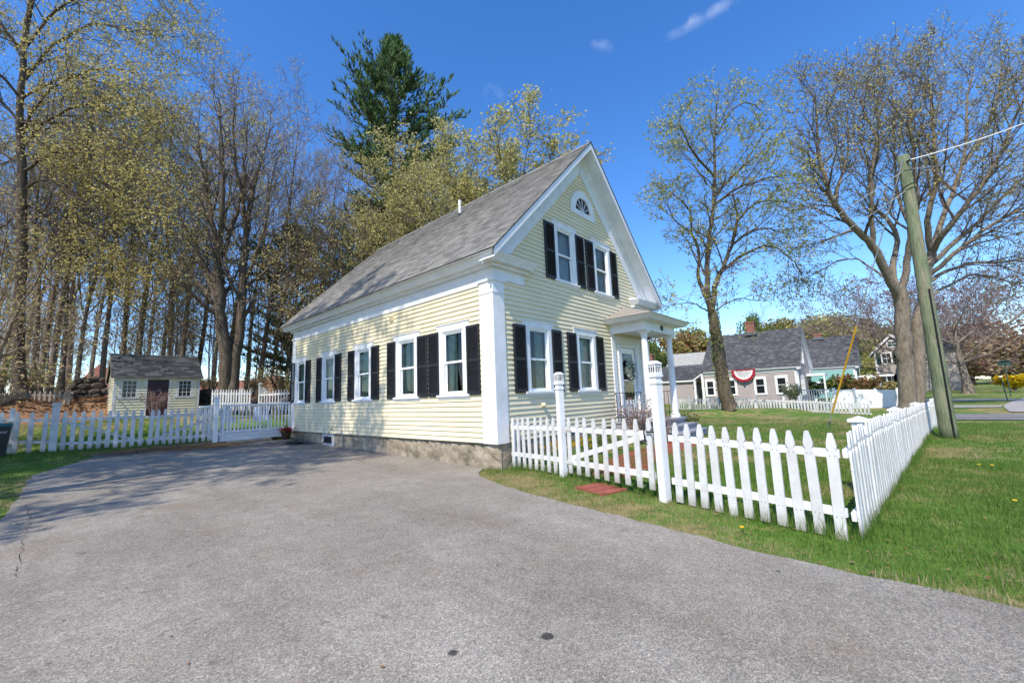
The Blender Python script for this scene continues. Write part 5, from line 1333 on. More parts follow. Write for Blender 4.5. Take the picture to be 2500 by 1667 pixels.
# distant brick building behind the woods
def far_brick():
    a = at(655, 958, 75); b = at(480, 958, 75)
    t = thing('brick_building', (a.x, a.y, 1), 'long low red brick building glimpsed between trunks right of the shed', 'building')
    d = (a - b); d.z = 0; n = Vector((-d.y, d.x, 0)).normalized() * 8
    m = MB(); m.hexa([(b.x, b.y, 0), (a.x, a.y, 0), (a.x + n.x, a.y + n.y, 0), (b.x + n.x, b.y + n.y, 0), (b.x, b.y, 6.0), (a.x, a.y, 6.0), (a.x + n.x, a.y + n.y, 6.0), (b.x + n.x, b.y + n.y, 6.0)]); m.build('brick_wall', MT['brick'], t)
    m = MB(); q = n.normalized() * -.1; m.hexa([(b.x + q.x, b.y + q.y, 3.4), (a.x + q.x, a.y + q.y, 3.4), (a.x, a.y, 3.4), (b.x, b.y, 3.4), (b.x + q.x, b.y + q.y, 4.5), (a.x + q.x, a.y + q.y, 4.5), (a.x, a.y, 4.5), (b.x, b.y, 4.5)]); m.build('window_band', MT['concrete'], t)
    c = at(240, 960, 70); t = thing('brick_house', (c.x, c.y, 1), 'gabled red brick building glimpsed through trunks left of the shed', 'building')
    w = RT * 1; w.z = 0; w.normalize(); l = w * 3.6
    m = MB(); e = Vector((0, 8, 0)); m.prism([c - l + Vector((0, 0, -2.5)), c + l + Vector((0, 0, -2.5)), c + l + Vector((0, 0, 2.2)), c + Vector((0, 0, 5.2)), c - l + Vector((0, 0, 2.2))], e); m.build('brick_wall', MT['brick'], t)
    m = MB(); m.add([c - w * .9 + Vector((0, -.2, .6)), c + w * 1.0 + Vector((0, -.2, .6)), c + w * 1.0 + Vector((0, -.2, 2.4)), c - w * .9 + Vector((0, -.2, 2.4))], [(0, 1, 2, 3)]); m.build('window', MT['concrete'], t)
far_brick()

# ------------------------------------------------------------------ TREES
def rdir(d, ang, az=None):
    o = d.orthogonal().normalized(); p = d.cross(o); az = random.random() * 2 * math.pi if az is None else az
    return (d * math.cos(ang) + (o * math.cos(az) + p * math.sin(az)) * math.sin(ang)).normalized()
class Tree:
    """trunk + limbs go to one mesh, twigs + leaves to the crown mesh"""
    def __init__(s, P): s.T = MB(); s.K = MB(); s.P = P; s.b = None
    def branch(s, p, d, L, r, lvl):
        P = s.P; n = P['segs'][lvl]; step = L / n; pts = [p]; cur = p.copy(); d = d.normalized()
        up = P['up'][lvl]; wob = P['wob'][lvl]; tips = P['tip'][lvl]
        for i in range(n):
            d = (d + Vector((random.gauss(0, wob), random.gauss(0, wob), random.gauss(0, wob) + up))).normalized(); cur = cur + d * step; pts.append(cur.copy())
        rad = [r * (1 - (1 - tips) * i / n) for i in range(n + 1)]
        if lvl == 0: rad[0] = r * 1.35
        sides = P['sides'][lvl]
        (s.T if lvl <= P.get('trunklv', 1) else s.K).tube(pts, rad, sides, 0, cap=False)
        s.sprout(pts, rad, L, lvl)
    def sprout(s, pts, rad, L, lvl, start=None, count=None):
        P = s.P; last = len(P['segs']) - 1; n = len(pts) - 1
        if lvl >= P['leaf_from']:
            k = P['leaves'][lvl]; k = int(k) + (random.random() < k - int(k))
            for _ in range(k):
                t = random.uniform(.25, 1.0) * n; i = min(int(t), n - 1); q = pts[i].lerp(pts[i + 1], t - i)
                q = q + Vector((random.gauss(0, 1), random.gauss(0, 1), random.gauss(0, 1))) * P['spread']
                s.K.leafq(q, P['size'] * random.uniform(.6, 1.3), random.choice(P['lm']))
        if lvl >= last: return
        cn = count or P['kids'][lvl]; st = P['start'][lvl] if start is None else start
        for k in range(cn):
            t = st + (1 - st) * (k + random.random()) / cn; t = min(t, .995); x = t * n; i = min(int(x), n - 1)
            q = pts[i].lerp(pts[i + 1], x - i); dd = (pts[i + 1] - pts[i]).normalized(); rr = rad[i] + (rad[i + 1] - rad[i]) * (x - i)
            a = R(random.gauss(P['ang'][lvl], P.get('angv', 8))); nd = rdir(dd, a, k * 2.4 + random.random())
            f = (1 - P['fall'][lvl] * (t - st) / (1 - st + 1e-6))
            l = L * P['ratio'][lvl] * f * random.uniform(.75, 1.2)
            if 'lens' in P: l = P['lens'][lvl + 1] * f * random.uniform(.7, 1.25)
            s.branch(q, nd, l, max(P['rmin'], rr * P['rr'][lvl]), lvl + 1)
    def make(s, name, label, cat, base, barkm, twigm, leafm, group=None):
        t = thing(name, base, label, cat, group)
        s.T.build('trunk', MT[barkm], t, True); s.K.build('crown', [MT[twigm]] + [MT[x] for x in leafm], t)
        return t
def grow(P, base, H, r, lean=(0, 0)):
    T = Tree(P); b = Vector(base); T.branch(b - Vector((0, 0, .2)), Vector((lean[0], lean[1], 1)), H, r, 0); return T
BASE = dict(segs=(10, 6, 4, 3, 2), up=(.03, .07, .05, .04, .02), wob=(.04, .09, .12, .16, .2), tip=(.18, .25, .3, .4, .5), sides=(9, 6, 4, 3, 3), kids=(12, 7, 6, 4), start=(.35, .25, .2, .15), ang=(38, 38, 40, 42), fall=(.45, .4, .3, .3),
            ratio=(.38, .5, .5, .5), rr=(.45, .5, .5, .6), rmin=.010, leaf_from=3, leaves=(0, 0, 0, 1, 3), spread=.12, size=.10, lm=(1,), trunklv=1)
def V(**k): d = dict(BASE); d.update(k); return d
# prototypes for the wood
protos = {}
def proto(key, P, H, r, name, bk, tw, lf, lean=(0, 0)):
    T = grow(P, (0, 0, 0), H, r, lean); protos[key] = T.make(name, 'x', 'tree', (0, 0, 0), bk, tw, lf); protos[key]['used'] = 0
proto('bareA', V(kids=(15, 6, 5, 4), start=(.30, .2, .2, .15), ang=(24, 28, 34, 38), up=(.03, .12, .08, .05, .03), leaves=(0, 0, 0, .4, 1.5), lm=(1, 1, 2), size=.065), 21, .19, 'bare_tree', 'bark', 'twig', ('lf_bud', 'lf_young'))
proto('bareB', V(kids=(12, 6, 5, 4), start=(.30, .2, .2, .15), ang=(26, 30, 36, 40), up=(.02, .12, .08, .05, .03), leaves=(0, 0, 0, .3, 1.2), lm=(1, 1, 2), size=.06), 19, .16, 'bare_tree', 'bark_dark', 'twig_red', ('lf_bud', 'lf_young'), (.05, 0))
proto('budA', V(kids=(11, 6, 5, 4), start=(.3, .2, .2, .15), ang=(42, 38, 40, 42), up=(.03, .05, .04, .02, 0), leaves=(0, 0, 0, 1.2, 3.2), lm=(1, 1, 2), size=.085, spread=.14), 20, .18, 'budding_tree', 'bark', 'twig', ('lf_young', 'lf_yellow'))
proto('budB', V(kids=(11, 6, 5, 4), start=(.3, .2, .2, .15), ang=(55, 42, 42, 42), up=(.03, .03, .02, 0, 0), leaves=(0, 0, 0, 1.2, 3.6), lm=(1, 2, 3), size=.09, spread=.15), 15, .18, 'budding_tree', 'bark_dark', 'twig', ('lf_young', 'lf_bud', 'lf_brown'))
proto('yel', V(kids=(15, 8, 7, 4), start=(.25, .2, .2, .15), ang=(36, 34, 38, 42), up=(.03, .09, .06, .04, .02), leaves=(0, 0, 0, 1.2, 3.2), lm=(1, 1, 2), size=.10, spread=.16), 17, .26, 'yellow_green_tree', 'bark_dark', 'twig', ('lf_yellow', 'lf_young'))
proto('sap', V(segs=(9, 4, 3, 2), kids=(16, 5, 4), start=(.2, .2, .2), ang=(38, 38, 40), sides=(6, 3, 3, 3), leaf_from=2, leaves=(0, 0, 1, 2.0), lm=(1, 1, 2), size=.11, spread=.12, trunklv=0), 10, .06, 'sapling', 'bark', 'twig', ('lf_bud', 'lf_young'))
def pine_proto(H, seed, low=.35, lens=4.6, dens=1.0, mats=('lf_needle', 'lf_needle_dk'), rr=.34):
    random.seed(seed); T = Tree(BASE); n = 14; pts = [Vector((random.gauss(0, .05), random.gauss(0, .05), H * i / n - .2)) for i in range(n + 1)]
    T.T.tube(pts, [rr * (1 - .85 * i / n) for i in range(n + 1)], 9, 0, cap=False)
    z = H * low; az = 0
    while z < H:
        f = (z - H * low) / (H * (1 - low)); env = min(1, ((1.02 - f) / .30)) ** .9 * (.86 + .2 * math.sin(f * 11 + 1))
        for k in range(random.randint(3, 5)):
            az += 2.1 + random.uniform(-.5, .5); L = lens * env * random.uniform(.6, 1.15); d = Vector((math.cos(az), math.sin(az), .05 + .35 * f)).normalized()
            p = Vector((0, 0, z)); bp = [p]; m_ = 6
            for i in range(m_): d = (d + Vector((random.gauss(0, .06), random.gauss(0, .06), .055))).normalized(); bp.append(bp[-1] + d * L / m_)
            T.T.tube(bp, [.07 * (1 - .8 * i / m_) * (1.2 - f) for i in range(m_ + 1)], 4, 0, cap=False)
            nt = int((6 + L * 3.4) * dens)
            for j in range(nt):
                t = (.18 + .82 * (j + random.random()) / nt) * m_; i = min(int(t), m_ - 1); q = bp[i].lerp(bp[i + 1], min(1, t - i)); dd = (bp[i + 1] - bp[i]).normalized()
                tw = rdir(dd, R(random.uniform(25, 70))); tw.z = abs(tw.z) * .6 + .25; tw.normalize(); l = random.uniform(.25, .65) * (1.2 - .4 * t / m_); e = q + tw * l
                T.K.tube([q, e], [.014, .006], 3, 0, cap=False)
                for c in range(int(9 * l / .45)):
                    o = q.lerp(e, random.uniform(.3, 1.05)); nd = (tw + Vector((random.gauss(0, .5), random.gauss(0, .5), random.gauss(0, .3) + .25))).normalized(); w = nd.orthogonal().normalized() * .045; ln = random.uniform(.2, .36)
                    T.K.add([o - w, o + w, o + nd * ln], [(0, 1, 2)], random.choice((1, 1, 2)))
        z += random.uniform(.26, .46) * (1.1 - .4 * f)
    return T
random.seed(21)

def place(key, name, p, H, rot, label, group=None, cat='tree', base_h=None):
    src = protos[key]
    if src['used'] == 0: o = src; src['used'] = 1
    else: o = copy_tree(src)
    o['label'] = label; o['category'] = cat
    if group: o['group'] = group
    elif 'group' in o: del o['group']
    o.location = p; s = H / base_h; o.scale = (s, s, s); o.rotation_euler = (0, 0, rot); return o
BH = dict(bareA=21 * 1.12, bareB=19 * 1.12, budA=20 * 1.1, budB=15 * 1.1, yel=17 * 1.15, sap=10)
def ghit(u, t):
    q = at(u, 960, t); return Vector((q.x, q.y, hgt(q.x, q.y)))

# -------- the wood behind: individual trees
wood = []
rw = random.Random(5)
zones = [(-40, 180, 'left of the stone wall'), (180, 270, 'between the stone wall and the shed'), (270, 480, 'behind the shed'), (480, 720, 'between the shed and the yellow house')]
kindlab = dict(bareA='tall nearly bare grey-barked tree in the wood', bareB='slender dark-barked bare tree in the wood', budA='tall budding olive tree in the wood', budB='spreading budding tree in the wood', sap='thin sapling in the wood', yel='yellow-green tree in the wood')
u = -130
while u < 760:
    t = rw.uniform(27, 46); key = rw.choices(('bareA', 'bareB', 'budA', 'budB'), (4, 4, 2.2, 1.2))[0]
    # tall on the left, tapering to the notch of sky in the middle
    topv = 150 if u < 350 else (215 if u < 640 else 330)
    H = ((1000 - topv) / 1006 * t + 1) * rw.uniform(.72, 1.0)
    if 200 < u < 262 and t > 30: H *= .9
    z = [zn for a, b, zn in zones if a <= u < b]; zn = z[0] if z else ('left of the stone wall' if u < 0 else 'between the shed and the yellow house')
    place(key, '', ghit(u, t), H, rw.random() * 6.28, kindlab[key] + ' ' + zn, 'trees of the wood', base_h=BH[key]); u += rw.uniform(27, 52)
u = -100
while u < 900:
    t = rw.uniform(48, 75); key = rw.choices(('bareA', 'bareB', 'budA', 'budB'), (3, 3, 3, 2))[0]
    H = rw.uniform(15, 20); zn = [zn for a, b, zn in zones if a <= u < b]; zn = zn[0] if zn else ('left of the stone wall' if u < 0 else 'behind the yellow house')
    if not (200 < u < 262 or 330 < u < 350): place(key, '', ghit(u, t), H, rw.random() * 6.28, 'distant ' + kindlab[key].replace('tall ', '').replace('slender ', '') + ' ' + zn, 'trees of the wood', base_h=BH[key])
    u += rw.uniform(80, 130)
for i in range(44):
    u = rw.uniform(-60, 720); t = rw.uniform(26, 40); zn = [zn for a, b, zn in zones if a <= u < b]; zn = zn[0] if zn else 'left of the stone wall'
    place('sap', '', ghit(u, t), rw.uniform(5, 12), rw.random() * 6.28, 'thin sapling in the wood ' + zn, 'saplings of the wood', base_h=BH['sap'])
# thick trunks cluster at the left
for u, t, H in ((78, 27, 21), (118, 26, 22), (150, 27.5, 20), (182, 28, 19), (332, 30, 23), (410, 29, 22)):
    zn = 'left of the stone wall' if u < 205 else 'behind the shed'
    o = place('bareA' if u % 4 else 'budA', '', ghit(u, t), H, u * .7, 'thick-trunked tall tree at the edge of the wood ' + zn, 'thick trees at the edge of the wood', base_h=BH['bareA']); o.scale = (o.scale[0] * 1.0,) * 2 + (o.scale[2],)

# -------- forked tree right of the shed
def limbtree(P, limbs, mats, name, label, group=None, cat='tree', sub=None):
    """limbs: list of (world points, r0, r1, level for sprouting, kid count, start)"""
    T = Tree(P); base = limbs[0][0][0]
    for pts, r0, r1, lv, cnt, st, L in limbs:
        # smooth resample
        q = []
        n = len(pts)
        for i in range(n - 1):
            p0 = pts[max(0, i - 1)]; p1 = pts[i]; p2 = pts[i + 1]; p3 = pts[min(n - 1, i + 2)]
            for j in range(4):
                t = j / 4; q.append(.5 * ((2 * p1) + (p2 - p0) * t + (2 * p0 - 5 * p1 + 4 * p2 - p3) * t * t + (3 * p1 - p0 - 3 * p2 + p3) * t ** 3))
        q.append(pts[-1]); m = len(q) - 1
        q = [a + Vector((random.gauss(0, 1), random.gauss(0, 1), random.gauss(0, 1))) * .03 * (0 if i in (0,) else 1) for i, a in enumerate(q)]
        rad = [r0 + (r1 - r0) * i / m for i in range(m + 1)]
        if lv == 0: rad[0] *= 1.3
        T.T.tube(q, rad, 10 if r0 > .1 else 7, 0, cap=False)
        if cnt: T.sprout(q, rad, L, lv if lv else 1, st, cnt)
    return T.make(name, label, cat, base, *mats, group)
def pp(t, *uv):
    out = []
    for i, w in enumerate(uv):
        dt = w[2] if len(w) > 2 else 0; out.append(at(w[0], w[1], t + dt))
    return out
random.seed(31)
PF = V(segs=(8, 6, 4, 3, 2), kids=(8, 7, 6, 4), ang=(26, 30, 36, 40), lens=(0, 0, 3.2, 1.5, .7), up=(.03, .12, .08, .05, .03), leaves=(0, 0, 0, .8, 1.7), lm=(1, 1, 2), size=.085, rmin=.008)
tf = 22.5
limbtree(PF, [
    (pp(tf, (549, 975), (551, 900), (545, 820), (536, 740), (533, 660)), .36, .24, 0, 5, .5, 7),
    (pp(tf, (566, 975), (573, 890, .2), (588, 800, .4), (592, 700, .6), (600, 600, .8)), .27, .17, 0, 5, .5, 7),
    (pp(tf, (533, 660), (520, 560), (505, 470), (490, 380), (480, 300)), .15, .03, 1, 12, .1, 7),
    (pp(tf, (533, 660), (540, 560, -.5), (545, 450, -1), (540, 340, -1.2), (535, 240, -1.4)), .15, .03, 1, 12, .1, 7),
    (pp(tf, (536, 740), (500, 660, .5), (470, 590, .8), (430, 510, 1.2), (395, 450, 1.5)), .13, .025, 1, 12, .1, 6),
    (pp(tf, (545, 820), (510, 720, 1), (480, 690, 1.4), (440, 630, 2), (410, 590, 2.4)), .11, .02, 1, 9, .2, 5),
    (pp(tf, (533, 660), (560, 570, .6), (590, 470, .9), (600, 380, 1), (605, 300, 1)), .13, .025, 1, 12, .1, 6),
    (pp(tf, (600, 600, .8), (612, 500, 1.2), (630, 420, 1.4), (655, 340, 1.6), (668, 300, 1.6)), .12, .02, 1, 12, .1, 6),
    (pp(tf, (600, 600, .8), (596, 500, .4), (575, 400, 0), (570, 300, -.2), (575, 250, -.3)), .12, .02, 1, 12, .1, 6),
    (pp(tf, (592, 700, .6), (625, 620, .2), (650, 540, 0), (660, 450, -.2), (680, 380, -.4)), .10, .02, 1, 10, .15, 5),
    (pp(tf, (573, 740), (600, 735, -.5), (630, 725, -1), (660, 735, -1.4)), .04, .01, 1, 5, .3, 3)],
    ('bark_dark', 'twig', ('lf_bud', 'lf_young')), 'forked_tree', 'big dark fork-trunked tree rising between the shed and the yellow house')
# -------- near overhanging tree, trunk by the left edge, branches sweep right and down
random.seed(41)
PO = V(segs=(8, 6, 4, 3, 2), kids=(8, 8, 6, 5), ang=(36, 36, 38, 42), lens=(0, 0, 3.3, 1.6, .75), up=(.03, .0, .0, -.01, -.01), leaves=(0, 0, 0, 1.6, 4.6), lm=(1, 1, 2), size=.085, rmin=.009, spread=.10)
to = 24
limbs = [(pp(to, (48, 975), (46, 800), (52, 600), (54, 400), (48, 300), (60, 120), (90, -80)), .30, .10, 0, 6, .6, 7)]
for (pts, r) in (
    (((52, 360), (120, 290), (220, 255), (310, 245), (400, 300)), .09), (((54, 420), (150, 365), (230, 380), (330, 440), (440, 530)), .09),
    (((52, 330), (110, 230), (200, 180), (300, 170), (400, 250)), .08), (((56, 200), (130, 110), (230, 60), (330, 80), (440, 90)), .09),
    (((60, 120), (140, 20), (250, -30), (360, -20), (430, 60)), .08), (((52, 380), (100, 385), (190, 400), (280, 470), (400, 600)), .08),
    (((54, 460), (130, 440), (220, 520), (300, 600), (350, 680)), .07), (((50, 300), (-20, 220), (-90, 150), (-160, 120)), .08), (((50, 400), (-20, 360), (-100, 350)), .07),
    (((54, 240), (160, 190), (260, 210), (370, 300), (460, 400)), .07), (((54, 500), (120, 530), (200, 620), (260, 660)), .06), (((50, 520), (0, 560), (-60, 640)), .06),
    (((80, 0), (180, -90), (300, -110), (400, -60)), .07), (((60, 150), (0, 60), (-80, 20)), .07), (((52, 300), (150, 300), (250, 320), (350, 380), (420, 460)), .07)):
    dz = random.uniform(-3.5, 3.0)
    limbs.append((pp(to, *[(a, b, dz * i / (len(pts) - 1)) for i, (a, b) in enumerate(pts)]), r, .015, 1, 20, .10, 5))
limbtree(PO, limbs, ('bark_dark', 'twig', ('lf_gold', 'lf_yellow')), 'overhanging_tree', 'large leafing tree at the left edge whose long branches sweep across the upper left')
# bare light-barked tree leaning in low at the left edge, with underbrush
random.seed(43)
PL = V(segs=(8, 5, 4, 3, 2), kids=(7, 7, 5, 3), ang=(40, 40, 42, 42), lens=(0, 0, 2.2, 1.0, .5), up=(.02, .02, .02, 0, 0), leaves=(0, 0, 0, 1.2, 2.6), lm=(1, 2, 2), size=.08, rmin=.006)
tl = 19
limbtree(PL, [(pp(tl, (-25, 960), (5, 850), (30, 790), (55, 740), (110, 650)), .11, .03, 0, 12, .2, 4), (pp(tl, (0, 870), (50, 850, .5), (120, 830, .8), (185, 800, 1)), .05, .01, 1, 8, .2, 4), (pp(tl, (-10, 900), (40, 900, -.5), (110, 880, -.8)), .04, .01, 1, 7, .2, 4),
    (pp(tl, (-20, 940), (-10, 800, 1), (0, 650, 1), (20, 500, 1)), .08, .02, 1, 14, .1, 4)], ('bark_light', 'twig_tan', ('lf_young', 'lf_bud')), 'leaning_tree', 'small pale-barked tree leaning in from the left edge under the large one')

# -------- shadow casting trees just left of the frame
random.seed(47)
PS = V(kids=(16, 8, 6, 4), start=(.25, .2, .2, .15), rr=(.55, .6, .6, .6), ang=(42, 38, 40, 42), up=(.03, .05, .04, .02, 0), leaves=(0, 0, 0, 1.6, 3.4), lm=(1, 2), size=.12, spread=.12)
for i, (x, y, H, sd) in enumerate(((-14.6, 3.6, 18, 1), (-16.6, 6.2, 18.5, 2), (-17.8, 9.4, 18, 3))):
    random.seed(50 + sd); T = grow(PS, (x, y, hgt(x, y)), H, .2, (.04, 0))
    T.make('yard_tree', ['first', 'second', 'third'][i] + ' half-bare yard tree beyond the left edge that throws branch shadows on the driveway', 'tree', (x, y, hgt(x, y)), 'bark', 'twig', ('lf_bud', 'lf_young'), 'yard trees beyond the left edge')

rl = random.Random(12)
for i in range(13):
    x = rl.uniform(-34, -13); y = rl.uniform(15, 38); k = rl.choice(('bareA', 'budA', 'budB', 'bareB'))
    place(k, '', (x, y, hgt(x, y)), rl.uniform(15, 21), rl.random() * 6.28, 'tree of the wood continuing beyond the left edge, mirrored in the side windows', 'trees of the wood beyond the left edge', base_h=BH[k])
# -------- behind the house: pine, olive trees, yellow tree
T = pine_proto(24.5, 61, .18, 4.7, 1.8); pb = ghit(962, 32)
pine = T.make('pine_tree', 'tall dark green white pine towering behind the roof of the yellow house', 'tree', (0, 0, 0), 'bark_dark', 'twig', ('lf_needle', 'lf_needle_dk')); pine.location = pb; pine.rotation_euler = (0, 0, 1.1)
ps = 1.05 * ((1000 - 78) / 1006 * 32) / 24.5; pine.scale = (ps, ps, ps)
def single(key, u, v, t, rot, label, wid=1):
    g = ghit(u, t); topz_ = at(u, v, t).z; H = topz_ - g.z; o = place(key, '', g, H, rot, label, base_h=BH[key]); s = o.scale[2]; o.scale = (s * wid, s * wid, s); return o
single('yel', 1225, 250, 27, .4, 'rounded yellow-green tree rising behind the roof ridge of the yellow house', 1.55)
single('yel', 1300, 325, 28, 2.9, 'yellow-green crown peeping over the roof slope nearest the gable peak', 1.2)
single('yel', 1140, 262, 28, 3.4, 'yellow-green tree with upright top just right of the tall pine', 1.15)
single('yel', 1130, 330, 31, 2.4, 'yellow-green tree between the pine and the rounded tree, low behind the roof', 1.0)
single('budA', 975, 340, 25, 1.7, 'olive budding tree standing in front of the pine trunk', 1.15)
single('budA', 895, 430, 25, 3.9, 'olive budding tree left of the pine, above the far end of the roof', 1.2)
single('budB', 850, 480, 24, 5.2, 'spreading budding tree left of the pine with brown-green leaves', 1.2)
single('yel', 1055, 400, 24, 4.4, 'pale leafing tree directly above the white roof vent pipe', 1.1)
single('bareB', 790, 270, 30, .9, 'slender bare tree against the sky just left of the pine', .9)
single('bareA', 745, 300, 30, 2.2, 'bare tree left of the pine with fine upright twigs', .9)
single('budB', 770, 480, 24, 3.3, 'low budding tree over the back eave of the yellow house', 1.1)
T = pine_proto(17, 66, .12, 5.2, 1.3, rr=.22)
p2 = T.make('pine_tree', 'shorter dark pine half hidden by leafing trees left of the tall pine', 'tree', (0, 0, 0), 'bark_dark', 'twig', ('lf_needle', 'lf_needle_dk')); p2.location = ghit(885, 34)
for u, t, s in ((700, 36, .9),):
    c = copy_tree(p2); c.location = ghit(u, t); c.scale = (s, s, s); c.rotation_euler = (0, 0, u)
    c['label'] = {700: 'dark pine in the wood beside the back eave of the house', 460: 'pine glimpsed between trunks behind the shed roof', 650: 'distant pine between the forked tree and the house', 90: 'pine deep in the wood at the far left'}[u]

# -------- maple in the front lawn (ivy on the lower trunk)
random.seed(71)
tm = 26.0
PM = V(segs=(8, 6, 4, 3, 2), kids=(8, 7, 6, 4), ang=(40, 40, 40, 42), lens=(0, 0, 2.7, 1.3, .6), up=(.03, .04, .03, .01, 0), leaves=(0, 0, 0, 1.0, 3.0), lm=(1, 1, 2), size=.095, rmin=.009, spread=.08)
def mp(*uv): return [at(w[0], w[1], tm + (w[2] if len(w) > 2 else 0)) for w in uv]
maple = limbtree(PM, [
    (mp((1784, 999), (1772, 960), (1760, 900), (1752, 840), (1744, 800), (1738, 765)), .45, .27, 0, 0, .5, 7),
    (mp((1738, 765), (1728, 720, -.3), (1727, 650, -.5), (1733, 570, -.6), (1742, 500, -.6), (1744, 400, -.8), (1748, 300, -1), (1752, 225, -1)), .20, .025, 1, 22, .22, 6),
    (mp((1738, 765), (1745, 700, .4), (1765, 655, .6), (1785, 600, .8), (1800, 540, 1), (1790, 470, 1.4)), .19, .045, 1, 14, .25, 6),
    (mp((1730, 740), (1712, 700, .6), (1703, 670, .8), (1707, 615, 1), (1690, 570, 1.3), (1682, 515, 1.4), (1640, 470, 1.6)), .15, .03, 1, 12, .35, 6),
    (mp((1744, 480, -.7), (1775, 445, 0), (1810, 410, .5), (1850, 350, .8), (1885, 300, 1)), .10, .02, 1, 12, .15, 6),
    (mp((1742, 500, -.6), (1800, 460, -1.6), (1860, 440, -2.4), (1910, 430, -3)), .09, .02, 1, 12, .15, 6),
    (mp((1744, 430, -.6), (1700, 380, -1.4), (1670, 330, -2), (1655, 300, -2.2)), .08, .02, 1, 10, .15, 5),
    (mp((1725, 450, -.6), (1690, 395, .8), (1660, 370, 1.3)), .07, .02, 1, 9, .2, 5),
    (mp((1785, 600, .8), (1830, 565, .2), (1880, 560, -.4), (1930, 575, -1)), .09, .02, 1, 12, .15, 6),
    (mp((1770, 655, .6), (1820, 620, 1.6), (1880, 600, 2.2), (1940, 640, 2.6), (1960, 690, 2.8)), .10, .02, 1, 13, .2, 6),
    (mp((1800, 540, 1), (1840, 500, 2), (1890, 490, 2.6), (1940, 500, 3)), .08, .02, 1, 11, .2, 6),
    (mp((1690, 570, 1.3), (1650, 540, 1), (1625, 490, .8)), .06, .02, 1, 8, .2, 4),
    (mp((1748, 330, -1), (1780, 280, -.4), (1820, 250, 0), (1860, 270, .3)), .06, .02, 1, 9, .1, 5),
    (mp((1745, 760), (1800, 730, 1), (1860, 735, 1.6)), .05, .015, 1, 7, .2, 5), (mp((1728, 760), (1690, 740, -1), (1640, 745, -1.6)), .05, .015, 1, 7, .2, 4)],
    ('bark_dark', 'twig', ('lf_fresh', 'lf_yellow')), 'maple_tree', 'leaning lawn tree with ivy on its lower trunk in front of the grey house')
m = MB()
for i in range(900):
    k = random.random(); a = at(1775 - 36 * k ** .7, 980 - 240 * k, tm); r = .45 - .17 * k; th = random.random() * 6.28
    if random.random() > k * 1.3: continue
    m.leafq(a + Vector((math.cos(th) * r, math.sin(th) * r, random.uniform(-.3, .3))), .10)
m.build('ivy', MT['lf_green'], maple)
# -------- big twin-trunk vase tree at the right
random.seed(81)
tv = 25
PV = V(segs=(8, 6, 4, 3, 2), kids=(8, 9, 7, 5), ang=(30, 34, 36, 40), lens=(0, 0, 3.4, 1.6, .75), up=(.03, .10, .08, .05, .03), leaves=(0, 0, 0, 1.2, 3.4), lm=(1, 1, 2, 3), size=.08, rmin=.010, spread=.08)
def vp(*uv): return [at(w[0], w[1], tv + (w[2] if len(w) > 2 else 0)) for w in uv]
LV = [(vp((2218, 1000), (2214, 930), (2206, 860), (2203, 790), (2200, 730), (2188, 700)), .44, .34, 0, 0, .5, 7),
    (vp((2240, 1000, .3), (2242, 930, .4), (2241, 850, .5), (2240, 790, .6), (2255, 740, .7), (2262, 660, .8), (2275, 620, .9)), .34, .26, 0, 0, .5, 7),
    (vp((2200, 735), (2165, 670, -.4), (2130, 600, -.8), (2090, 560, -1.2), (2040, 500, -1.6), (2018, 450, -1.8), (2000, 380, -1.8), (1995, 300, -2), (1990, 230, -2)), .26, .03, 1, 22, .3, 9),
    (vp((2190, 700), (2180, 650, .5), (2190, 590, .8), (2170, 540, 1), (2130, 500, 1.5), (2125, 420, 1.8), (2140, 330, 2), (2145, 220, 2)), .18, .03, 1, 18, .3, 8),
    (vp((2130, 600, -.8), (2128, 500, -1.5), (2128, 420, -1.8), (2140, 340, -2), (2105, 270, -2.2), (2110, 210, -2.2)), .13, .025, 1, 14, .25, 7),
    (vp((2200, 720), (2215, 640, -.3), (2225, 560, -.8), (2240, 480, -1.2), (2230, 380, -1.5), (2225, 280, -1.6), (2220, 200, -1.6)), .20, .03, 1, 18, .3, 8),
    (vp((2275, 620, .9), (2262, 540, .5), (2285, 450, 0), (2280, 360, -.3), (2275, 260, -.5), (2255, 170, -.5)), .18, .03, 1, 18, .3, 8),
    (vp((2275, 620, .9), (2300, 540, 1.2), (2330, 460, 1.6), (2355, 380, 1.8), (2360, 260, 2), (2375, 165, 2)), .18, .03, 1, 18, .25, 8),
    (vp((2275, 620, .9), (2310, 560, -.5), (2370, 490, -1.6), (2430, 400, -2.4), (2475, 300, -3), (2520, 180, -3.4)), .18, .03, 1, 20, .25, 8),
    (vp((2278, 640, .9), (2330, 590, 1.6), (2400, 530, 2.4), (2480, 450, 3), (2560, 380, 3.6)), .16, .03, 1, 18, .25, 8),
    (vp((2270, 670, .8), (2330, 620, -.2), (2420, 550, -1), (2520, 500, -1.8), (2600, 480, -2.4)), .15, .03, 1, 18, .25, 8),
    (vp((2262, 690, .8), (2340, 650, .6), (2430, 640, .4), (2520, 640, .2), (2600, 660, 0)), .12, .025, 1, 14, .3, 7),
    (vp((2255, 730, .7), (2310, 700, 1.4), (2380, 670, 2), (2470, 690, 2.6), (2540, 720, 3)), .10, .02, 1, 12, .3, 6),
    (vp((2175, 690), (2120, 650, 1), (2080, 630, 1.8), (2020, 650, 2.4), (2015, 690, 2.8)), .07, .015, 1, 9, .4, 4),
    (vp((2225, 560, -.8), (2190, 470, 0), (2185, 380, .4), (2180, 280, .6), (2175, 210, .6)), .10, .02, 1, 12, .2, 7),
    (vp((2355, 400, 1.8), (2410, 310, 2.2), (2440, 220, 2.4), (2450, 150, 2.4)), .09, .02, 1, 12, .15, 7),
    (vp((2040, 500, -1.6), (2060, 420, -.6), (2070, 340, 0), (2065, 260, .2)), .08, .02, 1, 11, .15, 6)]
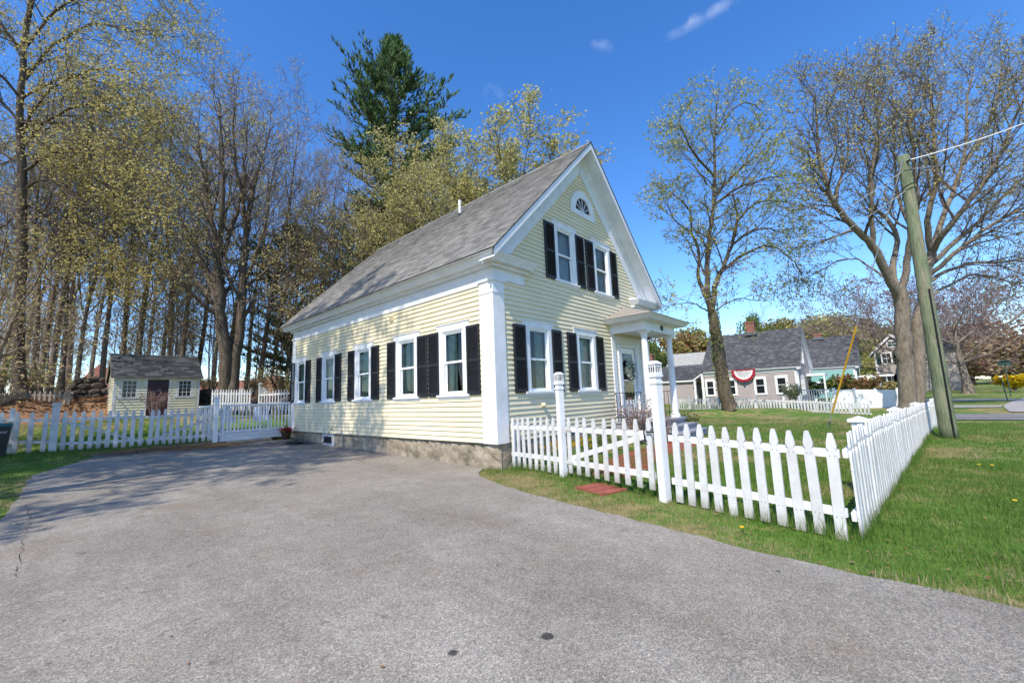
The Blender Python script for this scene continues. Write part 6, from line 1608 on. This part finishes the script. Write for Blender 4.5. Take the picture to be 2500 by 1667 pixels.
limbtree(PV, LV, ('bark', 'twig', ('lf_young', 'lf_bud', 'lf_brown')), 'twin_trunk_tree', 'big twin-trunk vase-shaped budding tree behind the street fence at the right')

# -------- orchard-like bare tree and hedgerow at the far right
random.seed(91)
proto('orch', V(segs=(5, 7, 5, 4, 3), kids=(9, 9, 7, 5), start=(.35, .15, .15, .1), ang=(58, 40, 42, 42), up=(0, .05, .02, 0, 0), ratio=(1.5, .55, .5, .5), leaves=(0, 0, 0, .2, .6), lm=(1,), size=.12, rmin=.014, fall=(.3, .4, .3, .3)), 6, .30, 'bare_spreading_tree', 'bark_light', 'twig_red', ('lf_maroon',))
BH['orch'] = 12.5
p = onz(2365, 958, -.5); place('orch', '', p, 19, .5, 'wide bare reddish-twigged tree with pale trunk on the far lawn at the right', base_h=BH['orch'])
p = onz(2310, 960, -.5); place('orch', '', p + Vector((8, 3, 0)), 17, 2.5, 'bare spreading tree partly hidden behind the utility pole', base_h=BH['orch'])
p = onz(2460, 956, -.5); place('orch', '', p + Vector((16, 3, 0)), 19, 4.1, 'bare spreading tree behind the green street sign at the right edge', base_h=BH['orch'])
rr_ = random.Random(9)
# distant hedge trees behind the neighbours: clump trees with dense crowns
def blobtree(H, W, n, lm, size, seed, tr='bark_dark', low=.15):
    random.seed(seed); T = Tree(BASE); T.T.tube([Vector((0, 0, -.3)), Vector((.1, 0, H * .4)), Vector((0, .1, H * .85))], [W * .035, W * .025, .03], 7, 0, cap=False)
    cl = []
    for i in range(44):
        a = random.random() * 6.28; z = H * random.uniform(low + .08, .93); f = (z / H - low) / (1 - low); env = W / 2 * math.sin(math.pi * min(.97, max(.12, f * .86 + .14))) ** .7; r = env * math.sqrt(random.random()); c = Vector((math.cos(a) * r, math.sin(a) * r, z)); cl.append((c, W * random.uniform(.10, .19)))
        T.K.tube([Vector((0, 0, z * .6)), c.lerp(Vector((0, 0, z * .8)), .4), c], [.06, .04, .015], 3, 0, cap=False)
    for i in range(n):
        c, r = random.choice(cl); d = Vector((random.gauss(0, 1), random.gauss(0, 1), random.gauss(0, .8))).normalized() * r * random.random() ** .35; T.K.leafq(c + d, size * random.uniform(.6, 1.4), random.choice(lm))
    return T
blobs = {}
for key, H, W, n, lf, seed, lab in (('dkgreen', 12, 9, 9500, ('lf_dark', 'lf_needle', 'lf_green'), 101, 'dark evergreen'), ('olive', 11, 9, 8000, ('lf_young', 'lf_green', 'lf_brown'), 102, 'olive-leaved'), ('brown', 9, 8, 8000, ('lf_brown', 'lf_orange', 'lf_young'), 103, 'russet-leaved'), ('yellow', 10, 9, 7500, ('lf_yellow', 'lf_young', 'lf_green'), 104, 'yellow-green'), ('maroon', 8, 9, 7000, ('lf_maroon', 'lf_brown', 'lf_bud'), 105, 'reddish-brown')):
    T = blobtree(H, W, n, (1, 2, 3), .24, seed); blobs[key] = (T.make({'dkgreen': 'evergreen_tree'}.get(key, 'leafy_tree'), 'x', 'tree', (0, 0, 0), 'bark_dark', 'twig', lf), H); blobs[key][0]['used'] = 0
def blob(key, u, v, t, label, wid=1, z0=-.4, group=None):
    src, H0 = blobs[key]; p = at(u, 940, t); p.z = z0; H = at(u, v, t).z - z0
    if src['used'] == 0: o = src; src['used'] = 1
    else: o = copy_tree(src)
    s = H / H0; o.scale = (s * wid, s * wid, s); o.location = p; o.rotation_euler = (0, 0, rr_.random() * 6.28); o['label'] = label; o['category'] = 'tree'
    if group: o['group'] = group
    return o
for k, u, v, t, w, lb in (
    ('dkgreen', 1600, 835, 75, .8, 'dark evergreen between the porch columns of the yellow house'), ('olive', 1560, 800, 85, 1, 'olive tree seen beyond the porch lantern'), ('brown', 1650, 812, 80, 1.1, 'russet tree just right of the porch roof, above the pale metal roof'), ('olive', 1700, 800, 90, 1.1, 'olive tree behind the left end of the grey house roof'),
    ('brown', 1740, 825, 88, 1.2, 'russet tree directly behind the leaning lawn tree trunk'), ('yellow', 1780, 815, 95, 1, 'yellow-green tree just right of the leaning lawn tree, over the grey roof'), ('dkgreen', 1850, 765, 72, .75, 'dark evergreen rising behind the chimney of the grey house'), ('olive', 1905, 775, 80, .9, 'olive-brown tree between the chimney and ridge end of the grey house'),
    ('yellow', 2035, 760, 95, 1.1, 'yellow-green tree above the teal house chimney'), ('olive', 1985, 790, 90, .9, 'olive tree in the gap between the grey and teal house roofs'), ('dkgreen', 2092, 785, 100, .7, 'dark evergreen over the ridge of the teal house beside the guy wire'), ('dkgreen', 2140, 775, 105, 1.1, 'broad dark evergreen behind the beige house roof'),
    ('olive', 2180, 790, 110, 1, 'olive tree behind the gable of the beige house'), ('maroon', 2300, 800, 100, 1.5, 'reddish-brown thicket tree right of the utility pole'), ('maroon', 2370, 790, 105, 1.6, 'reddish-brown tree behind the wide bare tree'), ('dkgreen', 2430, 830, 112, 1.4, 'dark evergreen low behind the bare trees at the right'), ('brown', 2480, 815, 105, 1.5, 'russet tree near the right edge behind the forsythia'), ('dkgreen', 2530, 820, 110, 1.5, 'dark evergreen at the very right edge'), ('maroon', 2250, 830, 95, 1.1, 'reddish-brown tree between the twin trunks and the pole')):
    blob(k, u, v, t, lb, w)
for u, v, t, lb in ((1880, 745, 85, 'bare twiggy tree behind the grey roof right of the chimney'), (1965, 740, 85, 'bare twiggy tree over the ridge end of the grey house'), (2020, 735, 92, 'bare twiggy crown above the yellow-green tree'), (2310, 700, 85, 'tall bare tree above the thicket right of the pole')):
    single('bareB', u, v, t, u, lb, .9)

# bushes
def bush(name, c, H, W, n, mats, size, label, cat='shrub', twig='twig', leafy=1.0, stems=14, group=None, seed=1):
    random.seed(seed); t = thing(name, c, label, cat, group); c = Vector(c); m = MB(); L = MB()
    for i in range(stems):
        a = random.random() * 6.28; r = W / 2 * random.uniform(.3, 1); e = c + Vector((math.cos(a) * r, math.sin(a) * r, H * random.uniform(.6, 1))); mid = c.lerp(e, .5) + Vector((0, 0, H * .12)); pts = [c + Vector((math.cos(a), math.sin(a), 0)) * .04, mid, e]
        m.tube(pts, [.012 + H * .004, .009, .003], 3, 0, cap=False)
        for j in range(6):
            s = random.uniform(.3, 1); q = pts[0].lerp(pts[1], s * 2) if s < .5 else pts[1].lerp(pts[2], s * 2 - 1); e2 = q + Vector((random.gauss(0, .3), random.gauss(0, .3), random.uniform(0, .5))) * H * .35; m.tube([q, e2], [.005, .002], 3, 0, cap=False)
            for k in range(int(n / (stems * 6))):
                L.leafq(q.lerp(e2, random.random()) + Vector((random.gauss(0, 1), random.gauss(0, 1), random.gauss(0, 1))) * H * .05, size * random.uniform(.6, 1.3), random.randrange(len(mats)))
    m.build('stems', MT[twig], t); L.build('leaves', [MT[x] for x in mats], t); return t
bush('magnolia_shrub', onz(1940, 990, -.55), 1.9, 2.6, 700, ('lf_white', 'lf_young'), .12, 'small white-blossomed shrub in front of the grey house corner', seed=3)
def bz(u, v, t, z): p = at(u, v, t); p.z = z; return p
bush('azalea_bush', bz(2098, 950, 44, -.7), 2.5, 4.2, 2600, ('lf_orange', 'lf_orange', 'lf_brown'), .2, 'rust-orange bush behind the white panel fence before the teal house', seed=4, stems=30)
bush('laurel_bush', bz(2050, 950, 45, -.7), 2.3, 3.4, 1800, ('lf_green', 'lf_dark'), .2, 'dark green bush left of the rust-orange one before the teal house', seed=5, stems=24)
bush('low_bush', bz(2150, 960, 44, -.7), 1.8, 5.0, 2200, ('lf_young', 'lf_brown'), .18, 'tan and olive low bush right of the rust-orange one', seed=6, stems=26)
bush('juniper_bush', bz(1990, 950, 45, -.7), 2.0, 1.6, 900, ('lf_dark',), .16, 'narrow dark bush by the white carved porch bracket', seed=7)
fo = onz(2478, 953, -.4); bush('forsythia', fo, 1.5, 2.6, 3000, ('lf_forsythia',), .32, 'bright yellow forsythia bush across the street at the right edge', seed=8, stems=40)
fo = onz(2262, 955, -.5); bush('forsythia', fo + Vector((0, -1, 0)), 2.4, 3.4, 1300, ('lf_forsythia', 'lf_young'), .3, 'yellow-green bush between the twin trunks and the utility pole', seed=9, stems=30)
bush('barberry_shrub', (4.9, -1.0, hgt(4.9, -1)), 1.45, 1.5, 520, ('lf_maroon', 'lf_maroon', 'lf_bud'), .045, 'maroon twiggy shrub against the wall left of the porch', twig='twig_red', seed=10, stems=34)
bush('barberry_shrub', (5.35, -1.6, hgt(4.9, -1)), .95, .9, 260, ('lf_maroon',), .045, 'smaller maroon twiggy shrub beside the porch rail', twig='twig_red', seed=11, stems=24)
sd = ony(376, 1010, 20.0); bush('purple_shrub', (sd.x, 20.1, hgt(sd.x, 20.1)), 1.35, 1.2, 500, ('lf_maroon',), .05, 'purplish twiggy shrub in front of the shed door', twig='twig_red', seed=12, stems=30)
bush('lilac_shrub', (8.35, -1.35, -.5), .8, .8, 300, ('lf_green', 'lf_dark'), .06, 'small green shrub at the right corner of the porch', seed=13)
rb_ = random.Random(77)
for i, (u, t, H) in enumerate(((-10, 24, 3.2), (30, 26, 2.6), (65, 25, 2.2), (10, 30, 3.5), (200, 29, 1.6), (225, 33, 2.4), (505, 30, 1.4), (620, 31, 1.8), (665, 28, 2.0), (700, 27, 1.6), (120, 31, 1.9))):
    p = ghit(u, t); green = u in (-10, 30, 10)
    bush('undergrowth_bush', p, H, H * 1.5, 700, ('lf_dark', 'lf_young') if green else ('lf_bud', 'lf_young'), .09, ('dark leafy undergrowth bush at the far left edge of the wood' if green else 'twiggy undergrowth bush on the leaf-covered bank'), group='undergrowth of the wood', twig='twig_tan', seed=200 + i, stems=22)

# stone wall and wood pile
def stonewall(uv, label, rows=4, seed=5):
    random.seed(seed); c = uv[0]; t = thing('stone_wall', c, label, 'wall')
    a, b = uv; n = max(3, int((b - a).length / .62))
    for r in range(rows):
        for i in range(n):
            p = a.lerp(b, (i + random.uniform(.2, .8) + .5 * (r % 2)) / n) + Vector((0, .16 * r, .33 * r)); m = MB(); import bmesh
            bm = bmesh.new(); bmesh.ops.create_icosphere(bm, subdivisions=2, radius=1); sx, sy, sz = random.uniform(.28, .45), random.uniform(.25, .35), random.uniform(.16, .24)
            off = random.random() * 9
            for v in bm.verts:
                k = 1 + .22 * math.sin(v.co.x * 3 + off) * math.cos(v.co.y * 4 + off) + random.uniform(-.04, .04); m.v.append((p.x + v.co.x * sx * k, p.y + v.co.y * sy * k, p.z + .15 + v.co.z * sz * k))
            for f in bm.faces: m.f.append(tuple(q.index for q in f.verts)); m.m.append(0)
            bm.free(); m.build('stone', MT['rock'], t)
    return t
def gz(u, t, dz=0): q = at(u, 960, t); return Vector((q.x, q.y, hgt(q.x, q.y) + dz))
stonewall((gz(165, 22.6, -.1), gz(262, 23.6, -.1)), 'dry stone retaining wall left of the shed', 4, 5)
stonewall((gz(486, 23.5, -.1), gz(540, 22.8, -.1)), 'dry stone retaining wall right of the shed', 4, 6)
stonewall((gz(566, 22.8, -.1), gz(712, 22, -.1)), 'dry stone retaining wall behind the deck fence', 3, 7)
def woodpile():
    c = gz(672, 25.5); t = thing('wood_pile', c, 'tall narrow stack of cut logs beside the house corner at the edge of the wood', 'wood pile'); random.seed(3)
    d = RT.copy(); d.z = 0; d.normalize(); f = FW.copy(); f.z = 0; f.normalize()
    for r in range(9):
        for i in range(3):
            m = MB(); p = c + d * (-.3 + i * .28 + (r % 2) * .1 + random.uniform(-.04, .04)) + Vector((0, 0, .12 + r * .215)); m.tube([p - f * .25, p + f * .25], random.uniform(.10, .135), 9, 0); m.build('log', MT['wood_end'], t)
woodpile()
# wreath on the door
def wreath():
    c = Vector((6.66, -.07, 1.78)); random.seed(4); t = thing('door_wreath', c, 'grey-green leafy wreath hanging on the front door glass', 'wreath')
    m = MB()
    m.tube([c + Vector((.2 * math.cos(a), 0, .24 * math.sin(a))) for a in [k * .3927 for k in range(17)]], .02, 5); m.build('wreath_ring', MT['twig'], t)
    m = MB()
    for i in range(520):
        a = random.random() * 6.28; r = .22 + random.gauss(0, .05); m.leafq(c + Vector((r * math.cos(a), -.02 + random.gauss(0, .025), r * 1.25 * math.sin(a))), .055)
    m.build('wreath_leaves', MT['lf_wreath'], t)
wreath()
# daffodils and leafy plants in the bed by the front wall
rd = random.Random(14)
def daff(x, y, n, label, group):
    z = hgt(x, y); t = thing('daffodil', (x, y, z), label, 'flower', group); m = MB()
    for i in range(n * 5):
        a = rd.random() * 6.28; b = Vector((x + rd.gauss(0, .06), y + rd.gauss(0, .06), z)); e = b + Vector((math.cos(a) * .08, math.sin(a) * .08, rd.uniform(.22, .38))); w = Vector((-math.sin(a), math.cos(a), 0)) * .011; m.add([b - w, b + w, e], [(0, 1, 2)])
    m.build('blades', MT['lf_daff'], t); m = MB()
    for i in range(n):
        c = Vector((x + rd.gauss(0, .09), y + rd.gauss(0, .09), z + rd.uniform(.30, .42)))
        for k in range(6): a = k * 1.047; m.add([c, c + Vector((math.cos(a) * .05, -.01, math.sin(a) * .05)), c + Vector((math.cos(a + .7) * .05, -.01, math.sin(a + .7) * .05))], [(0, 1, 2)])
        m.lathe(c + Vector((0, -.04, 0)), [(.012, 0), (.022, .03)], 6)
    m.build('flower_head', MT['yellowflower'], t)
for i in range(18):
    x = rd.uniform(.9, 4.6); y = rd.uniform(-1.15, -.35); daff(x, y, rd.choice((1, 1, 2, 3)) + (2 if x < 2.4 else 0), 'clump of daffodils in the bed along the front wall of the yellow house', 'daffodil clumps along the front wall')
for i in range(8):
    x = rd.uniform(1.2, 4.4); bush('bed_plant', (x, rd.uniform(-1.1, -.4), hgt(x, -.7)), rd.uniform(.3, .5), .5, 160, ('lf_green', 'lf_daff'), .06, 'low leafy plant in the bed along the front wall of the yellow house', 'plant', group='leafy plants along the front wall', seed=300 + i, stems=8)

# ------------------------------------------------------------------ GRASS, LEAVES
def inpoly(X, Y, poly):
    r = np.zeros(len(X), bool); j = len(poly) - 1
    for i in range(len(poly)):
        xi, yi = poly[i]; xj, yj = poly[j]
        c = ((yi > Y) != (yj > Y)) & (X < (xj - xi) * (Y - yi) / (yj - yi + 1e-12) + xi); r ^= c; j = i
    return r
def scatter(poly, n, near=None):
    xs = [p[0] for p in poly]; ys = [p[1] for p in poly]; X = NR.uniform(min(xs), max(xs), n); Y = NR.uniform(min(ys), max(ys), n); k = inpoly(X, Y, poly); return X[k], Y[k]
def vnoise(X, Y, s):
    # cheap smooth value noise
    xi = np.floor(X * s); yi = np.floor(Y * s); fx = X * s - xi; fy = Y * s - yi; fx = fx * fx * (3 - 2 * fx); fy = fy * fy * (3 - 2 * fy)
    def h(a, b): return np.modf(np.abs(np.sin(a * 127.1 + b * 311.7) * 43758.5453))[0]
    return (h(xi, yi) * (1 - fx) + h(xi + 1, yi) * fx) * (1 - fy) + (h(xi, yi + 1) * (1 - fx) + h(xi + 1, yi + 1) * fx) * fy
def grass(name, X, Y, hlo, hhi, w, mats, dryb=.3):
    n = len(X); Z = hgtA(X, Y); a = NR.uniform(0, 6.283, n); h = NR.uniform(hlo, hhi, n); b = NR.uniform(0, 6.283, n); ln = h * NR.uniform(.1, .7, n)
    pn = vnoise(X, Y, .9) * .55 + vnoise(X, Y, 3.1) * .3 + NR.uniform(0, .25, n)
    cl = vnoise(X + 31, Y + 17, 5.5); h *= np.clip(1.45 - pn * .9, .25, 1.4) * (.55 + .9 * cl)
    wx = np.cos(a) * w * .5; wy = np.sin(a) * w * .5
    v = np.empty((n, 3, 3)); v[:, 0] = np.stack([X - wx, Y - wy, Z - .005], 1); v[:, 1] = np.stack([X + wx, Y + wy, Z - .005], 1); v[:, 2] = np.stack([X + np.cos(b) * ln, Y + np.sin(b) * ln, Z + h], 1)
    me = bpy.data.meshes.new(name); me.vertices.add(n * 3); me.vertices.foreach_set('co', v.ravel()); me.loops.add(n * 3); me.loops.foreach_set('vertex_index', np.arange(n * 3, dtype=np.int32)); me.polygons.add(n); me.polygons.foreach_set('loop_start', np.arange(0, n * 3, 3, dtype=np.int32)); me.polygons.foreach_set('loop_total', np.full(n, 3, dtype=np.int32))
    for mt in mats: me.materials.append(MT[mt])
    dry = (pn + dryb > .95); mi = np.where(dry, NR.choice([3, 4], n), NR.choice([0, 1, 1, 2], n)).astype(np.int32); me.polygons.foreach_set('material_index', mi); me.update(calc_edges=True)
    o = bpy.data.objects.new(name, me); C.objects.link(o); tag(o, kind='stuff'); return o
GM = ['g0', 'g1', 'g2', 'g3', 'g4']
def cat_(*a): return np.concatenate([x[0] for x in a]), np.concatenate([x[1] for x in a])
verge = [(-2.62, -9.5), (-2.44, -7.15), (-2.33, -6.32), (-2.21, -5.56), (-2.01, -4.47), (-1.79, -3.18), (-1.63, -2.3), (-1.42, -1.48), (-.88, -.35), (-.48, .17), (.0, .45), (.35, -.1), (.0, -1.9), (-.7, -4.1), (-1.1, -6.2), (-.8, -9.5)]
X, Y = scatter(verge, 46000); k = ~((abs((X - gm[0] + .2) * math.cos(ga) + (Y - gm[1]) * math.sin(ga)) < .36) & (abs(-(X - gm[0] + .2) * math.sin(ga) + (Y - gm[1]) * math.cos(ga)) < .3)); grass('verge_grass', X[k], Y[k], .025, .085, .006, GM, .46)
sl_ = [(-2.6, -9.5), (-1.0, -6.2), (5.0, -6.85), (5.0, -13), (-2.4, -13)]
X, Y = scatter(sl_, 90000); grass('street_grass', X, Y, .03, .085, .007, GM, .21)
X, Y = scatter([(5, -6.85), (17, -8.0), (17.5, -16), (5, -13)], 60000); grass('street_grass', X, Y, .03, .08, .012, GM, .2)
X, Y = scatter([(.3, -1.2), (-.1, -1.9), (-1.1, -6.1), (4, -6.6), (6.5, -4.5), (5, -1.2)], 60000); grass('front_lawn_grass', X, Y, .025, .08, .008, GM, .34)
X, Y = scatter([(4, -6.6), (16, -8), (18, 4), (9, 4), (8.6, -1.3), (6.5, -2.3), (6.5, -4.5)], 60000); grass('front_lawn_grass', X, Y, .03, .08, .014, GM, .26)
# tall tufts at fence feet
def along(a, b, n, sp):
    s = NR.uniform(0, 1, n); return a[0] + (b[0] - a[0]) * s + NR.normal(0, sp, n), a[1] + (b[1] - a[1]) * s + NR.normal(0, sp, n)
X, Y = cat_(along(P0, P1, 500, .05), along(P1, P3, 1800, .06), along(A3, B3, 4500, .05), along((9.2, -7.8), (9.75, -7.65), 250, .12)); grass('fence_foot_grass', X, Y, .07, .19, .008, GM, .12)
X, Y = scatter([(-7.05, 7.0), (-7.2, 2.9), (-7.6, -2), (-12, 0), (-13, 13), (farL.x - .1, farL.y + .1)], 52000); grass('left_grass', X, Y, .03, .08, .009, GM, .2)
X, Y = scatter([(farL.x - 3, farL.y), (farL.x, farL.y), (-2.8, 12.5), (-2.8, 19.5), (-10, 19.5), (-11, 13)], 42000); grass('back_lawn_grass', X, Y, .03, .08, .014, GM, .1)
def litter(name, X, Y, size, mat, lift=.012):
    m = MB(); Z = hgtA(X, Y)
    for x, y, z in zip(X, Y, Z):
        a = random.random() * 6.28; s = size * random.uniform(.5, 1.3); c, d = math.cos(a) * s, math.sin(a) * s; q = random.uniform(.0, .35) * s
        m.add([(x - c, y - d, z + lift), (x + d * .55, y - c * .55, z + lift + q), (x + c, y + d, z + lift + random.uniform(0, .3) * s), (x - d * .55, y + c * .55, z + lift + q)], [(0, 1, 2, 3)])
    tag(m.build(name, MT[mat]), kind='stuff')
fa = (farL.x, farL.y + .1); fb = (farM.x, farM.y + .1)
X, Y = cat_(along((farL.x + .5, farL.y + .15), (farR.x, farR.y + .2), 7000, .28), along((farM.x, farM.y + .4), (-.2, 12.0), 1200, .2)); litter('wood_chips', X, Y, .035, 'chips', .03)
X, Y = scatter([(-14, 22.5), (3, 23.5), (6, 34), (-16, 34)], 15000); litter('fallen_leaves', X, Y, .11, 'deadleaf', .03)
X, Y = cat_(scatter(verge, 700), scatter(sl_, 520)); litter('dead_leaves', X, Y, .024, 'deadleaf', .03)
X, Y = scatter([(-7, 9), (-7, -4), (-2.5, -6), (-1.5, -1), (0, 3), (0, 11)], 170); litter('driveway_debris', X, Y, .017, 'deadleaf', .03)
# dandelions
rq = random.Random(8)
for i, (x, y) in enumerate([tuple(ong(1813, 1302).xy), tuple(ong(2424, 1145).xy), tuple(ong(2480, 1235).xy), tuple(ong(1800, 1226).xy), tuple(ong(2392, 1143).xy), (5.2, -9.3), (7.4, -9.9), (3.6, -8.4), (8.5, -11.0)]):
    z = hgt(x, y); t = thing('dandelion', (x, y, z), ['yellow dandelion in the verge between the driveway and the white fence', 'yellow dandelion in the grass near the right edge', 'yellow dandelion low in the grass at the right edge', 'yellow dandelion just inside the front picket fence', 'yellow dandelion out on the street-side lawn', 'yellow dandelion out on the street-side lawn', 'yellow dandelion out on the street-side lawn', 'yellow dandelion out on the street-side lawn', 'yellow dandelion out on the street-side lawn'][i], 'flower', 'dandelions in the grass')
    m = MB(); m.lathe((x, y, z + .06), [(.004, 0), (.024, .008), (.020, .018), (.004, .02)], 9); m.build('flower_head', MT['yellowflower'], t)
    m = MB(); m.tube([(x, y, z), (x, y, z + .06)], .002, 3)
    for k in range(6): a = k * 1.05; m.add([(x, y, z + .005), (x + math.cos(a) * .06, y + math.sin(a) * .06, z + .02), (x + math.cos(a + .3) * .05, y + math.sin(a + .3) * .05, z + .02)], [(0, 1, 2)])
    m.build('leaves', MT['lf_green'], t)

# ------------------------------------------------------------------ LIGHT, SKY
S = Vector((-1, -.26, 1.13)).normalized(); EL = math.asin(S.z); AZ = math.atan2(S.x, S.y)
ld = bpy.data.lights.new('sun', 'SUN'); ld.energy = 4.5; ld.angle = R(.55); ld.color = (1, .92, .79); lo = bpy.data.objects.new('sun', ld); C.objects.link(lo); lo.rotation_euler = S.to_track_quat('Z', 'Y').to_euler()
w = bpy.data.worlds.new('World'); sc.world = w; w.use_nodes = True; nt = w.node_tree; nt.nodes.clear()
out = nt.nodes.new('ShaderNodeOutputWorld'); bg = nt.nodes.new('ShaderNodeBackground'); sky = nt.nodes.new('ShaderNodeTexSky')
sky.sky_type = 'NISHITA'; sky.sun_disc = False; sky.sun_elevation = EL; sky.sun_rotation = AZ % (2 * math.pi); sky.altitude = 200; sky.air_density = 1.0; sky.dust_density = .3; sky.ozone_density = 3.0
bg.inputs['Strength'].default_value = .15
# thin streak of high cloud
tc = nt.nodes.new('ShaderNodeTexCoord')
def vm(op, a, b=None):
    n = nt.nodes.new('ShaderNodeVectorMath'); n.operation = op
    for i, x in enumerate((a, b)):
        if x is None: continue
        if isinstance(x, (tuple, Vector)): n.inputs[i].default_value = tuple(x)
        else: nt.links.new(x, n.inputs[i])
    return n
def mm(op, a, b=0., clamp=False):
    n = nt.nodes.new('ShaderNodeMath'); n.operation = op; n.use_clamp = clamp
    for i, x in enumerate((a, b)):
        if isinstance(x, (int, float)): n.inputs[i].default_value = x
        else: nt.links.new(x, n.inputs[i])
    return n.outputs[0]
N = vm('NORMALIZE', tc.outputs['Generated']).outputs['Vector']
nz = nt.nodes.new('ShaderNodeTexNoise'); nz.inputs['Scale'].default_value = 34; nz.inputs['Detail'].default_value = 6; nt.links.new(N, nz.inputs['Vector'])
tot = None
for (u0, v0, u1, v1, wd, am) in ((1625, 96, 1810, -8, .014, .11), (1190, 224, 1218, 238, .022, .035), (1445, 108, 1495, 118, .014, .05)):
    a = ray(u0, v0).normalized(); b = ray(u1, v1).normalized(); c = ((a + b) / 2).normalized(); d = (b - a); L = d.length / 2 + wd * .6; d.normalize(); e = c.cross(d).normalized()
    x = mm('DIVIDE', mm('SUBTRACT', vm('DOT_PRODUCT', N, d).outputs['Value'], c.dot(d)), L); y = vm('DOT_PRODUCT', N, e).outputs['Value']
    y = mm('DIVIDE', mm('ADD', y, mm('MULTIPLY', mm('SUBTRACT', nz.outputs['Fac'], .5), .02)), wd)
    r2 = mm('ADD', mm('MULTIPLY', mm('MULTIPLY', x, x), mm('MULTIPLY', x, x)), mm('MULTIPLY', y, y)); k = mm('SUBTRACT', 1.0, r2, True); k = mm('MULTIPLY', mm('MULTIPLY', k, k), mm('MULTIPLY', mm('MULTIPLY', mm('SUBTRACT', nz.outputs['Fac'], .36, True), 5.0), am))
    fr = mm('GREATER_THAN', vm('DOT_PRODUCT', N, c).outputs['Value'], .5); k = mm('MULTIPLY', k, fr); tot = k if tot is None else mm('ADD', tot, k)
hs = nt.nodes.new('ShaderNodeHueSaturation'); hs.inputs['Saturation'].default_value = 1.28; hs.inputs['Hue'].default_value = .508; hs.inputs['Value'].default_value = 1.5; nt.links.new(sky.outputs[0], hs.inputs['Color'])
mx = nt.nodes.new('ShaderNodeMix'); mx.data_type = 'RGBA'; nt.links.new(tot, mx.inputs[0]); nt.links.new(hs.outputs[0], mx.inputs[6]); mx.inputs[7].default_value = (8.5, 8.8, 9.6, 1)
nt.links.new(mx.outputs[2], bg.inputs['Color']); nt.links.new(bg.outputs[0], out.inputs['Surface'])
vs = sc.view_settings; sc.display_settings.display_device = 'sRGB'; vs.view_transform = 'Standard'; vs.look = 'None'; vs.exposure = EXPO if 'EXPO' in globals() else .31; vs.gamma = 1; vs.use_curve_mapping = False
for o in list(bpy.data.objects):
    if 'used' in o: del o['used']
sc.cycles.max_bounces = 8; sc.cycles.transparent_max_bounces = 12
